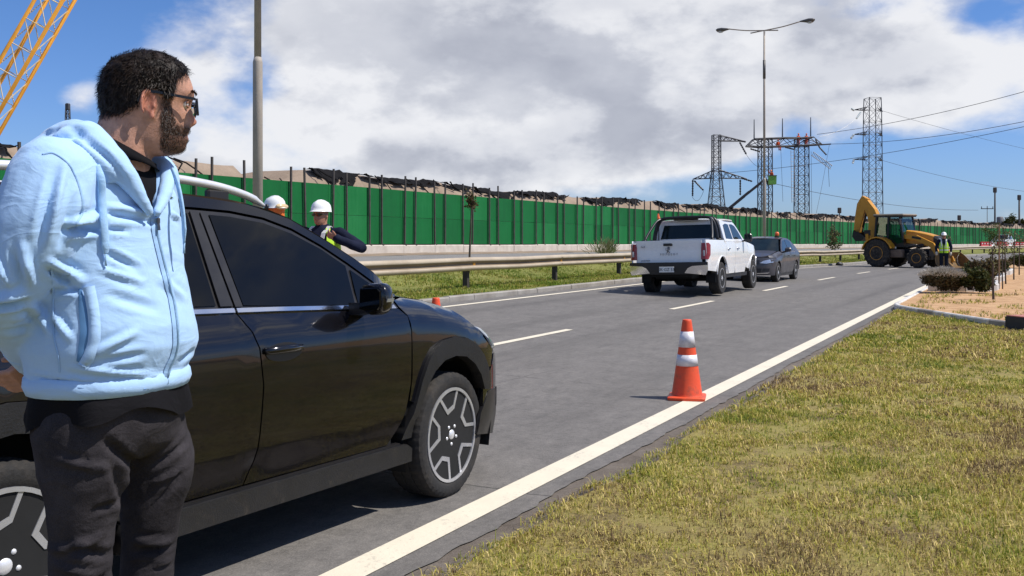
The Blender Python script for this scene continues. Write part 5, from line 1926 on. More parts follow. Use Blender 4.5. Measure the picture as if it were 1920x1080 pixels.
# lining seen inside both lapels
for nm, pts in (('near', ((-0.0156, -0.112, 1.642), (0.01381, -0.118, 1.599), (0.03887, -0.118, 1.56), (0.06183, -0.118, 1.521))), ('far', ((0.08479, 0.06, 1.648), (0.09141, 0, 1.605), (0.09205, -0.05, 1.561), (0.08908, -0.1, 1.517)))):
    mb = MB()
    P = catmull(pts, 5)
    W_ = (.050, .040, .03) if nm == 'near' else (.05, .045, .03)
    rows = []
    for i, p in enumerate(P):
        f = i / (len(P) - 1)
        wdt = (.046 * (1 - f) + .012 * f)
        off = Vector((.72, .30, .25)) if nm == 'near' else Vector((.75, -.45, .2))
        sg = 1 if nm == 'near' else 1
        rows.append([mb.b.verts.new(p + off * wdt * k * .5 + Vector((0, -.004 + .010 * abs(k), 0))) for k in (-1, -.4, .3, 1)])
    for i in range(len(rows) - 1):
        for k in range(3): mb.face([rows[i][k], rows[i][k + 1], rows[i + 1][k + 1], rows[i + 1][k]])
    mb.build('lapel_lining', M_hoodin, MAN, True)
# drawstrings
def cord(pts, tipdir):
    mb = MB()
    P = catmull(pts, 8)
    n_ = len(P)
    mb.tube(P, [.0085 if i < n_ - 8 else .0095 - .0007 * (i - n_ + 8) for i in range(n_)], 8, flat=.45)
    e = P[-1]
    mb.tube([e, e + Vector(tipdir) * .01, e + Vector(tipdir) * .026], [.003, .0022, .003], 6)
    mb.build('drawstring', cloth('cord_blue', (.36, .57, .82), .08, 700, .6), MAN, True)


def hang(us, depth):
    out = []
    for p in us:
        q, n_ = on_hoodie(p[0], p[2], .009)
        out.append(tuple(q))
    return out


cord([(-0.03709, -0.172, 1.615)] + hang([(-0.03374, -0.1, 1.584), (-0.02923, -0.1, 1.541), (-0.02359, -0.1, 1.487), (-0.0202, -0.1, 1.444), (-0.02133, -0.1, 1.416)], 0), (0, 0, -1))
cord([(0.1306, 0, 1.621), (0.1425, -0.03, 1.585), (0.1505, -0.06, 1.533), (0.1548, -0.07, 1.482), (0.1548, -0.07, 1.444)], (0, 0, -1))
# ------------------------------------------------------------------ white pickup, grey saloon
M_white = mat('white_car_paint', (.80, .80, .79), .25, 0, .03, 2.0, coat=.8, dirt=((.45, .38, .30), .5, .9, .75))
M_grey = mat('dark_grey_car_paint', (.060, .056, .060), .38, .15, .15, 2.0, coat=.35, dirt=((.12, .10, .08), .5, .9, .6))
M_wglass = mat('car_glass', (.010, .017, .018), .05, 0, .3, 2.5, coat=.0, spec=.4)
M_plate = mat('plate_white', (.70, .70, .66), .5, 0, .06, 9)
M_ink = mat('plate_ink', (.02, .02, .02), .6, 0, .2, 9)
M_mark = mat('grey_lettering', (.22, .22, .23), .4, .4, .2, 9)


def arch_pts(x0, zc, r, d0, d1, n=10, ky=1.0):
    return [(x0 + r * math.cos(math.radians(d0 + (d1 - d0) * i / n)), zc + r * ky * math.sin(math.radians(d0 + (d1 - d0) * i / n))) for i in range(n + 1)]


def lettering(text, parent, M, size, m, name='lettering', ext=.002, space=1.0):
    """flat raised letters built from a font curve turned to mesh"""
    cu = bpy.data.curves.new(name, 'FONT')
    cu.body = text
    cu.size = size
    cu.extrude = ext
    cu.align_x = 'CENTER'
    cu.space_character = space
    cu.resolution_u = 2
    o = bpy.data.objects.new(name, cu)
    COL.objects.link(o)
    dg = bpy.context.evaluated_depsgraph_get()
    me = bpy.data.meshes.new_from_object(o.evaluated_get(dg))
    bpy.data.objects.remove(o)
    ob = link(name, me, m, parent)
    ob.matrix_local = M
    return ob


def place_car(name, label, s, t, flip, yaw=0.0, cat='car'):
    o = empty(name)
    p = RD(s, t)
    o.location = (p.x, p.y, 0)
    a = heading(s) + (math.pi if flip else 0) + yaw
    o.rotation_euler = (0, 0, a)
    tag(o, label, cat)
    return o


# ---- pickup
PK = place_car('pickup_truck', 'white double cab pickup with black sports bar, seen from behind in the left lane', 23.95, 4.72, False, 0, 'pickup')
PK.location.z = .125
PK.rotation_euler.x = math.radians(-1.4)
PR, PW = .385, 3.18


def hwP(a, z):
    h = .955
    if a > 3.2: h -= .26 * min(1, (a - 3.2) / .75) ** 2.2
    if a < -1.0: h -= .05 * min(1, (-1.0 - a) / .24) ** 2
    return h


def insP(a, z):
    i = .02 * min(1, abs(z - .95) / .35) ** 2 + (.04 * (.6 - z) if z < .6 else 0)
    if z > 1.27 and .4 < a < 2.75: i += .03 * sm(z, 1.26, 1.30) + .30 * max(0, z - 1.29)
    if a > 2.5 and z > 1.02:
        k = min(1, (z - 1.02) / .26); i += .14 * (1 - math.sqrt(max(0, 1 - k * k))) * sm(a, 2.5, 2.8)
    return i


for S in (-1, 1):
    pn = lambda name, ol, m, off=0.0, step=.10, th=.03: panel(name, ol, sidemap(hwP, insP, S, off), m, PK, step, th, S > 0)
    ar = arch_pts(0, .42, .50, 165, 15)
    bed = [(-1.16, .60), (-.50, .56)] + ar + [(.52, .50), (.40, .50)][:1] + [(.40, .62), (.405, 1.30), (-1.19, 1.315), (-1.22, 1.25), (-1.22, .72)]
    pn('bed_side', bed, M_white)
    rd = [(.42, .48), (1.20, .48), (1.275, .60), (1.295, 1.27), (.415, 1.27)]
    d1 = pn('rear_door', rd, M_white)
    fd = [(1.29, .48), (2.26, .48), (2.36, .62), (2.40, 1.0), (2.42, 1.25), (1.31, 1.27), (1.285, .60)]
    d2 = pn('front_door', fd, M_white)
    af = arch_pts(PW, .42, .50, 165, 12)
    pn('front_wing', [(2.41, 1.25), (2.385, .9), (2.37, .60), (2.68, .55)] + af + [(3.75, .56), (3.92, .62), (3.93, .80), (3.86, 1.02), (3.5, 1.13), (3.0, 1.22), (2.6, 1.275)], M_white)
    pn('cab_side', [(.412, 1.282), (2.42, 1.268), (2.30, 1.38), (2.02, 1.62), (1.84, 1.74), (1.6, 1.79), (1.0, 1.815), (.62, 1.80), (.50, 1.70)], M_white, 0, .08)
    pn('window', [(.62, 1.34), (1.25, 1.32), (1.22, 1.70), (.95, 1.72), (.72, 1.68)], M_wglass, .006, .1, .01)
    pn('window', [(1.34, 1.32), (2.24, 1.30), (2.02, 1.52), (1.82, 1.665), (1.58, 1.71), (1.33, 1.705)], M_wglass, .006, .1, .01)
    pn('sill', [(.50, .48), (2.66, .48), (2.62, .38), (.56, .38)], M_trim, -.03, .2, .06)
    for d_, x0 in ((d1, .52), (d2, 1.42)):
        mb = MB()
        mb.tube([(x0, S * .935, 1.085), (x0 + .03, S * .972, 1.09), (x0 + .17, S * .972, 1.09), (x0 + .2, S * .935, 1.085)], .017, 8)
        mb.build('handle', M_chrome, d_, True)
    for x0 in (0, PW):
        mb = MB()
        pts = [(x, S * (hwP(x, z) + .004), z) for x, z in arch_pts(x0, .42, .50, 172, 8, 14)]
        mb.tube(pts, .014, 6)
        mb.build('arch_lip', M_white, PK, True)
    mr = empty('mirror', (2.16, S * 1.07, 1.36)); mr.parent = PK
    mb = MB(); mb.box((0, 0, 0), (.12, .20, .22), bev=.035); mb.tube([(0, -S * .10, -.07), (.02, -S * .2, -.10)], .02, 6)
    mb.build('mirror_shell', M_trim, mr)
    mb = MB(); mb.box((-.064, 0, 0), (.006, .16, .17)); mb.build('mirror_glass', M_wglass, mr)
    # tail lamp wrapping the corner
    lamp = MB()
    y0 = S * .945
    R0 = [(-1.235, S * .80), (-1.232, S * .86), (-1.215, S * .905), (-1.16, S * .945), (-1.06, S * .962)]
    for z0, z1, k in ((.86, 1.24, 1),):
        a_ = [lamp.b.verts.new((x - .012, y + S * .006, z0 + (.10 if i == 4 else 0))) for i, (x, y) in enumerate(R0)]
        b_ = [lamp.b.verts.new((x - .012 + .02, y + S * .006, z1 - (.05 if i == 4 else 0))) for i, (x, y) in enumerate(R0)]
        c_ = [lamp.b.verts.new((x + .06, y - S * .05, z0)) for x, y in R0]
        d_ = [lamp.b.verts.new((x + .08, y - S * .05, z1)) for x, y in R0]
        for i in range(4):
            lamp.face([a_[i], a_[i + 1], b_[i + 1], b_[i]]); lamp.face([b_[i], b_[i + 1], d_[i + 1], d_[i]]); lamp.face([a_[i + 1], a_[i], c_[i], c_[i + 1]])
        lamp.face([a_[0], b_[0], d_[0], c_[0]]); lamp.face([a_[4], c_[4], d_[4], b_[4]])
    tl = smooth_angle(lamp.build('tail_lamp', M_red, PK), 40)
    mb = MB(); mb.box((-1.250, S * .862, 1.0), (.01, .045, .13), bev=.004); mb.build('lamp_insert', M_lens, tl)
    tyre_wheel(PK, 'wheel', (0, S * .82, PR), PR, .26, .235, S, 'star', 0, M_alloyd)
    tyre_wheel(PK, 'wheel', (PW, S * .82, PR), PR, .26, .235, S, 'star', 0, M_alloyd)
    panel('headlight', [(S * .50, .86), (S * .84, .90), (S * .86, 1.02), (S * .52, 1.0)], lambda y, z: Vector((3.98 - .30 * abs(y / .9) ** 4 - .12 * (z - .86), y, z)), M_lens, PK, .1, .03, S < 0 if False else False)
    mb = MB(); mb.box((-.50, S * .80, .40), (.02, .24, .22)); mb.build('mud_flap', M_under, PK)

TGx = lambda y, z: Vector((-1.236 + .05 * abs(y / .9) ** 4 + .02 * (z - .8) - .012 * (z > 1.2), y, z))
tgt = panel('tailgate', [(-.80, .76), (.80, .76), (.80, 1.24), (.79, 1.315), (-.79, 1.315), (-.80, 1.24)], TGx, M_white, PK, .1, .05, True)
mb = MB(); mb.box((-1.252, 0, 1.215), (.02, .22, .06), bev=.008); mb.build('handle', M_trim, tgt)
RX = Matrix.Rotation(math.pi / 2, 4, 'X')
face_back = Matrix.Rotation(-math.pi / 2, 4, 'Z') @ RX
lettering('PEUGEOT', tgt, Matrix.Translation((-1.243, -.02, .965)) @ face_back, .07, M_mark, space=1.6)
lettering('4x4', tgt, Matrix.Translation((-1.244, .62, 1.15)) @ face_back, .07, M_mark)
lettering('LANDTREK', tgt, Matrix.Translation((-1.243, .56, .83)) @ face_back, .045, M_mark)
mb = MB()       # badge: an upright heraldic beast, built of a few bent strokes
for pts, r in (([(0, .05), (.005, 0), (-.01, -.045)], .016), ([(0, .05), (.035, .06)], .014), ([(.0, .028), (.045, .032)], .008), ([(.0, .005), (.045, .0)], .008), ([(-.005, -.04), (.03, -.055), (.03, -.08)], .010), ([(-.012, -.04), (-.03, -.085)], .010), ([(-.008, -.03), (-.055, -.01), (-.045, .04)], .006)):
    mb.tube([(-1.247, -y, 1.10 + z) for y, z in pts], r, 6)
mb.build('badge', M_mark, tgt, True)
# bumper with bright corners
panel('rear_bumper', [(-.93, .52), (.93, .52), (.95, .66), (.95, .80), (-.95, .80), (-.95, .66)], lambda y, z: Vector((-1.36 + .10 * abs(y / .95) ** 4 + .10 * max(0, .66 - z), y, z)), M_trim, PK, .12, .10, True)
for S in (-1, 1):
    pl_ = [(S * .42, .55), (S * .90, .50), (S * .955, .62), (S * .955, .73), (S * .60, .71), (S * .50, .66)]
    panel('bumper_end', pl_, lambda y, z: Vector((-1.372 + .10 * abs(y / .95) ** 4 + .10 * max(0, .66 - z), y, z)), M_chrome, PK, .1, .02, True)
mb = MB(); mb.box((-1.385, 0, .635), (.012, .36, .13), bev=.003); pl = mb.build('number_plate', M_plate, PK)
lettering('SK·GZ 53', pl, Matrix.Translation((-1.393, 0, .603)) @ face_back, .098, M_ink, ext=.001)
# cab back, roof, screens
panel('cab_back', [(-.90, 1.0), (.90, 1.0), (.90, 1.30), (.86, 1.40), (.745, 1.79), (-.745, 1.79), (-.86, 1.40), (-.90, 1.30)], lambda y, z: Vector((.415 + .20 * max(0, z - 1.3), y, z)), M_white, PK, .12, .03, True)
panel('rear_window', [(-.72, 1.36), (.72, 1.36), (.64, 1.70), (-.64, 1.70)], lambda y, z: Vector((.405 + .20 * max(0, z - 1.3), y, z)), M_wglass, PK, .15, .01, True)
panel('roof', [(.52, -.73), (1.0, -.79), (1.6, -.79), (1.86, -.74), (1.95, 0), (1.86, .74), (1.6, .79), (1.0, .79), (.52, .73), (.46, 0)], lambda a, y: Vector((a, y, lerp_table(a, [(.4, 1.79), (.6, 1.815), (1.0, 1.832), (1.6, 1.82), (2.0, 1.755)]) + .035 * (1 - (y / .8) ** 2))), M_white, PK, .12, .03)
panel('windscreen', [(0, -.72), (1, -.84), (1, .84), (0, .72)], lambda w_, y: Vector((1.84 + .62 * w_ + .10 * (1 - (y / .8) ** 2), y, 1.765 - .49 * w_)), M_wglass, PK, .14, .02)
panel('bonnet', [(2.48, -.83), (3.3, -.78), (3.85, -.62), (3.95, 0), (3.85, .62), (3.3, .78), (2.48, .83)], lambda a, y: Vector((a, y, lerp_table(a, [(2.4, 1.27), (3.0, 1.225), (3.6, 1.13), (3.95, 1.03)]) + .03 * (1 - (y / .8) ** 2))), M_white, PK, .14, .03)
panel('front_bumper', [(-.88, .45), (.88, .45), (.90, .85), (-.90, .85)], lambda y, z: Vector((4.03 - .30 * abs(y / .9) ** 4, y, z)), M_white, PK, .14, .06)
panel('grille', [(-.48, .80), (.48, .80), (.52, 1.03), (-.52, 1.03)], lambda y, z: Vector((4.05 - .30 * abs(y / .9) ** 4 - .1 * (z - .8), y, z)), M_trim, PK, .14, .03)
mb = MB()
mb.box((-.42, 0, .72), (1.45, 1.70, .12)); mb.box((-.9, 0, .55), (.5, 1.1, .2)); mb.box((1.5, 0, .75), (1.9, 1.72, .7)); mb.box((1.5, 0, .55), (4.7, .9, .3)); mb.box((3.3, 0, .85), (1.0, 1.2, .4)); mb.box((1.2, 0, 1.4), (1.3, 1.3, .5))
mb.tube([(0, -.7, .385), (0, .7, .385)], .07, 10); mb.ball((0, .1, .37), .17, 12, 8)
mb.build('underbody', M_under, PK)
mb = MB()
bx = lambda x, y, z: (x, y, z)
for x0, w0 in ((.33, 1.0), (.16, .97)):
    hoop = [(x0 - .02, -.84 * w0, 1.31), (x0, -.80 * w0, 1.55), (x0 + .03, -.73 * w0, 1.76), (x0 + .03, -.62 * w0, 1.86), (x0 + .03, -.3, 1.885), (x0 + .03, .3, 1.885), (x0 + .03, .62 * w0, 1.86), (x0 + .03, .73 * w0, 1.76), (x0, .80 * w0, 1.55), (x0 - .02, .84 * w0, 1.31)]
    mb.tube(catmull(hoop, 4), .036, 10)
for S in (-1, 1):
    mb.tube(catmull([(.17, S * .62, 1.85), (.02, S * .70, 1.78), (-.28, S * .80, 1.50), (-.46, S * .84, 1.315)], 4), .032, 8)
    mb.box((.25, S * .84, 1.325), (.34, .08, .03)); mb.box((-.46, S * .84, 1.325), (.16, .09, .03))
mb.box((.24, 0, 1.86), (.10, .62, .10), bev=.02)
mb.build('sports_bar', M_trim, PK, True)
BC = empty('whip_flag', (0, 0, 0)); tag(BC, 'thin whip aerial with orange flag lamp at the pickup\'s bed corner', 'flag')
_m = Matrix.Translation(PK.location) @ Matrix.Rotation(PK.rotation_euler.z, 4, 'Z')
BC.matrix_world = _m @ Matrix.Translation((.40, .80, 1.20))
mb = MB(); mb.tube([(0, 0, 0), (0, 0, .5), (.02, .02, .74)], .012, 6); mb.build('aerial', M_trim, BC)
mb = MB(); mb.tube([(0, 0, .60), (0, 0, .66), (.01, .02, .72), (.012, .022, .79)], [.035, .04, .035, .02], 10); mb.build('flag_lamp', M_amber, BC)
mb = MB(); mb.lathe([(.001, .55), (.06, .55), (.06, .60), (.001, .60)], 10); mb.build('mount', M_trim, BC)

# ---- saloon facing us behind the pickup's right flank
SDN = place_car('saloon_car', 'dark grey saloon facing the camera beside the white pickup, amber beacon on its roof', 34.93, 5.06, True, math.radians(0), 'car')
SDN.location.z = .10
SR, SW = .315, 2.65


def hwS(a, z):
    h = .87
    if a > 2.75: h = .87 * (1 - min(.999, (a - 2.75) / .76) ** 2.5) ** (1 / 2.2)
    if a < -.4: h -= .14 * min(1, (-.4 - a) / .6) ** 2
    return h


def zbon(a): return lerp_table(a, [(2.0, 1.0), (2.4, .965), (2.9, .905), (3.2, .85), (3.46, .79)])


def insS(a, z):
    i = .02 * min(1, abs(z - .70) / .35) ** 2 + (.05 * (.4 - z) if z < .4 else 0)
    if z > .93: i += .05 * sm(z, .93, 1.0) + .42 * max(0, z - 1.0)
    if a > 2.0 and z > .75:
        zb = zbon(a); k = max(0, min(1, (z - zb + .2) / .2)); i = (i if a < 2.2 else .02) * 1.0 + .165 * (1 - math.sqrt(max(0, 1 - k * k))) * sm(a, 2.0, 2.3)
    return i


for S in (-1, 1):
    pn = lambda name, ol, m, off=0.0, step=.09, th=.03: panel(name, ol, sidemap(hwS, insS, S, off), m, SDN, step, th, S > 0)
    d2 = pn('front_door', [(.98, .30), (1.98, .30), (2.12, .55), (2.13, .93), (1.0, .965), (1.03, .6)], M_grey)
    d1 = pn('rear_door', [(.44, .36), (.52, .30), (.97, .30), (1.02, .6), (.99, .965), (.05, .99), (.12, .80), (.33, .62)], M_grey)
    pn('front_wing', [(2.125, .93), (2.13, .55), (2.0, .30), (2.25, .28)] + arch_pts(SW, .32, .37, 170, 14) + [(3.10, .40), (3.20, .62), (3.22, .74), (3.15, zbon(3.15) - .004), (3.0, zbon(3.0) - .004), (2.7, zbon(2.7) - .004), (2.3, zbon(2.3) - .004), (2.14, .985)], M_grey)
    pn('quarter_panel', [(.34, .60), (.11, .80), (.03, .99), (-.4, 1.0), (-.9, .99), (-1.0, .85), (-1.0, .40), (-.45, .35)] + arch_pts(0, .32, .37, 165, 25), M_grey)
    top = [(-.55, 1.02), (-.2, 1.22), (.15, 1.36), (.5, 1.41), (1.0, 1.42), (1.35, 1.37), (1.75, 1.18), (2.08, .98)]
    pn('cab_side', [(2.1, .968), (1.0, .972), (0, .995), (-.5, 1.0)] + top, M_grey, 0, .08)
    pn('window', [(1.02, 1.0), (1.95, .985), (1.66, 1.16), (1.32, 1.32), (1.03, 1.36)], M_wglass, .006, .1, .01)
    pn('window', [(.18, 1.02), (.95, 1.0), (.96, 1.36), (.5, 1.355), (.22, 1.30)], M_wglass, .006, .1, .01)
    pn('sill', [(.42, .30), (2.2, .30), (2.2, .20), (.42, .20)], M_trim, -.02, .2, .05)
    for d_, x0 in ((d1, .22), (d2, 1.10)):
        mb = MB(); mb.tube([(x0, S * .85, .84), (x0 + .03, S * .885, .845), (x0 + .15, S * .885, .845), (x0 + .18, S * .85, .84)], .014, 8); mb.build('handle', M_grey, d_, True)
    mr = empty('mirror', (1.80, S * .97, 1.04)); mr.parent = SDN
    mb = MB(); mb.box((0, 0, 0), (.13, .20, .14), bev=.04); mb.tube([(0, -S * .08, -.05), (.02, -S * .16, -.07)], .02, 6); mb.build('mirror_shell', M_grey, mr)
    nz = lambda y, z, o=0.0: Vector((2.75 + .76 * (1 - min(.995, abs(y) / .87) ** 2.2) ** (1 / 2.5) - .30 * max(0, z - .62) - .25 * max(0, .35 - z) + o, y, z))
    hl = panel('headlight', [(S * .44, .63), (S * .62, .61), (S * .80, .65), (S * .83, .74), (S * .76, .755), (S * .55, .70)], lambda y, z: nz(y, z, .012), M_lens, SDN, .06, .03, False)
    panel('fog_lamp', [(S * .52, .36), (S * .70, .38), (S * .72, .46), (S * .54, .46)], lambda y, z: nz(y, z, .01), M_trim, SDN, .08, .03, False)
    panel('chrome_lip', [(S * .30, .285), (S * .66, .30), (S * .72, .33), (S * .30, .31)], lambda y, z: nz(y, z, .014), M_chrome, SDN, .08, .02, False)
    tyre_wheel(SDN, 'wheel', (SW, S * .755, SR), SR, .2, .215, S, 'star', 0, M_alloy)
    tyre_wheel(SDN, 'wheel', (0, S * .755, SR), SR, .2, .215, S, 'star', 0, M_alloy)
panel('front_bumper', [(-.83, .24), (.83, .24), (.855, .62), (.84, .80), (.60, .80), (-.60, .80), (-.84, .80), (-.855, .62)], nz, M_grey, SDN, .08, .05)
panel('grille', [(-.42, .58), (.42, .58), (.44, .72), (-.44, .72)], lambda y, z: nz(y, z, .012), M_trim, SDN, .08, .03)
panel('lower_grille', [(-.46, .32), (.46, .32), (.50, .46), (-.50, .46)], lambda y, z: nz(y, z, .012), M_trim, SDN, .08, .03)
mb = MB(); mb.box((3.535, 0, .52), (.012, .36, .10)); mb.build('number_plate', M_plate, SDN)
panel('bonnet', [(2.08, -.66), (2.6, -.69), (3.0, -.67), (3.2, -.62), (3.36, -.50), (3.44, -.25), (3.46, 0), (3.44, .25), (3.36, .50), (3.2, .62), (3.0, .67), (2.6, .69), (2.08, .66), (2.2, 0)], lambda a, y: Vector((a, y, zbon(a) + .03 * (1 - (y / .7) ** 2))), M_grey, SDN, .09, .03)
panel('windscreen', [(0, -.56), (1, -.73), (1, .73), (0, .56)], lambda w_, y: Vector((1.36 + .72 * w_ + .10 * (1 - (y / .7) ** 2), y, 1.38 - .385 * w_)), M_wglass, SDN, .14, .02)
panel('roof', [(.1, -.56), (.6, -.60), (1.1, -.60), (1.38, -.56), (1.46, 0), (1.38, .56), (1.1, .60), (.6, .60), (.1, .56)], lambda a, y: Vector((a, y, lerp_table(a, [(.1, 1.37), (.6, 1.425), (1.0, 1.43), (1.4, 1.375)]) + .04 * (1 - (y / .6) ** 2))), M_grey, SDN, .12, .03)
panel('boot_lid', [(-.98, -.6), (-.5, -.62), (-.5, .62), (-.98, .6)], lambda a, y: Vector((a, y, 1.02 + .02 * (1 - (y / .6) ** 2))), M_grey, SDN, .12, .03)
panel('rear_window', [(0, -.56), (1, -.60), (1, .60), (0, .56)], lambda w_, y: Vector((.1 - .62 * w_, y, 1.385 - .36 * w_)), M_wglass, SDN, .14, .02, True)
panel('rear_bumper', [(-.72, .30), (.72, .30), (.72, 1.0), (-.72, 1.0)], lambda y, z: Vector((-1.02 + .1 * abs(y / .7) ** 3, y, z)), M_grey, SDN, .14, .04, True)
mb = MB(); mb.box((1.2, 0, .58), (1.5, 1.5, .7)); mb.box((1.2, 0, .5), (4.0, 1.0, .5)); mb.box((.7, 0, 1.1), (1.1, 1.1, .4)); mb.build('underbody', M_under, SDN)
BE = empty('amber_beacon'); tag(BE, 'small amber beacon standing on the roof of the grey saloon', 'beacon')
BE.matrix_world = Matrix.Translation(SDN.location) @ Matrix.Rotation(SDN.rotation_euler.z, 4, 'Z') @ Matrix.Translation((.95, .42, 1.455))
mb = MB(); mb.lathe([(.001, 0), (.08, 0), (.08, .03), (.001, .03)], 14); mb.build('beacon_base', M_trim, BE)
mb = MB(); mb.lathe([(.07, .03), (.068, .12), (.05, .16), (.001, .17)], 14); mb.build('beacon_lens', M_amber, BE, True)

# ---- small white pickup far off on the other carriageway: a simpler body
FP = place_car('pickup_truck', 'small far off white pickup on the other carriageway beyond red and white barriers', st_at(1887, 15.0), 15.0, True, 0, 'pickup')
FP.location.z = zg(st_at(1887, 15.0), 15.0)
for S in (-1, 1):
    pn = lambda name, ol, m, off=0.0: panel(name, ol, lambda a, z: Vector((a, S * (.90 + off - .25 * max(0, z - 1.15)), z)), m, FP, .3, .05, S > 0)
    pn('body_side', [(-1.1, .5), (3.9, .5), (3.9, 1.0), (2.3, 1.15), (.3, 1.15), (-1.1, 1.15)], M_white)
    pn('cab_side', [(.35, 1.16), (2.4, 1.16), (1.8, 1.75), (.6, 1.78)], M_white)
    pn('window', [(.6, 1.22), (2.1, 1.22), (1.7, 1.62), (.7, 1.65)], M_wglass, .01)
    for x0 in (0, 2.9):
        mb = MB(); mb.lathe([(.001, -.12), (.37, -.12), (.37, .12), (.001, .12)], 20, Matrix.Translation((x0, S * .8, .37)), 'Y'); w_ = mb.build('wheel', M_tyre, FP)
panel('bonnet', [(2.3, -.88), (3.9, -.8), (3.9, .8), (2.3, .88)], lambda a, y: Vector((a, y, 1.16 - .06 * (a - 2.3))), M_white, FP, .4, .05)
panel('roof', [(.6, -.74), (1.85, -.74), (1.85, .74), (.6, .74)], lambda a, y: Vector((a, y, 1.79)), M_white, FP, .4, .05)
panel('windscreen', [(0, -.74), (1, -.86), (1, .86), (0, .74)], lambda w_, y: Vector((1.8 + .55 * w_, y, 1.75 - .56 * w_)), M_wglass, FP, .4, .02)
panel('front', [(-.86, .45), (.86, .45), (.84, 1.06), (-.84, 1.06)], lambda y, z: Vector((3.93, y, z)), M_white, FP, .4, .05)
panel('grille', [(-.5, .72), (.5, .72), (.5, .98), (-.5, .98)], lambda y, z: Vector((3.95, y, z)), M_trim, FP, .4, .02)
# ------------------------------------------------------------------ yellow backhoe loader standing across the road
M_yel = mat('machine_yellow', (.54, .245, .016), .42, 0, .12, 3.0, .15, 30, dirt=((.22, .15, .08), .42, .8, 1.4))
M_rimy = mat('rim_yellow', (.58, .25, .02), .5, 0, .15, 5)
M_mblk = mat('machine_black', (.014, .013, .013), .5, .1, .3, 5)
M_btyre = mat('muddy_tyre', (.022, .020, .018), .9, 0, .4, 6, .5, 30, dirt=((.12, .09, .06), .4, .8, 2.5))
M_bucket = mat('scuffed_bucket', (.28, .15, .035), .5, .3, .35, 5, .3, 25, col2=(.10, .075, .05))
M_bpane = pane('cab_pane', (.62, .80, .82), .70)
BH = empty('backhoe_loader', (19.94, 53.45, .03), math.atan2(-.756, .654))
tag(BH, 'yellow backhoe loader with black cab parked across the road, digging arm folded up', 'backhoe')


def big_wheel(c, r, wd, rr, S, lugs):
    root = empty('wheel', c); root.parent = BH
    mb = MB()
    hw = wd / 2
    mb.lathe([(rr, -.85 * hw), (rr + .05, -hw), (r - .07, -hw), (r - .02, -.8 * hw), (r - .02, .8 * hw), (r - .07, hw), (rr + .05, hw), (rr, .85 * hw)], 36, axis='Y')
    for k in range(lugs):
        for sg in (-1, 1):
            a = 2 * math.pi * (k + (.5 if sg > 0 else 0)) / lugs
            M = Matrix.Rotation(-a, 4, 'Y') @ Matrix.Translation((r - .02, sg * hw * .5, 0)) @ Matrix.Rotation(sg * .7, 4, 'X')
            mb.box((0, 0, 0), (.06, hw * 1.15, .07), M)
    mb.build('tyre', M_btyre, root)
    mb = MB()
    mb.lathe([(rr + .005, -.8 * hw), (rr + .005, S * .86 * hw if S > 0 else .8 * hw), (rr - .05, .84 * hw), (rr - .07, .66 * hw), (rr * .45, .62 * hw), (rr * .40, .78 * hw), (.001, .78 * hw)] if S > 0 else
             [(.001, -.78 * hw), (rr * .40, -.78 * hw), (rr * .45, -.62 * hw), (rr - .07, -.66 * hw), (rr - .05, -.84 * hw), (rr + .005, -.86 * hw), (rr + .005, .8 * hw)], 28, axis='Y')
    for k in range(8):
        a = 2 * math.pi * k / 8
        mb.box((.6 * rr * math.cos(a), S * .64 * hw, .6 * rr * math.sin(a)), (.04, .05, .04))
    mb.build('rim', M_rimy, root)


for S in (-1, 1):
    big_wheel((0, S * .92, .73), .73, .46, .36, S, 16)
    big_wheel((2.15, S * .90, .50), .50, .32, .25, S, 14)
mb = MB()
mb.box((.9, 0, .78), (3.2, .74, .36)); mb.box((-.55, 0, .75), (.45, 1.5, .55)); mb.box((1.0, 0, .62), (1.0, 1.3, .26)); mb.box((2.15, 0, .5), (.22, 1.5, .2)); mb.box((0, 0, .73), (.35, 1.5, .3))
mb.build('chassis', M_mblk, BH)
mb = MB(); mb.box((.95, -.80, .72), (.80, .28, .42), bev=.04); mb.build('step_box', mat('dusty_step', (.16, .11, .075), .8, 0, .3, 6), BH)
mb = MB(); mb.box((.95, .80, .72), (.80, .28, .42), bev=.04); mb.build('fuel_tank', M_mblk, BH)
for S in (-1, 1):      # rear fenders curving over the big wheels
    mb = MB()
    R = []
    for i in range(11):
        a = math.radians(168 - 150 * i / 10)
        R.append([Vector((r_ * math.cos(a) * 1.02, S * y, .73 + r_ * math.sin(a))) for y, r_ in ((.66, .80), (1.12, .80), (1.12, .86), (.66, .88))])
    loft(R).build('fender', M_yel, BH)
# cab: lower tub, corner posts, roof, panes
mb = MB()
mb.hull([(x, y, z) for x, z in ((-.28, 1.05), (1.28, 1.05), (1.28, 1.55), (.5, 1.42), (-.28, 1.62)) for y in (-.66, .66)])
mb.build('cab_tub', M_mblk, BH)
PST = [((-.30, 1.45), (-.22, 2.66)), ((.42, 1.40), (.45, 2.66)), ((1.28, 1.40), (1.06, 2.66))]
for S in (-1, 1):
    for (x0, z0), (x1, z1) in PST:
        mb = MB(); bar(mb, (x0, S * .70, z0), (x1, S * .66, z1), .09, .08, Vector((1, 0, 0))); mb.build('cab_post', M_mblk, BH)
    mb = MB(); mb.face([mb.b.verts.new(p) for p in ((-.27, S * .705, 1.5), (.40, S * .705, 1.35), (.43, S * .675, 2.62), (-.20, S * .675, 2.62))]); mb.build('side_pane', M_bpane, BH)
    mb = MB(); mb.face([mb.b.verts.new(p) for p in ((.47, S * .705, 1.1), (1.26, S * .705, 1.3), (1.06, S * .675, 2.62), (.48, S * .675, 2.62))]); mb.build('door_pane', M_bpane, BH)
mb = MB(); mb.face([mb.b.verts.new(p) for p in ((1.30, -.66, 1.62), (1.30, .66, 1.62), (1.08, .62, 2.62), (1.08, -.62, 2.62))]); mb.build('front_pane', M_bpane, BH)
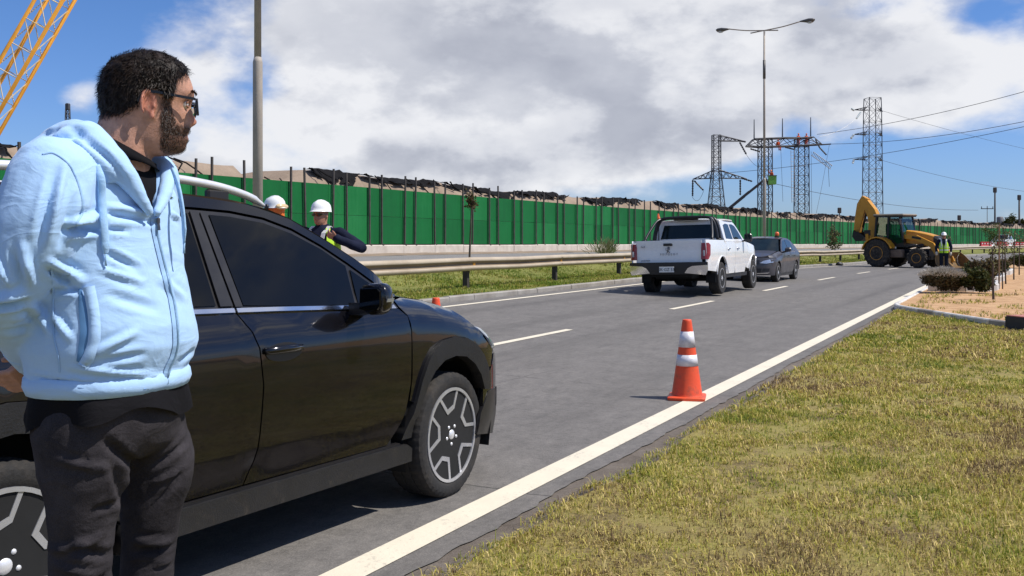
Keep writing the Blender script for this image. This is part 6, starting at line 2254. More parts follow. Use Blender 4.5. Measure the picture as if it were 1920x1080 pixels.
mb = MB(); mb.face([mb.b.verts.new(p) for p in ((-.31, -.64, 1.65), (-.31, .64, 1.65), (-.23, .62, 2.62), (-.23, -.62, 2.62))]); mb.build('rear_pane', M_bpane, BH)
mb = MB(); mb.box((.45, 0, 2.73), (1.72, 1.52, .11), bev=.05); mb.build('cab_roof', mat('roof_tan', (.20, .17, .13), .6, 0, .15, 5), BH)
mb = MB(); mb.box((.45, 0, 2.655), (1.60, 1.44, .05)); mb.build('roof_frame', M_mblk, BH)
seat = MB(); seat.box((.32, 0, 1.62), (.5, .5, .14), bev=.04); seat.box((.10, 0, 1.98), (.14, .48, .62), bev=.05); seat.build('seat', M_mblk, BH)
mb = MB(); mb.tube([(1.0, 0, 1.55), (.84, 0, 1.86)], .035, 8); mb.lathe([(.15, -.012), (.18, 0), (.15, .012)], 18, Matrix.Translation((.82, 0, 1.88)) @ Matrix.Rotation(.6, 4, 'Y')); mb.build('steering_wheel', M_mblk, BH)
mb = MB(); mb.tube([(1.05, -.70, 2.55), (1.25, -.98, 2.50)], .015, 6); mb.box((1.25, -1.0, 2.36), (.06, .18, .30), bev=.02); mb.build('side_mirror', M_mblk, BH)
mb = MB(); mb.tube([(1.05, .70, 2.55), (1.3, 1.0, 2.50)], .015, 6); mb.box((1.3, 1.02, 2.36), (.06, .18, .30), bev=.02); mb.build('side_mirror', M_mblk, BH)
# bonnet with black grille end
mb = MB()
hood_s = [(1.25, .38, 1.28, 1.93), (1.7, .40, 1.22, 1.88), (2.3, .40, 1.12, 1.76), (2.72, .38, 1.05, 1.64)]
R = []
for x, hy, z0, z1 in hood_s:
    R.append([Vector((x, y, z)) for y, z in ((-hy, z0), (-hy, z1 - .14), (-hy + .05, z1 - .04), (-hy + .14, z1), (hy - .14, z1), (hy - .05, z1 - .04), (hy, z1 - .14), (hy, z0))])
smooth_angle(loft(R).build('bonnet', M_yel, BH), 30)
mb = MB()
R = []
for x, hy, z0, z1 in ((2.72, .375, 1.02, 1.635), (2.92, .37, .98, 1.56), (2.99, .33, .98, 1.42), (2.98, .33, .95, 1.0)):
    R.append([Vector((x, y, z)) for y, z in ((-hy, z0), (-hy, z1 - .10), (-hy + .10, z1), (hy - .10, z1), (hy, z1 - .10), (hy, z0))])
loft(R).build('grille', M_mblk, BH)
mb = MB()
for S in (-1, 1): mb.box((2.965, S * .2, 1.46), (.08, .16, .07), bev=.02)
mb.build('work_lamps', M_lens, BH)['kind'] = 'stuff'
mb = MB(); mb.tube([(1.55, .46, 1.7), (1.55, .46, 2.45), (1.50, .46, 2.52)], .045, 10); mb.build('exhaust', M_mblk, BH)
# loader arms
for S in (-1, 1):
    mb = MB()
    pts = [(1.18, 1.60), (1.9, 1.55), (2.75, 1.16), (3.18, .52), (3.30, .30)]
    wds = [.20, .26, .28, .24, .18]
    R = []
    for i, (x, z) in enumerate(pts):
        a, b = pts[max(0, i - 1)], pts[min(len(pts) - 1, i + 1)]
        t = Vector((b[0] - a[0], b[1] - a[1])).normalized(); n_ = Vector((-t.y, t.x)) * wds[i] / 2
        R.append([Vector((x + n_.x * q, S * y, z + n_.y * q)) for q, y in ((-1, .50), (1, .50), (1, .62), (-1, .62))])
    loft(R).build('loader_arm', M_yel, BH)
    mb = MB(); mb.tube([(1.35, S * .56, 1.0), (2.4, S * .56, 1.22)], .055, 10); mb.tube([(2.3, S * .56, 1.2), (2.7, S * .56, 1.14)], .03, 8); mb.build('loader_ram', M_mblk, BH, True)
    mb = MB(); mb.box((1.95, S * .625, 1.53), (.50, .012, .11), Matrix.Translation((1.95, 0, 1.53)) @ Matrix.Rotation(.18, 4, 'Y') @ Matrix.Translation((-1.95, 0, -1.53))); mb.build('side_marking', M_mblk, BH)
mb = MB(); mb.tube([(3.05, -.55, .62), (3.05, .55, .62)], .07, 10); mb.build('cross_tube', M_mblk, BH)
# front bucket: curved shell with end plates and cutting edge
sec = [(3.30, .72), (3.22, .52), (3.24, .26), (3.36, .10), (3.60, .05), (4.15, .04)]
mb = MB()
R = [[Vector((x, -1.18, z)), Vector((x, 1.18, z)), Vector((x - .035 if i < 3 else x, 1.18, z - (.035 if i >= 3 else 0))), Vector((x - .035 if i < 3 else x, -1.18, z - (.035 if i >= 3 else 0)))] for i, (x, z) in enumerate([(3.38, .80)] + sec)]
loft(R).build('bucket_shell', M_bucket, BH)
for S in (-1, 1):
    mb = MB(); mb.prism([(3.38, .80), (3.24, .52), (3.26, .26), (3.38, .09), (3.62, .04), (4.15, .03), (4.10, .12), (3.62, .62)], lambda x, z: Vector((x, S * 1.16, z)), lambda x, z: Vector((x, S * 1.20, z))); mb.build('bucket_side', M_bucket, BH)
# digging boom folded over the rear
def beam(name, pts, wds, y0, y1, m):
    R = []
    for i, (x, z) in enumerate(pts):
        a, b = pts[max(0, i - 1)], pts[min(len(pts) - 1, i + 1)]
        t = Vector((b[0] - a[0], b[1] - a[1])).normalized(); n_ = Vector((-t.y, t.x)) * wds[i] / 2
        R.append([Vector((x + n_.x * q, y, z + n_.y * q)) for q, y in ((-1, y0), (1, y0), (1, y1), (-1, y1))])
    return loft(R).build(name, m, BH)


mb = MB(); mb.box((-.80, 0, .86), (.24, .62, .62), bev=.05); mb.build('swing_post', M_yel, BH)
beam('boom', [(-.86, .72), (-.84, 1.30), (-.70, 1.95), (-.66, 2.40), (-.86, 2.95), (-1.20, 3.45), (-1.34, 3.66)], [.42, .50, .60, .62, .52, .40, .30], -.17, .17, M_yel)
beam('dipper', [(-1.20, 3.72), (-1.42, 3.30), (-1.58, 2.60), (-1.72, 1.86)], [.40, .52, .44, .30], -.14, .14, M_yel)
mb = MB(); mb.tube([(-.62, 2.1, ), ] if False else [(-.52, 0, 2.2), (-.92, 0, 3.2)], .07, 10); mb.tube([(-.9, 0, 3.15), (-1.16, 0, 3.62)], .04, 8); mb.build('dipper_ram', M_mblk, BH, True)
mb = MB(); mb.tube([(-1.18, .0, 2.9), (-1.40, 0, 2.1)], .06, 10); mb.tube([(-1.38, 0, 2.15), (-1.45, 0, 1.8)], .035, 8); mb.build('bucket_ram', M_mblk, BH, True)
mb = MB()
bs = [(-1.80, 1.92), (-1.86, 1.60), (-1.66, 1.36), (-1.36, 1.36), (-1.12, 1.56)]
R = [[Vector((x, -.30, z)), Vector((x, .30, z)), Vector((x + .03, .30, z + .03)), Vector((x + .03, -.30, z + .03))] for x, z in bs]
loft(R).build('digging_bucket', M_mblk, BH)
for S in (-1, 1):
    mb = MB(); mb.prism([(-1.80, 1.92), (-1.86, 1.60), (-1.66, 1.36), (-1.36, 1.36), (-1.12, 1.56), (-1.5, 1.86)], lambda x, z: Vector((x, S * .29, z)), lambda x, z: Vector((x, S * .31, z))); mb.build('bucket_cheek', M_mblk, BH)
for S in (-1, 1):      # stabilisers folded upright beside the swing post
    mb = MB(); bar(mb, (-.72, S * .62, .55), (-.72, S * .72, 1.75), .16, .14, Vector((1, 0, 0))); mb.build('stabiliser', M_yel, BH)
    mb = MB(); mb.box((-.72, S * .73, 1.80), (.34, .08, .30), bev=.02); mb.build('stabiliser_foot', M_mblk, BH)
lettering('420', BH, Matrix.Translation((-.70, -.145, 2.15)) @ RX, .15, M_mblk)
mb = MB(); mb.box((.72, -.712, 1.02), (.36, .01, .10)); mb.build('door_sticker', M_plate, BH)
# ================================================================== the workers
M_helm = mat('white_helmet', (.82, .82, .80), .3, 0, .03, 8, coat=.5)
M_navy = cloth('navy_work_jacket', (.012, .015, .032), .3, 200)
M_dtrou = cloth('dark_work_trousers', (.014, .016, .026), .3, 200)
M_lime = mat('lime_vest', (.50, .80, .03), .7, 0, .08, 14)
M_refl = mat('reflective_band', (.66, .68, .66), .35, .2, .08, 20)
M_oran = cloth('orange_coverall', (.62, .10, .025), .2, 120)
M_oranb = mat('orange_face_cover', (.80, .17, .02), .6, 0, .12, 14)
M_shade = mat('dark_safety_lenses', (.008, .008, .009), .08, 0, .2, 20, coat=.6)
M_tanskin = skin_mat('weathered_skin', (.40, .19, .12))
M_glove = mat('pale_work_glove', (.55, .50, .42), .8, 0, .2, 20)


def worker(label, loc, face, H=1.75, arms=None, legs=None, top=M_navy, trou=M_dtrou, vest=True, vox=.014, head_yaw=0.0, glasses=True, lite=False, helmet=M_helm, gloves=False, group=None, girth=1.0, visor=False, vopen=.10):
    """standing figure in local metres for 1.75 m: x forward, y left"""
    k = H / 1.75
    R = empty('person', loc, face); R.scale = (k, k, k)
    tag(R, label, 'person', group)
    A = arms or {}
    arm = {}
    for S, nm in ((1, 'L'), (-1, 'R')):
        arm[S] = A.get(nm) or [(0, S * .185 * girth, 1.43), (-.02, S * .25 * girth, 1.15), (.06, S * .24 * girth, .90)]
    lg = {}
    for S, nm in ((1, 'L'), (-1, 'R')):
        lg[S] = (legs or {}).get(nm) or [(0, S * .095, .90), (.02, S * .105, .50), (-.01, S * .11, .09)]
    tor = [(0, 0, .88, .165, .115), (0, 0, 1.0, .165, .12), (.01, 0, 1.12, .17, .13), (.01, 0, 1.25, .178, .128), (0, 0, 1.36, .185, .118), (-.005, 0, 1.44, .15, .10), (-.005, 0, 1.49, .075, .075)]
    tr = lambda x, y, z, a, b, sc=1.0, ad=0.0, n=24: [Vector((x + (b * girth * sc + ad) * math.cos(q), y + (a * girth * sc + ad) * math.sin(q), z)) for q in [2 * math.pi * i / n for i in range(n)]]
    HMx = Matrix.Translation((.02, 0, 1.615)) @ Matrix.Rotation(head_yaw, 4, 'Z')
    mb = MB()
    nq = 16 if lite else 40
    zs_ = [-.112 + .25 * i / (10 if lite else 36) for i in range(11 if lite else 37)]
    Rr = [[mb.b.verts.new(HMx @ (head_r(min(z, .1375), 2 * math.pi * j / nq) * .95)) for j in range(nq)] for z in zs_]
    for i in range(len(Rr) - 1):
        for j in range(nq): mb.face([Rr[i][j], Rr[i][(j + 1) % nq], Rr[i + 1][(j + 1) % nq], Rr[i + 1][j]])
    mb.face(Rr[0][::-1]); mb.face(Rr[-1])
    for S in (-1, 1):
        mb.ball(HMx @ Vector((-.005, S * .078, 0)), (.018, .008, .032), 8, 6)
    mb.tube([(0, 0, 1.40), (.005, 0, 1.50), (.012, 0, 1.60)], [.075, .062, .060], 14)
    rr = [tr(*t, sc=.88) for t in tor]
    q_ = [[mb.b.verts.new(p) for p in r] for r in rr]
    for i in range(len(q_) - 1):
        for j in range(24): mb.face([q_[i][j], q_[i][(j + 1) % 24], q_[i + 1][(j + 1) % 24], q_[i + 1][j]])
    mb.face(q_[0][::-1]); mb.face(q_[-1])
    for S in (-1, 1):
        cap_tube(mb, arm[S], [.048, .042, .030], 10)
        cap_tube(mb, lg[S], [.080, .055, .040], 10)
        s_, e_, w_ = [Vector(p) for p in arm[S]]
        d_ = (w_ - e_).normalized()
        if lite: mb.ball(w_ + d_ * .06, (.03, .035, .055), 8, 6)
        else: hand(mb, w_, d_, (Vector((.6, -S * .2, .8))), 1.0 if A.get('L' if S > 0 else 'R') else .35)
    me = remeshed(mb, vox, 3, 'body', .4)
    at = me.color_attributes.new('tone', 'FLOAT_COLOR', 'POINT')
    at.data.foreach_set('color', [1.0, 1.0, 1.0, 1.0] * len(me.vertices))
    link('body', me, M_tanskin, R, True)
    # jacket
    mb = loft([tr(*t) for t in tor])
    for S in (-1, 1): cap_tube(mb, arm[S], [.072, .062, .048], 12)
    mb.tube([(0, -.16 * girth, 1.41), (0, .16 * girth, 1.41)], .075, 12)
    mb.tube([(-.005, 0, 1.46), (0, 0, 1.525)], [.085, .078], 14)
    me = remeshed(mb, max(.012, vox), 4, 'jacket')
    for v in me.vertices: v.co += v.normal * .007 * noise.noise(v.co * 14)
    link('jacket', me, top, R, True)
    # trousers and boots
    mb = loft([tr(0, 0, .80, .12, .10), tr(0, 0, .90, .165, .12), tr(0, 0, 1.0, .163, .118)])
    for S in (-1, 1): cap_tube(mb, lg[S], [.098, .078, .072], 12)
    me = remeshed(mb, max(.014, vox), 4, 'trousers')
    for v in me.vertices: v.co += v.normal * .008 * noise.noise(v.co * 12)
    link('trousers', me, trou, R, True)
    for S in (-1, 1):
        x, y, z = lg[S][-1]
        mb = MB()
        mb.hull([(x + a, y + b, z - .09 + c) for a, b, c in ((-.08, -.035, 0), (-.08, .035, 0), (.18, -.04, 0), (.18, .04, 0), (.17, -.035, .05), (.17, .035, .05), (-.07, -.04, .14), (-.07, .04, .14), (.05, -.045, .14), (.05, .045, .14))])
        mb.build('boot', M_trim, R, True)
    if gloves:
        for S in (-1, 1):
            s_, e_, w_ = [Vector(p) for p in arm[S]]
            d_ = (w_ - e_).normalized()
            mb = MB(); mb.tube([w_ - d_ * .02, w_ + d_ * .05, w_ + d_ * .13], [.045, .05, .035], 10); mb.build('glove', M_glove, R, True)
    if vest:
        vt = [(0, 0, .90, .17, .125), (0, 0, 1.05, .172, .13), (.01, 0, 1.2, .176, .136), (.005, 0, 1.32, .18, .128), (-.002, 0, 1.42, .15, .11), (-.005, 0, 1.475, .11, .085)]
        mb = MB()
        rows = []
        for x, y, z, a, b in vt:
            g0 = lerp_table(z, [(.9, vopen), (1.22, vopen), (1.475, max(.75, vopen + .15))])
            rows.append([Vector((x + (b * girth + .014) * math.cos(q), y + (a * girth + (.016 if z < 1.3 else -.004)) * math.sin(q), z)) for q in [g0 + (2 * math.pi - 2 * g0) * i / 36 for i in range(37)]])
        vv = [[mb.b.verts.new(p) for p in r] for r in rows]
        for i in range(len(vv) - 1):
            for j in range(36): mb.face([vv[i][j], vv[i][j + 1], vv[i + 1][j + 1], vv[i + 1][j]])
        vo = mb.build('vest', M_lime, R, True)
        for z0 in (1.0, 1.14):
            mb = MB()
            rows = []
            for dz in (0, .05):
                x, y, z, a, b = 0, 0, z0 + dz, .173, .134
                rows.append([Vector((x + .004 + (b * girth + .018) * math.cos(q), (a * girth + .020) * math.sin(q), z)) for q in [vopen + (2 * math.pi - 2 * vopen) * i / 36 for i in range(37)]])
            vv = [[mb.b.verts.new(p) for p in r] for r in rows]
            for j in range(36): mb.face([vv[0][j], vv[0][j + 1], vv[1][j + 1], vv[1][j]])
            mb.build('reflective_band', M_refl, vo, True)
        for S in (-1, 1):
            mb = MB()
            pts = [Vector((.150 * girth, S * .085, 1.19)), Vector((.148 * girth, S * .09, 1.30)), Vector((.112 * girth, S * .098, 1.42)), Vector((.02, S * .105, 1.50)), Vector((-.08, S * .10, 1.45))]
            for a_, b_ in zip(pts, pts[1:]): bar(mb, a_, b_, .05, .006, Vector((0, 1, 0)))
            mb.build('reflective_band', M_refl, vo)
    # helmet
    hs = empty('h'); bpy.data.objects.remove(hs)
    mb = MB()
    HX = HMx @ Matrix.Translation((0, 0, .062))
    pr = [(.125, 0), (.122, .03), (.112, .065), (.090, .095), (.055, .112), (.001, .118)]
    Rr = []
    n_ = 24
    for r_, h_ in pr:
        Rr.append([HX @ Vector((r_ * 1.06 * math.cos(q), r_ * .86 * math.sin(q), h_ + .012 * math.exp(-((math.sin(q) * r_) / .02) ** 2))) for q in [2 * math.pi * i / n_ for i in range(n_)]])
    brim = [HX @ Vector(((.136 * math.cos(q)) + (.030 * max(0, math.cos(q)) ** 2), .113 * math.sin(q), -.012)) for q in [2 * math.pi * i / n_ for i in range(n_)]]
    loft([brim] + Rr, cap=False).build('helmet', helmet, R, True)
    if visor:      # orange face cover, ear cup and lamp under the helmet rim
        mb = MB()
        rr = []
        for z in (-.115, -.07, -.03, .01, .045, .065):
            rr.append([HMx @ (head_r(z, q) * 1.10 + Vector((.008, 0, 0))) for q in [2 * math.pi * i / 24 for i in range(24)]])
        loft(rr).build('face_cover', M_oranb, R, True)
        for S in (-1, 1):
            mb = MB(); mb.ball(HMx @ Vector((.0, S * .112, .058)), (.032, .020, .036), 12, 8); mb.build('ear_cup', M_trim, R, True)
        mb = MB(); mb.ball(HMx @ Vector((.118, .0, .066)), (.036, .085, .034), 14, 8); mb.build('goggles', mat('amber_goggles', (.70, .52, .28), .2, 0, .1, 10, coat=.5), R, True)
    elif glasses:
        mb = MB()
        for S in (-1, 1):
            mb.hull([HMx @ Vector((x, S * y, z)) for x, y, z in ((.108, .006, .032), (.104, .006, .004), (.098, .060, .030), (.096, .056, .002), (.072, .074, .026), (.074, .072, .008), (.10, .03, -.004), (.112, .02, .030))])
            bar(mb, HMx @ Vector((.075, S * .076, .020)), HMx @ Vector((-.02, S * .080, .020)), .006, .004, Vector((0, 0, 1)))
        mb.build('sunglasses', M_shade, R)
    return R


def face_to(x, y): return math.atan2(y, x)


# the one talking behind the bonnet, hand at his chest strap
p = (-2.191, 11.60, 1.45)
worker('worker in white helmet, sunglasses and lime vest, hand at his chest, beyond the black crossover', (p[0], p[1], .10), face_to(-.35, -1.0), 1.76,
       arms={'L': [(0, .22, 1.42), (.02, .52, 1.25), (.20, .30, 1.36)]}, girth=1.25, vopen=.62, vox=.009, head_yaw=math.radians(-8))
p = (-2.656, 11.20, 1.45)
worker('worker in white helmet with orange face cover, only the head showing over the black crossover', (p[0], p[1], .10), face_to(.8, -.6), 1.79, top=M_oran, trou=M_oran, vest=False, vox=.012, visor=True)
p = (18.26, 42.50, 1.45)
worker('worker in white helmet and lime vest standing in front of the yellow backhoe loader', (p[0], p[1], .02), face_to(-.42, -.9), 1.72, vox=.018, gloves=True, lite=True, girth=1.05, arms={'R': [(0, -.19, 1.43), (.0, -.30, 1.16), (.10, -.29, .93)], 'L': [(0, .19, 1.43), (-.02, .28, 1.16), (.05, .27, .92)]})
# linemen up on the steelwork
lin = [((37.03, 130.00, 13.45), 'lineman in dark red overalls standing on the gantry beam, left of the standing pair', None), ((38.24, 130.60, 13.51), 'lineman in orange overalls standing on the gantry beam by its right mast', None)]
for (p, lb, lg_) in lin:
    worker(lb, (p[0], p[1], p[2]), face_to(.3, -1), 1.75, top=M_oran, trou=M_oran, vest=False, vox=.03, glasses=False, lite=True, helmet=M_oranb, arms={'R': [(0, -.19, 1.43), (.25, -.22, 1.3), (.4, -.1, 1.1)]}, group='linemen on the gantry')
p = (34.41, 130.00, 13.24)
worker('lineman in red overalls sitting on the middle of the gantry beam', (p[0], p[1], p[2] - .55), face_to(.2, -1), 1.7, top=M_oran, trou=M_oran, vest=False, vox=.03, glasses=False, lite=True, helmet=M_oranb,
       legs={'R': [(0, -.1, .92), (.42, -.1, .86), (.46, -.1, .42)], 'L': [(0, .1, .92), (.42, .12, .84), (.44, .12, .40)]}, group='linemen on the gantry')
p = (32.49, 126.00, 8.402)
worker('lineman in orange overalls standing in the green lift basket', (p[0], p[1], p[2] + .06), face_to(-.6, -.8), 1.72, top=M_oran, trou=M_oran, vest=False, vox=.03, glasses=False, lite=True, helmet=M_oranb, arms={'R': [(0, -.19, 1.43), (.2, -.2, 1.5), (.35, -.15, 1.72)]}, group='linemen on the gantry')
# ================================================================== cones, lamp posts, steelwork, plants
M_cone = mat('cone_orange', (.80, .085, .022), .5, 0, .08, 9, .15, 50, dirt=((.36, .075, .035), .48, .72, .6))
M_sleeve = mat('reflective_sleeve', (.72, .70, .73), .4, .1, .08, 9, dirt=((.42, .38, .36), .50, .75, 1.2))


def cone(loc, rz, label):
    R = empty('traffic_cone', loc, rz)
    tag(R, label, 'cone', 'orange traffic cones')
    mb = MB()
    pr = [(.001, .72), (.036, .72), (.041, .714), (.043, .70)]
    rad = lambda z: .043 + (.70 - z) / .68 * .098
    mb.lathe([(rad(.022) + .012, .020), (rad(.03) + .004, .032), (rad(.05), .05), (rad(.30), .30), (rad(.40), .40), (rad(.60), .60)] + pr[::-1], 36)
    mb.build('cone_body', M_cone, R, True)
    for z0, z1 in ((.302, .402), (.470, .612)):
        mb = MB(); mb.lathe([(rad(z0) + .0025, z0), (rad(z1) + .0025, z1)], 36); mb.build('white_sleeve', M_sleeve, R, True)
    mb = MB()
    c = []
    for sx, sy in ((1, 1), (-1, 1), (-1, -1), (1, -1)):
        for a in (0, 1, 2):
            q = math.atan2(sy, sx) + math.radians(-40 + 40 * a)
            c.append((sx * .138 + .03 * math.cos(q), sy * .138 + .03 * math.sin(q)))
    Rg = [[Vector((x * k, y * k, z)) for x, y in c] for k, z in ((.98, 0), (1, .008), (1, .022), (.96, .030), (.72, .034))]
    smooth_angle(loft(Rg).build('cone_base', M_cone, R), 40)
    return R


p = (1.596, 9.17, 1.45)
cone((p[0], p[1], .006), math.radians(-13), 'orange traffic cone with two white sleeves standing on the white edge line')
cone((-.87, 11.5, .07), 0, 'orange traffic cone with only its tip showing over the black crossover\'s bonnet')

# ---- lamp posts in the median
M_pole = mat('lamp_post_concrete', (.42, .37, .31), .75, .1, .15, 3, .2, 25, col2=(.33, .29, .245))
M_lampd = mat('lamp_head_grey', (.10, .095, .09), .5, .3, .2, 8)
M_steel = mat('hazed_lattice_steel', (.085, .088, .097), .55, .6, .25, 2)  # distance haze put into the colour: steel made lighter and bluer
M_insul = mat('insulator_dark', (.03, .028, .028), .4, 0, .3, 4)
M_insl = mat('insulator_pale', (.55, .60, .58), .25, 0, .1, 4)


def lamp_post(s, t, label):
    p = gp(s, t)
    R = empty('lamp_post', p, heading(s))
    tag(R, label, 'lamp post', 'tall twin arm lamp posts in the median')
    mb = MB(); mb.tube([(0, 0, -.1), (0, 0, 4.45), (0, 0, 4.55)], [.098, .092, .070], 14); mb.build('lower_pole', M_pole, R, True)
    mb = MB(); mb.tube([(0, 0, 4.5), (0, 0, 12.45)], [.070, .050], 12); mb.build('upper_pole', M_pole, R, True)
    mb = MB(); mb.tube([(0, 0, 9.9), (0, 0, 10.9)], [.075, .075], 10); mb.build('sleeve_joint', M_lampd, R, True)
    for S in (-1, 1):
        mb = MB(); mb.tube(catmull([(.0, -S * .75, 12.43), (0, 0, 12.50), (0, S * 1.0, 12.60), (0, S * 1.95, 12.78)], 4), .032, 8); ar = mb.build('arm', M_pole, R, True)
        mb = MB()
        Rg = []
        for y, wx, zt, zb in ((1.9, .04, .03, -.03), (2.08, .09, .06, -.07), (2.36, .15, .10, -.14), (2.58, .13, .08, -.14), (2.68, .05, .03, -.05)):
            Rg.append([Vector((wx * math.cos(q), S * y, 12.78 + .03 * (y - 1.9) + (zt if math.sin(q) > 0 else -zb) * math.sin(q))) for q in [2 * math.pi * i / 12 for i in range(12)]])
        lh = loft(Rg).build('lamp_head', M_lampd, R, True)
        mb = MB(); mb.ball((0, S * 2.42, 12.71), (.11, .18, .10), 10, 6); mb.build('lamp_glass', M_lens, lh, True)


lamp_post(15.1, 10.5, 'nearest tall pale lamp post, rising out of the picture behind the black crossover')
lamp_post(st_at(1433, 10.3), 10.3, 'tall twin arm lamp post standing behind the grey saloon, farthest of the two')

# ---- lattice steel
def angle_bar(mb, a, b, w_=.10):
    mb.tube([a, b], w_ / 2, 4, cap=False)


def lattice(R, c, lev, legw, brw, ez):
    """square lattice mast: lev = [(z, half width)], ez = axis across the view"""
    ex = Vector(ez).normalized(); ey = Vector((-ex.y, ex.x, 0))
    C = Vector(c)
    P = lambda i, k: C + ex * ((-1, 1, 1, -1)[k] * lev[i][1]) + ey * ((-1, -1, 1, 1)[k] * lev[i][1]) + Vector((0, 0, lev[i][0]))
    for k in range(4):
        mb = MB(); mb.tube([P(i, k) for i in range(len(lev))], legw / 2, 4); mb.build('leg', M_steel, R)
    mb = MB()
    for i in range(len(lev) - 1):
        for k in range(4):
            j = (k + 1) % 4
            angle_bar(mb, P(i, k), P(i + 1, j), brw); angle_bar(mb, P(i, j), P(i + 1, k), brw); angle_bar(mb, P(i + 1, k), P(i + 1, j), brw)
    mb.build('bracing', M_steel, R)['kind'] = 'stuff'


def levels(z0, z1, w0, w1, n): return [(z0 + (z1 - z0) * i / n, w0 + (w1 - w0) * i / n) for i in range(n + 1)]


def crossarm(R, a0, a1, tip, w_=.11, n=4, dep=.5):
    """triangular arm: a0 upper root, a1 lower root, tip"""
    mb = MB()
    a0, a1, tip = Vector(a0), Vector(a1), Vector(tip)
    for d in (-dep, dep):
        o = Vector((0, d, 0))
        angle_bar(mb, a0 + o, tip, w_); angle_bar(mb, a1 + o, tip, w_)
        for i in range(n):
            f, g = i / n, (i + .5) / n
            angle_bar(mb, (a0 + o).lerp(tip, f), (a1 + o).lerp(tip, min(1, f + .6 / n)), w_ * .7)
            angle_bar(mb, (a1 + o).lerp(tip, min(1, f + .6 / n)), (a0 + o).lerp(tip, min(1, f + 1 / n)), w_ * .7)
    return mb.build('crossarm', M_steel, R)


def string_(R, pts, r=.13, m=None, name='insulator'):
    mb = MB()
    a = [Vector(p) for p in pts]
    L = sum((q - p).length for p, q in zip(a, a[1:]))
    P = resample(a, .16, False)
    mb.tube(P, [r if i % 2 else r * .6 for i in range(len(P))], 8)
    return mb.build(name, m or M_insul, R)


AX = (1, .1, 0)
T1 = empty('lattice_pylon', (26.01, 128.00, 1.45))
tag(T1, 'leftmost lattice pylon with two tiers of arms and hanging dark insulators beside the crane boom', 'pylon', 'lattice pylons behind the hoarding')
rel = lambda R: (lambda p: Vector(p) - Vector(R.location))
r_ = rel(T1)
zt = lambda v, Y: 1.45 + (450 - v) * Y / 1885
lattice(T1, r_((26.01, 128.00, 1.45)), [(-6, 1.5)] + [(z, w_) for z, w_ in levels(zt(400, 128) - 1.45, zt(322, 128) - 1.45, .95, .48, 5)] + levels(zt(316, 128) - 1.45, zt(253, 128) - 1.45, .47, .45, 6), .13, .05, AX)
crossarm(T1, r_((26.41, 128.00, 14.76)), r_((26.41, 128.00, 14.08)), r_((29.74, 128.00, 14.01)))
crossarm(T1, r_((25.67, 128.00, 10.35)), r_((25.67, 128.00, 9.327)), r_((23.02, 128.00, 9.191)))
crossarm(T1, r_((26.35, 128.00, 10.35)), r_((26.35, 128.00, 9.327)), r_((29.88, 128.00, 9.259)))
for a, b in (((28.86, 128.00, 14.08), (29.51, 127.00, 13.85)), ((29.00, 128.00, 13.88), (29.58, 127.00, 12.30)), ((23.02, 128.00, 9.123), (22.99, 128.00, 7.018)), ((23.22, 128.00, 8.987), (24.12, 127.00, 7.783)), ((29.20, 128.00, 9.327), (30.32, 127.00, 8.861)), ((29.06, 128.00, 9.123), (29.06, 128.00, 7.154))):
    string_(T1, [r_(a), r_(b)])

G1 = empty('lattice_gantry', (35.17, 130.00, 1.45))
tag(G1, 'twin mast lattice gantry with a long beam carrying linemen and three upright spikes', 'gantry')
r_ = rel(G1)
for u in (1434.5, 1503):
    c = Vector(((u - 960) / 1885 * 130, 130, 1.45)) - Vector(G1.location)
    lattice(G1, c, [(-6, .74)] + levels(zt(400, 130) - 1.45, zt(276, 130) - 1.45, .73, .70, 7) + [(zt(261, 130) - 1.45, .70)], .14, .055, AX)
mb = MB()
for d in (-.7, .7):
    o = Vector((0, d, 0))
    T = [r_(q) + o for q in ((31.24, 130.00, 14.48), (33.10, 130.00, 14.55), (35.17, 130.00, 14.62), (37.24, 130.00, 14.62), (38.83, 130.00, 14.69))]
    B = [r_(q) + o for q in ((30.34, 130.00, 13.59), (32.14, 130.00, 13.45), (34.14, 130.00, 13.52), (36.28, 130.00, 13.59), (39.86, 130.00, 13.79))]
    mb.tube(T, .09, 4); mb.tube(B, .09, 4)
    angle_bar(mb, T[0], B[0], .12); angle_bar(mb, T[-1], B[-1], .12)
    for i in range(5):
        angle_bar(mb, T[i], B[i], .08)
        if i < 4: angle_bar(mb, T[i], B[i + 1], .08); angle_bar(mb, B[i], T[i + 1], .08)
mb.build('beam', M_steel, G1)
mb = MB(); mb.tube([r_((36.55, 130.00, 13.52)), r_((41.24, 130.00, 13.86))], .09, 6); mb.build('beam_extension', M_steel, G1)
for a, b in (((31.31, 130.00, 14.42), (31.31, 130.00, 17.04)), ((34.97, 130.00, 14.55), (34.97, 130.00, 17.17)), ((38.62, 130.00, 14.62), (38.62, 130.00, 17.31))):
    mb = MB(); mb.tube([r_(a), r_(b)], [.09, .05], 6); mb.build('spike', M_steel, G1)
for a, b in (((30.83, 130.00, 13.24), (31.75, 129.00, 12.81)), ((35.31, 130.00, 13.45), (36.20, 129.00, 13.08)), ((39.79, 130.00, 13.38), (40.31, 129.00, 12.40)), ((39.24, 130.00, 14.48), (39.79, 130.00, 13.38))):
    string_(G1, [r_(a), r_(b)], .12)
LD = empty('hanging_ladder', (39.76, 129.00, 11.65)); tag(LD, 'pale lattice ladder hanging aslant under the right end of the gantry', 'ladder')
r2 = rel(LD)
mb = MB()
for d in (-.22, .22):
    mb.tube([r2((38.53, 129.00, 12.54)) + Vector((.5 * d, 0, d)), r2((40.99, 129.00, 10.76)) + Vector((.5 * d, 0, d))], .05, 5)
LD2 = mb.build('ladder_rail', mat('pale_alloy', (.42, .43, .44), .5, .3, .1, 5), LD); LD2['kind'] = 'stuff'
mb = MB()
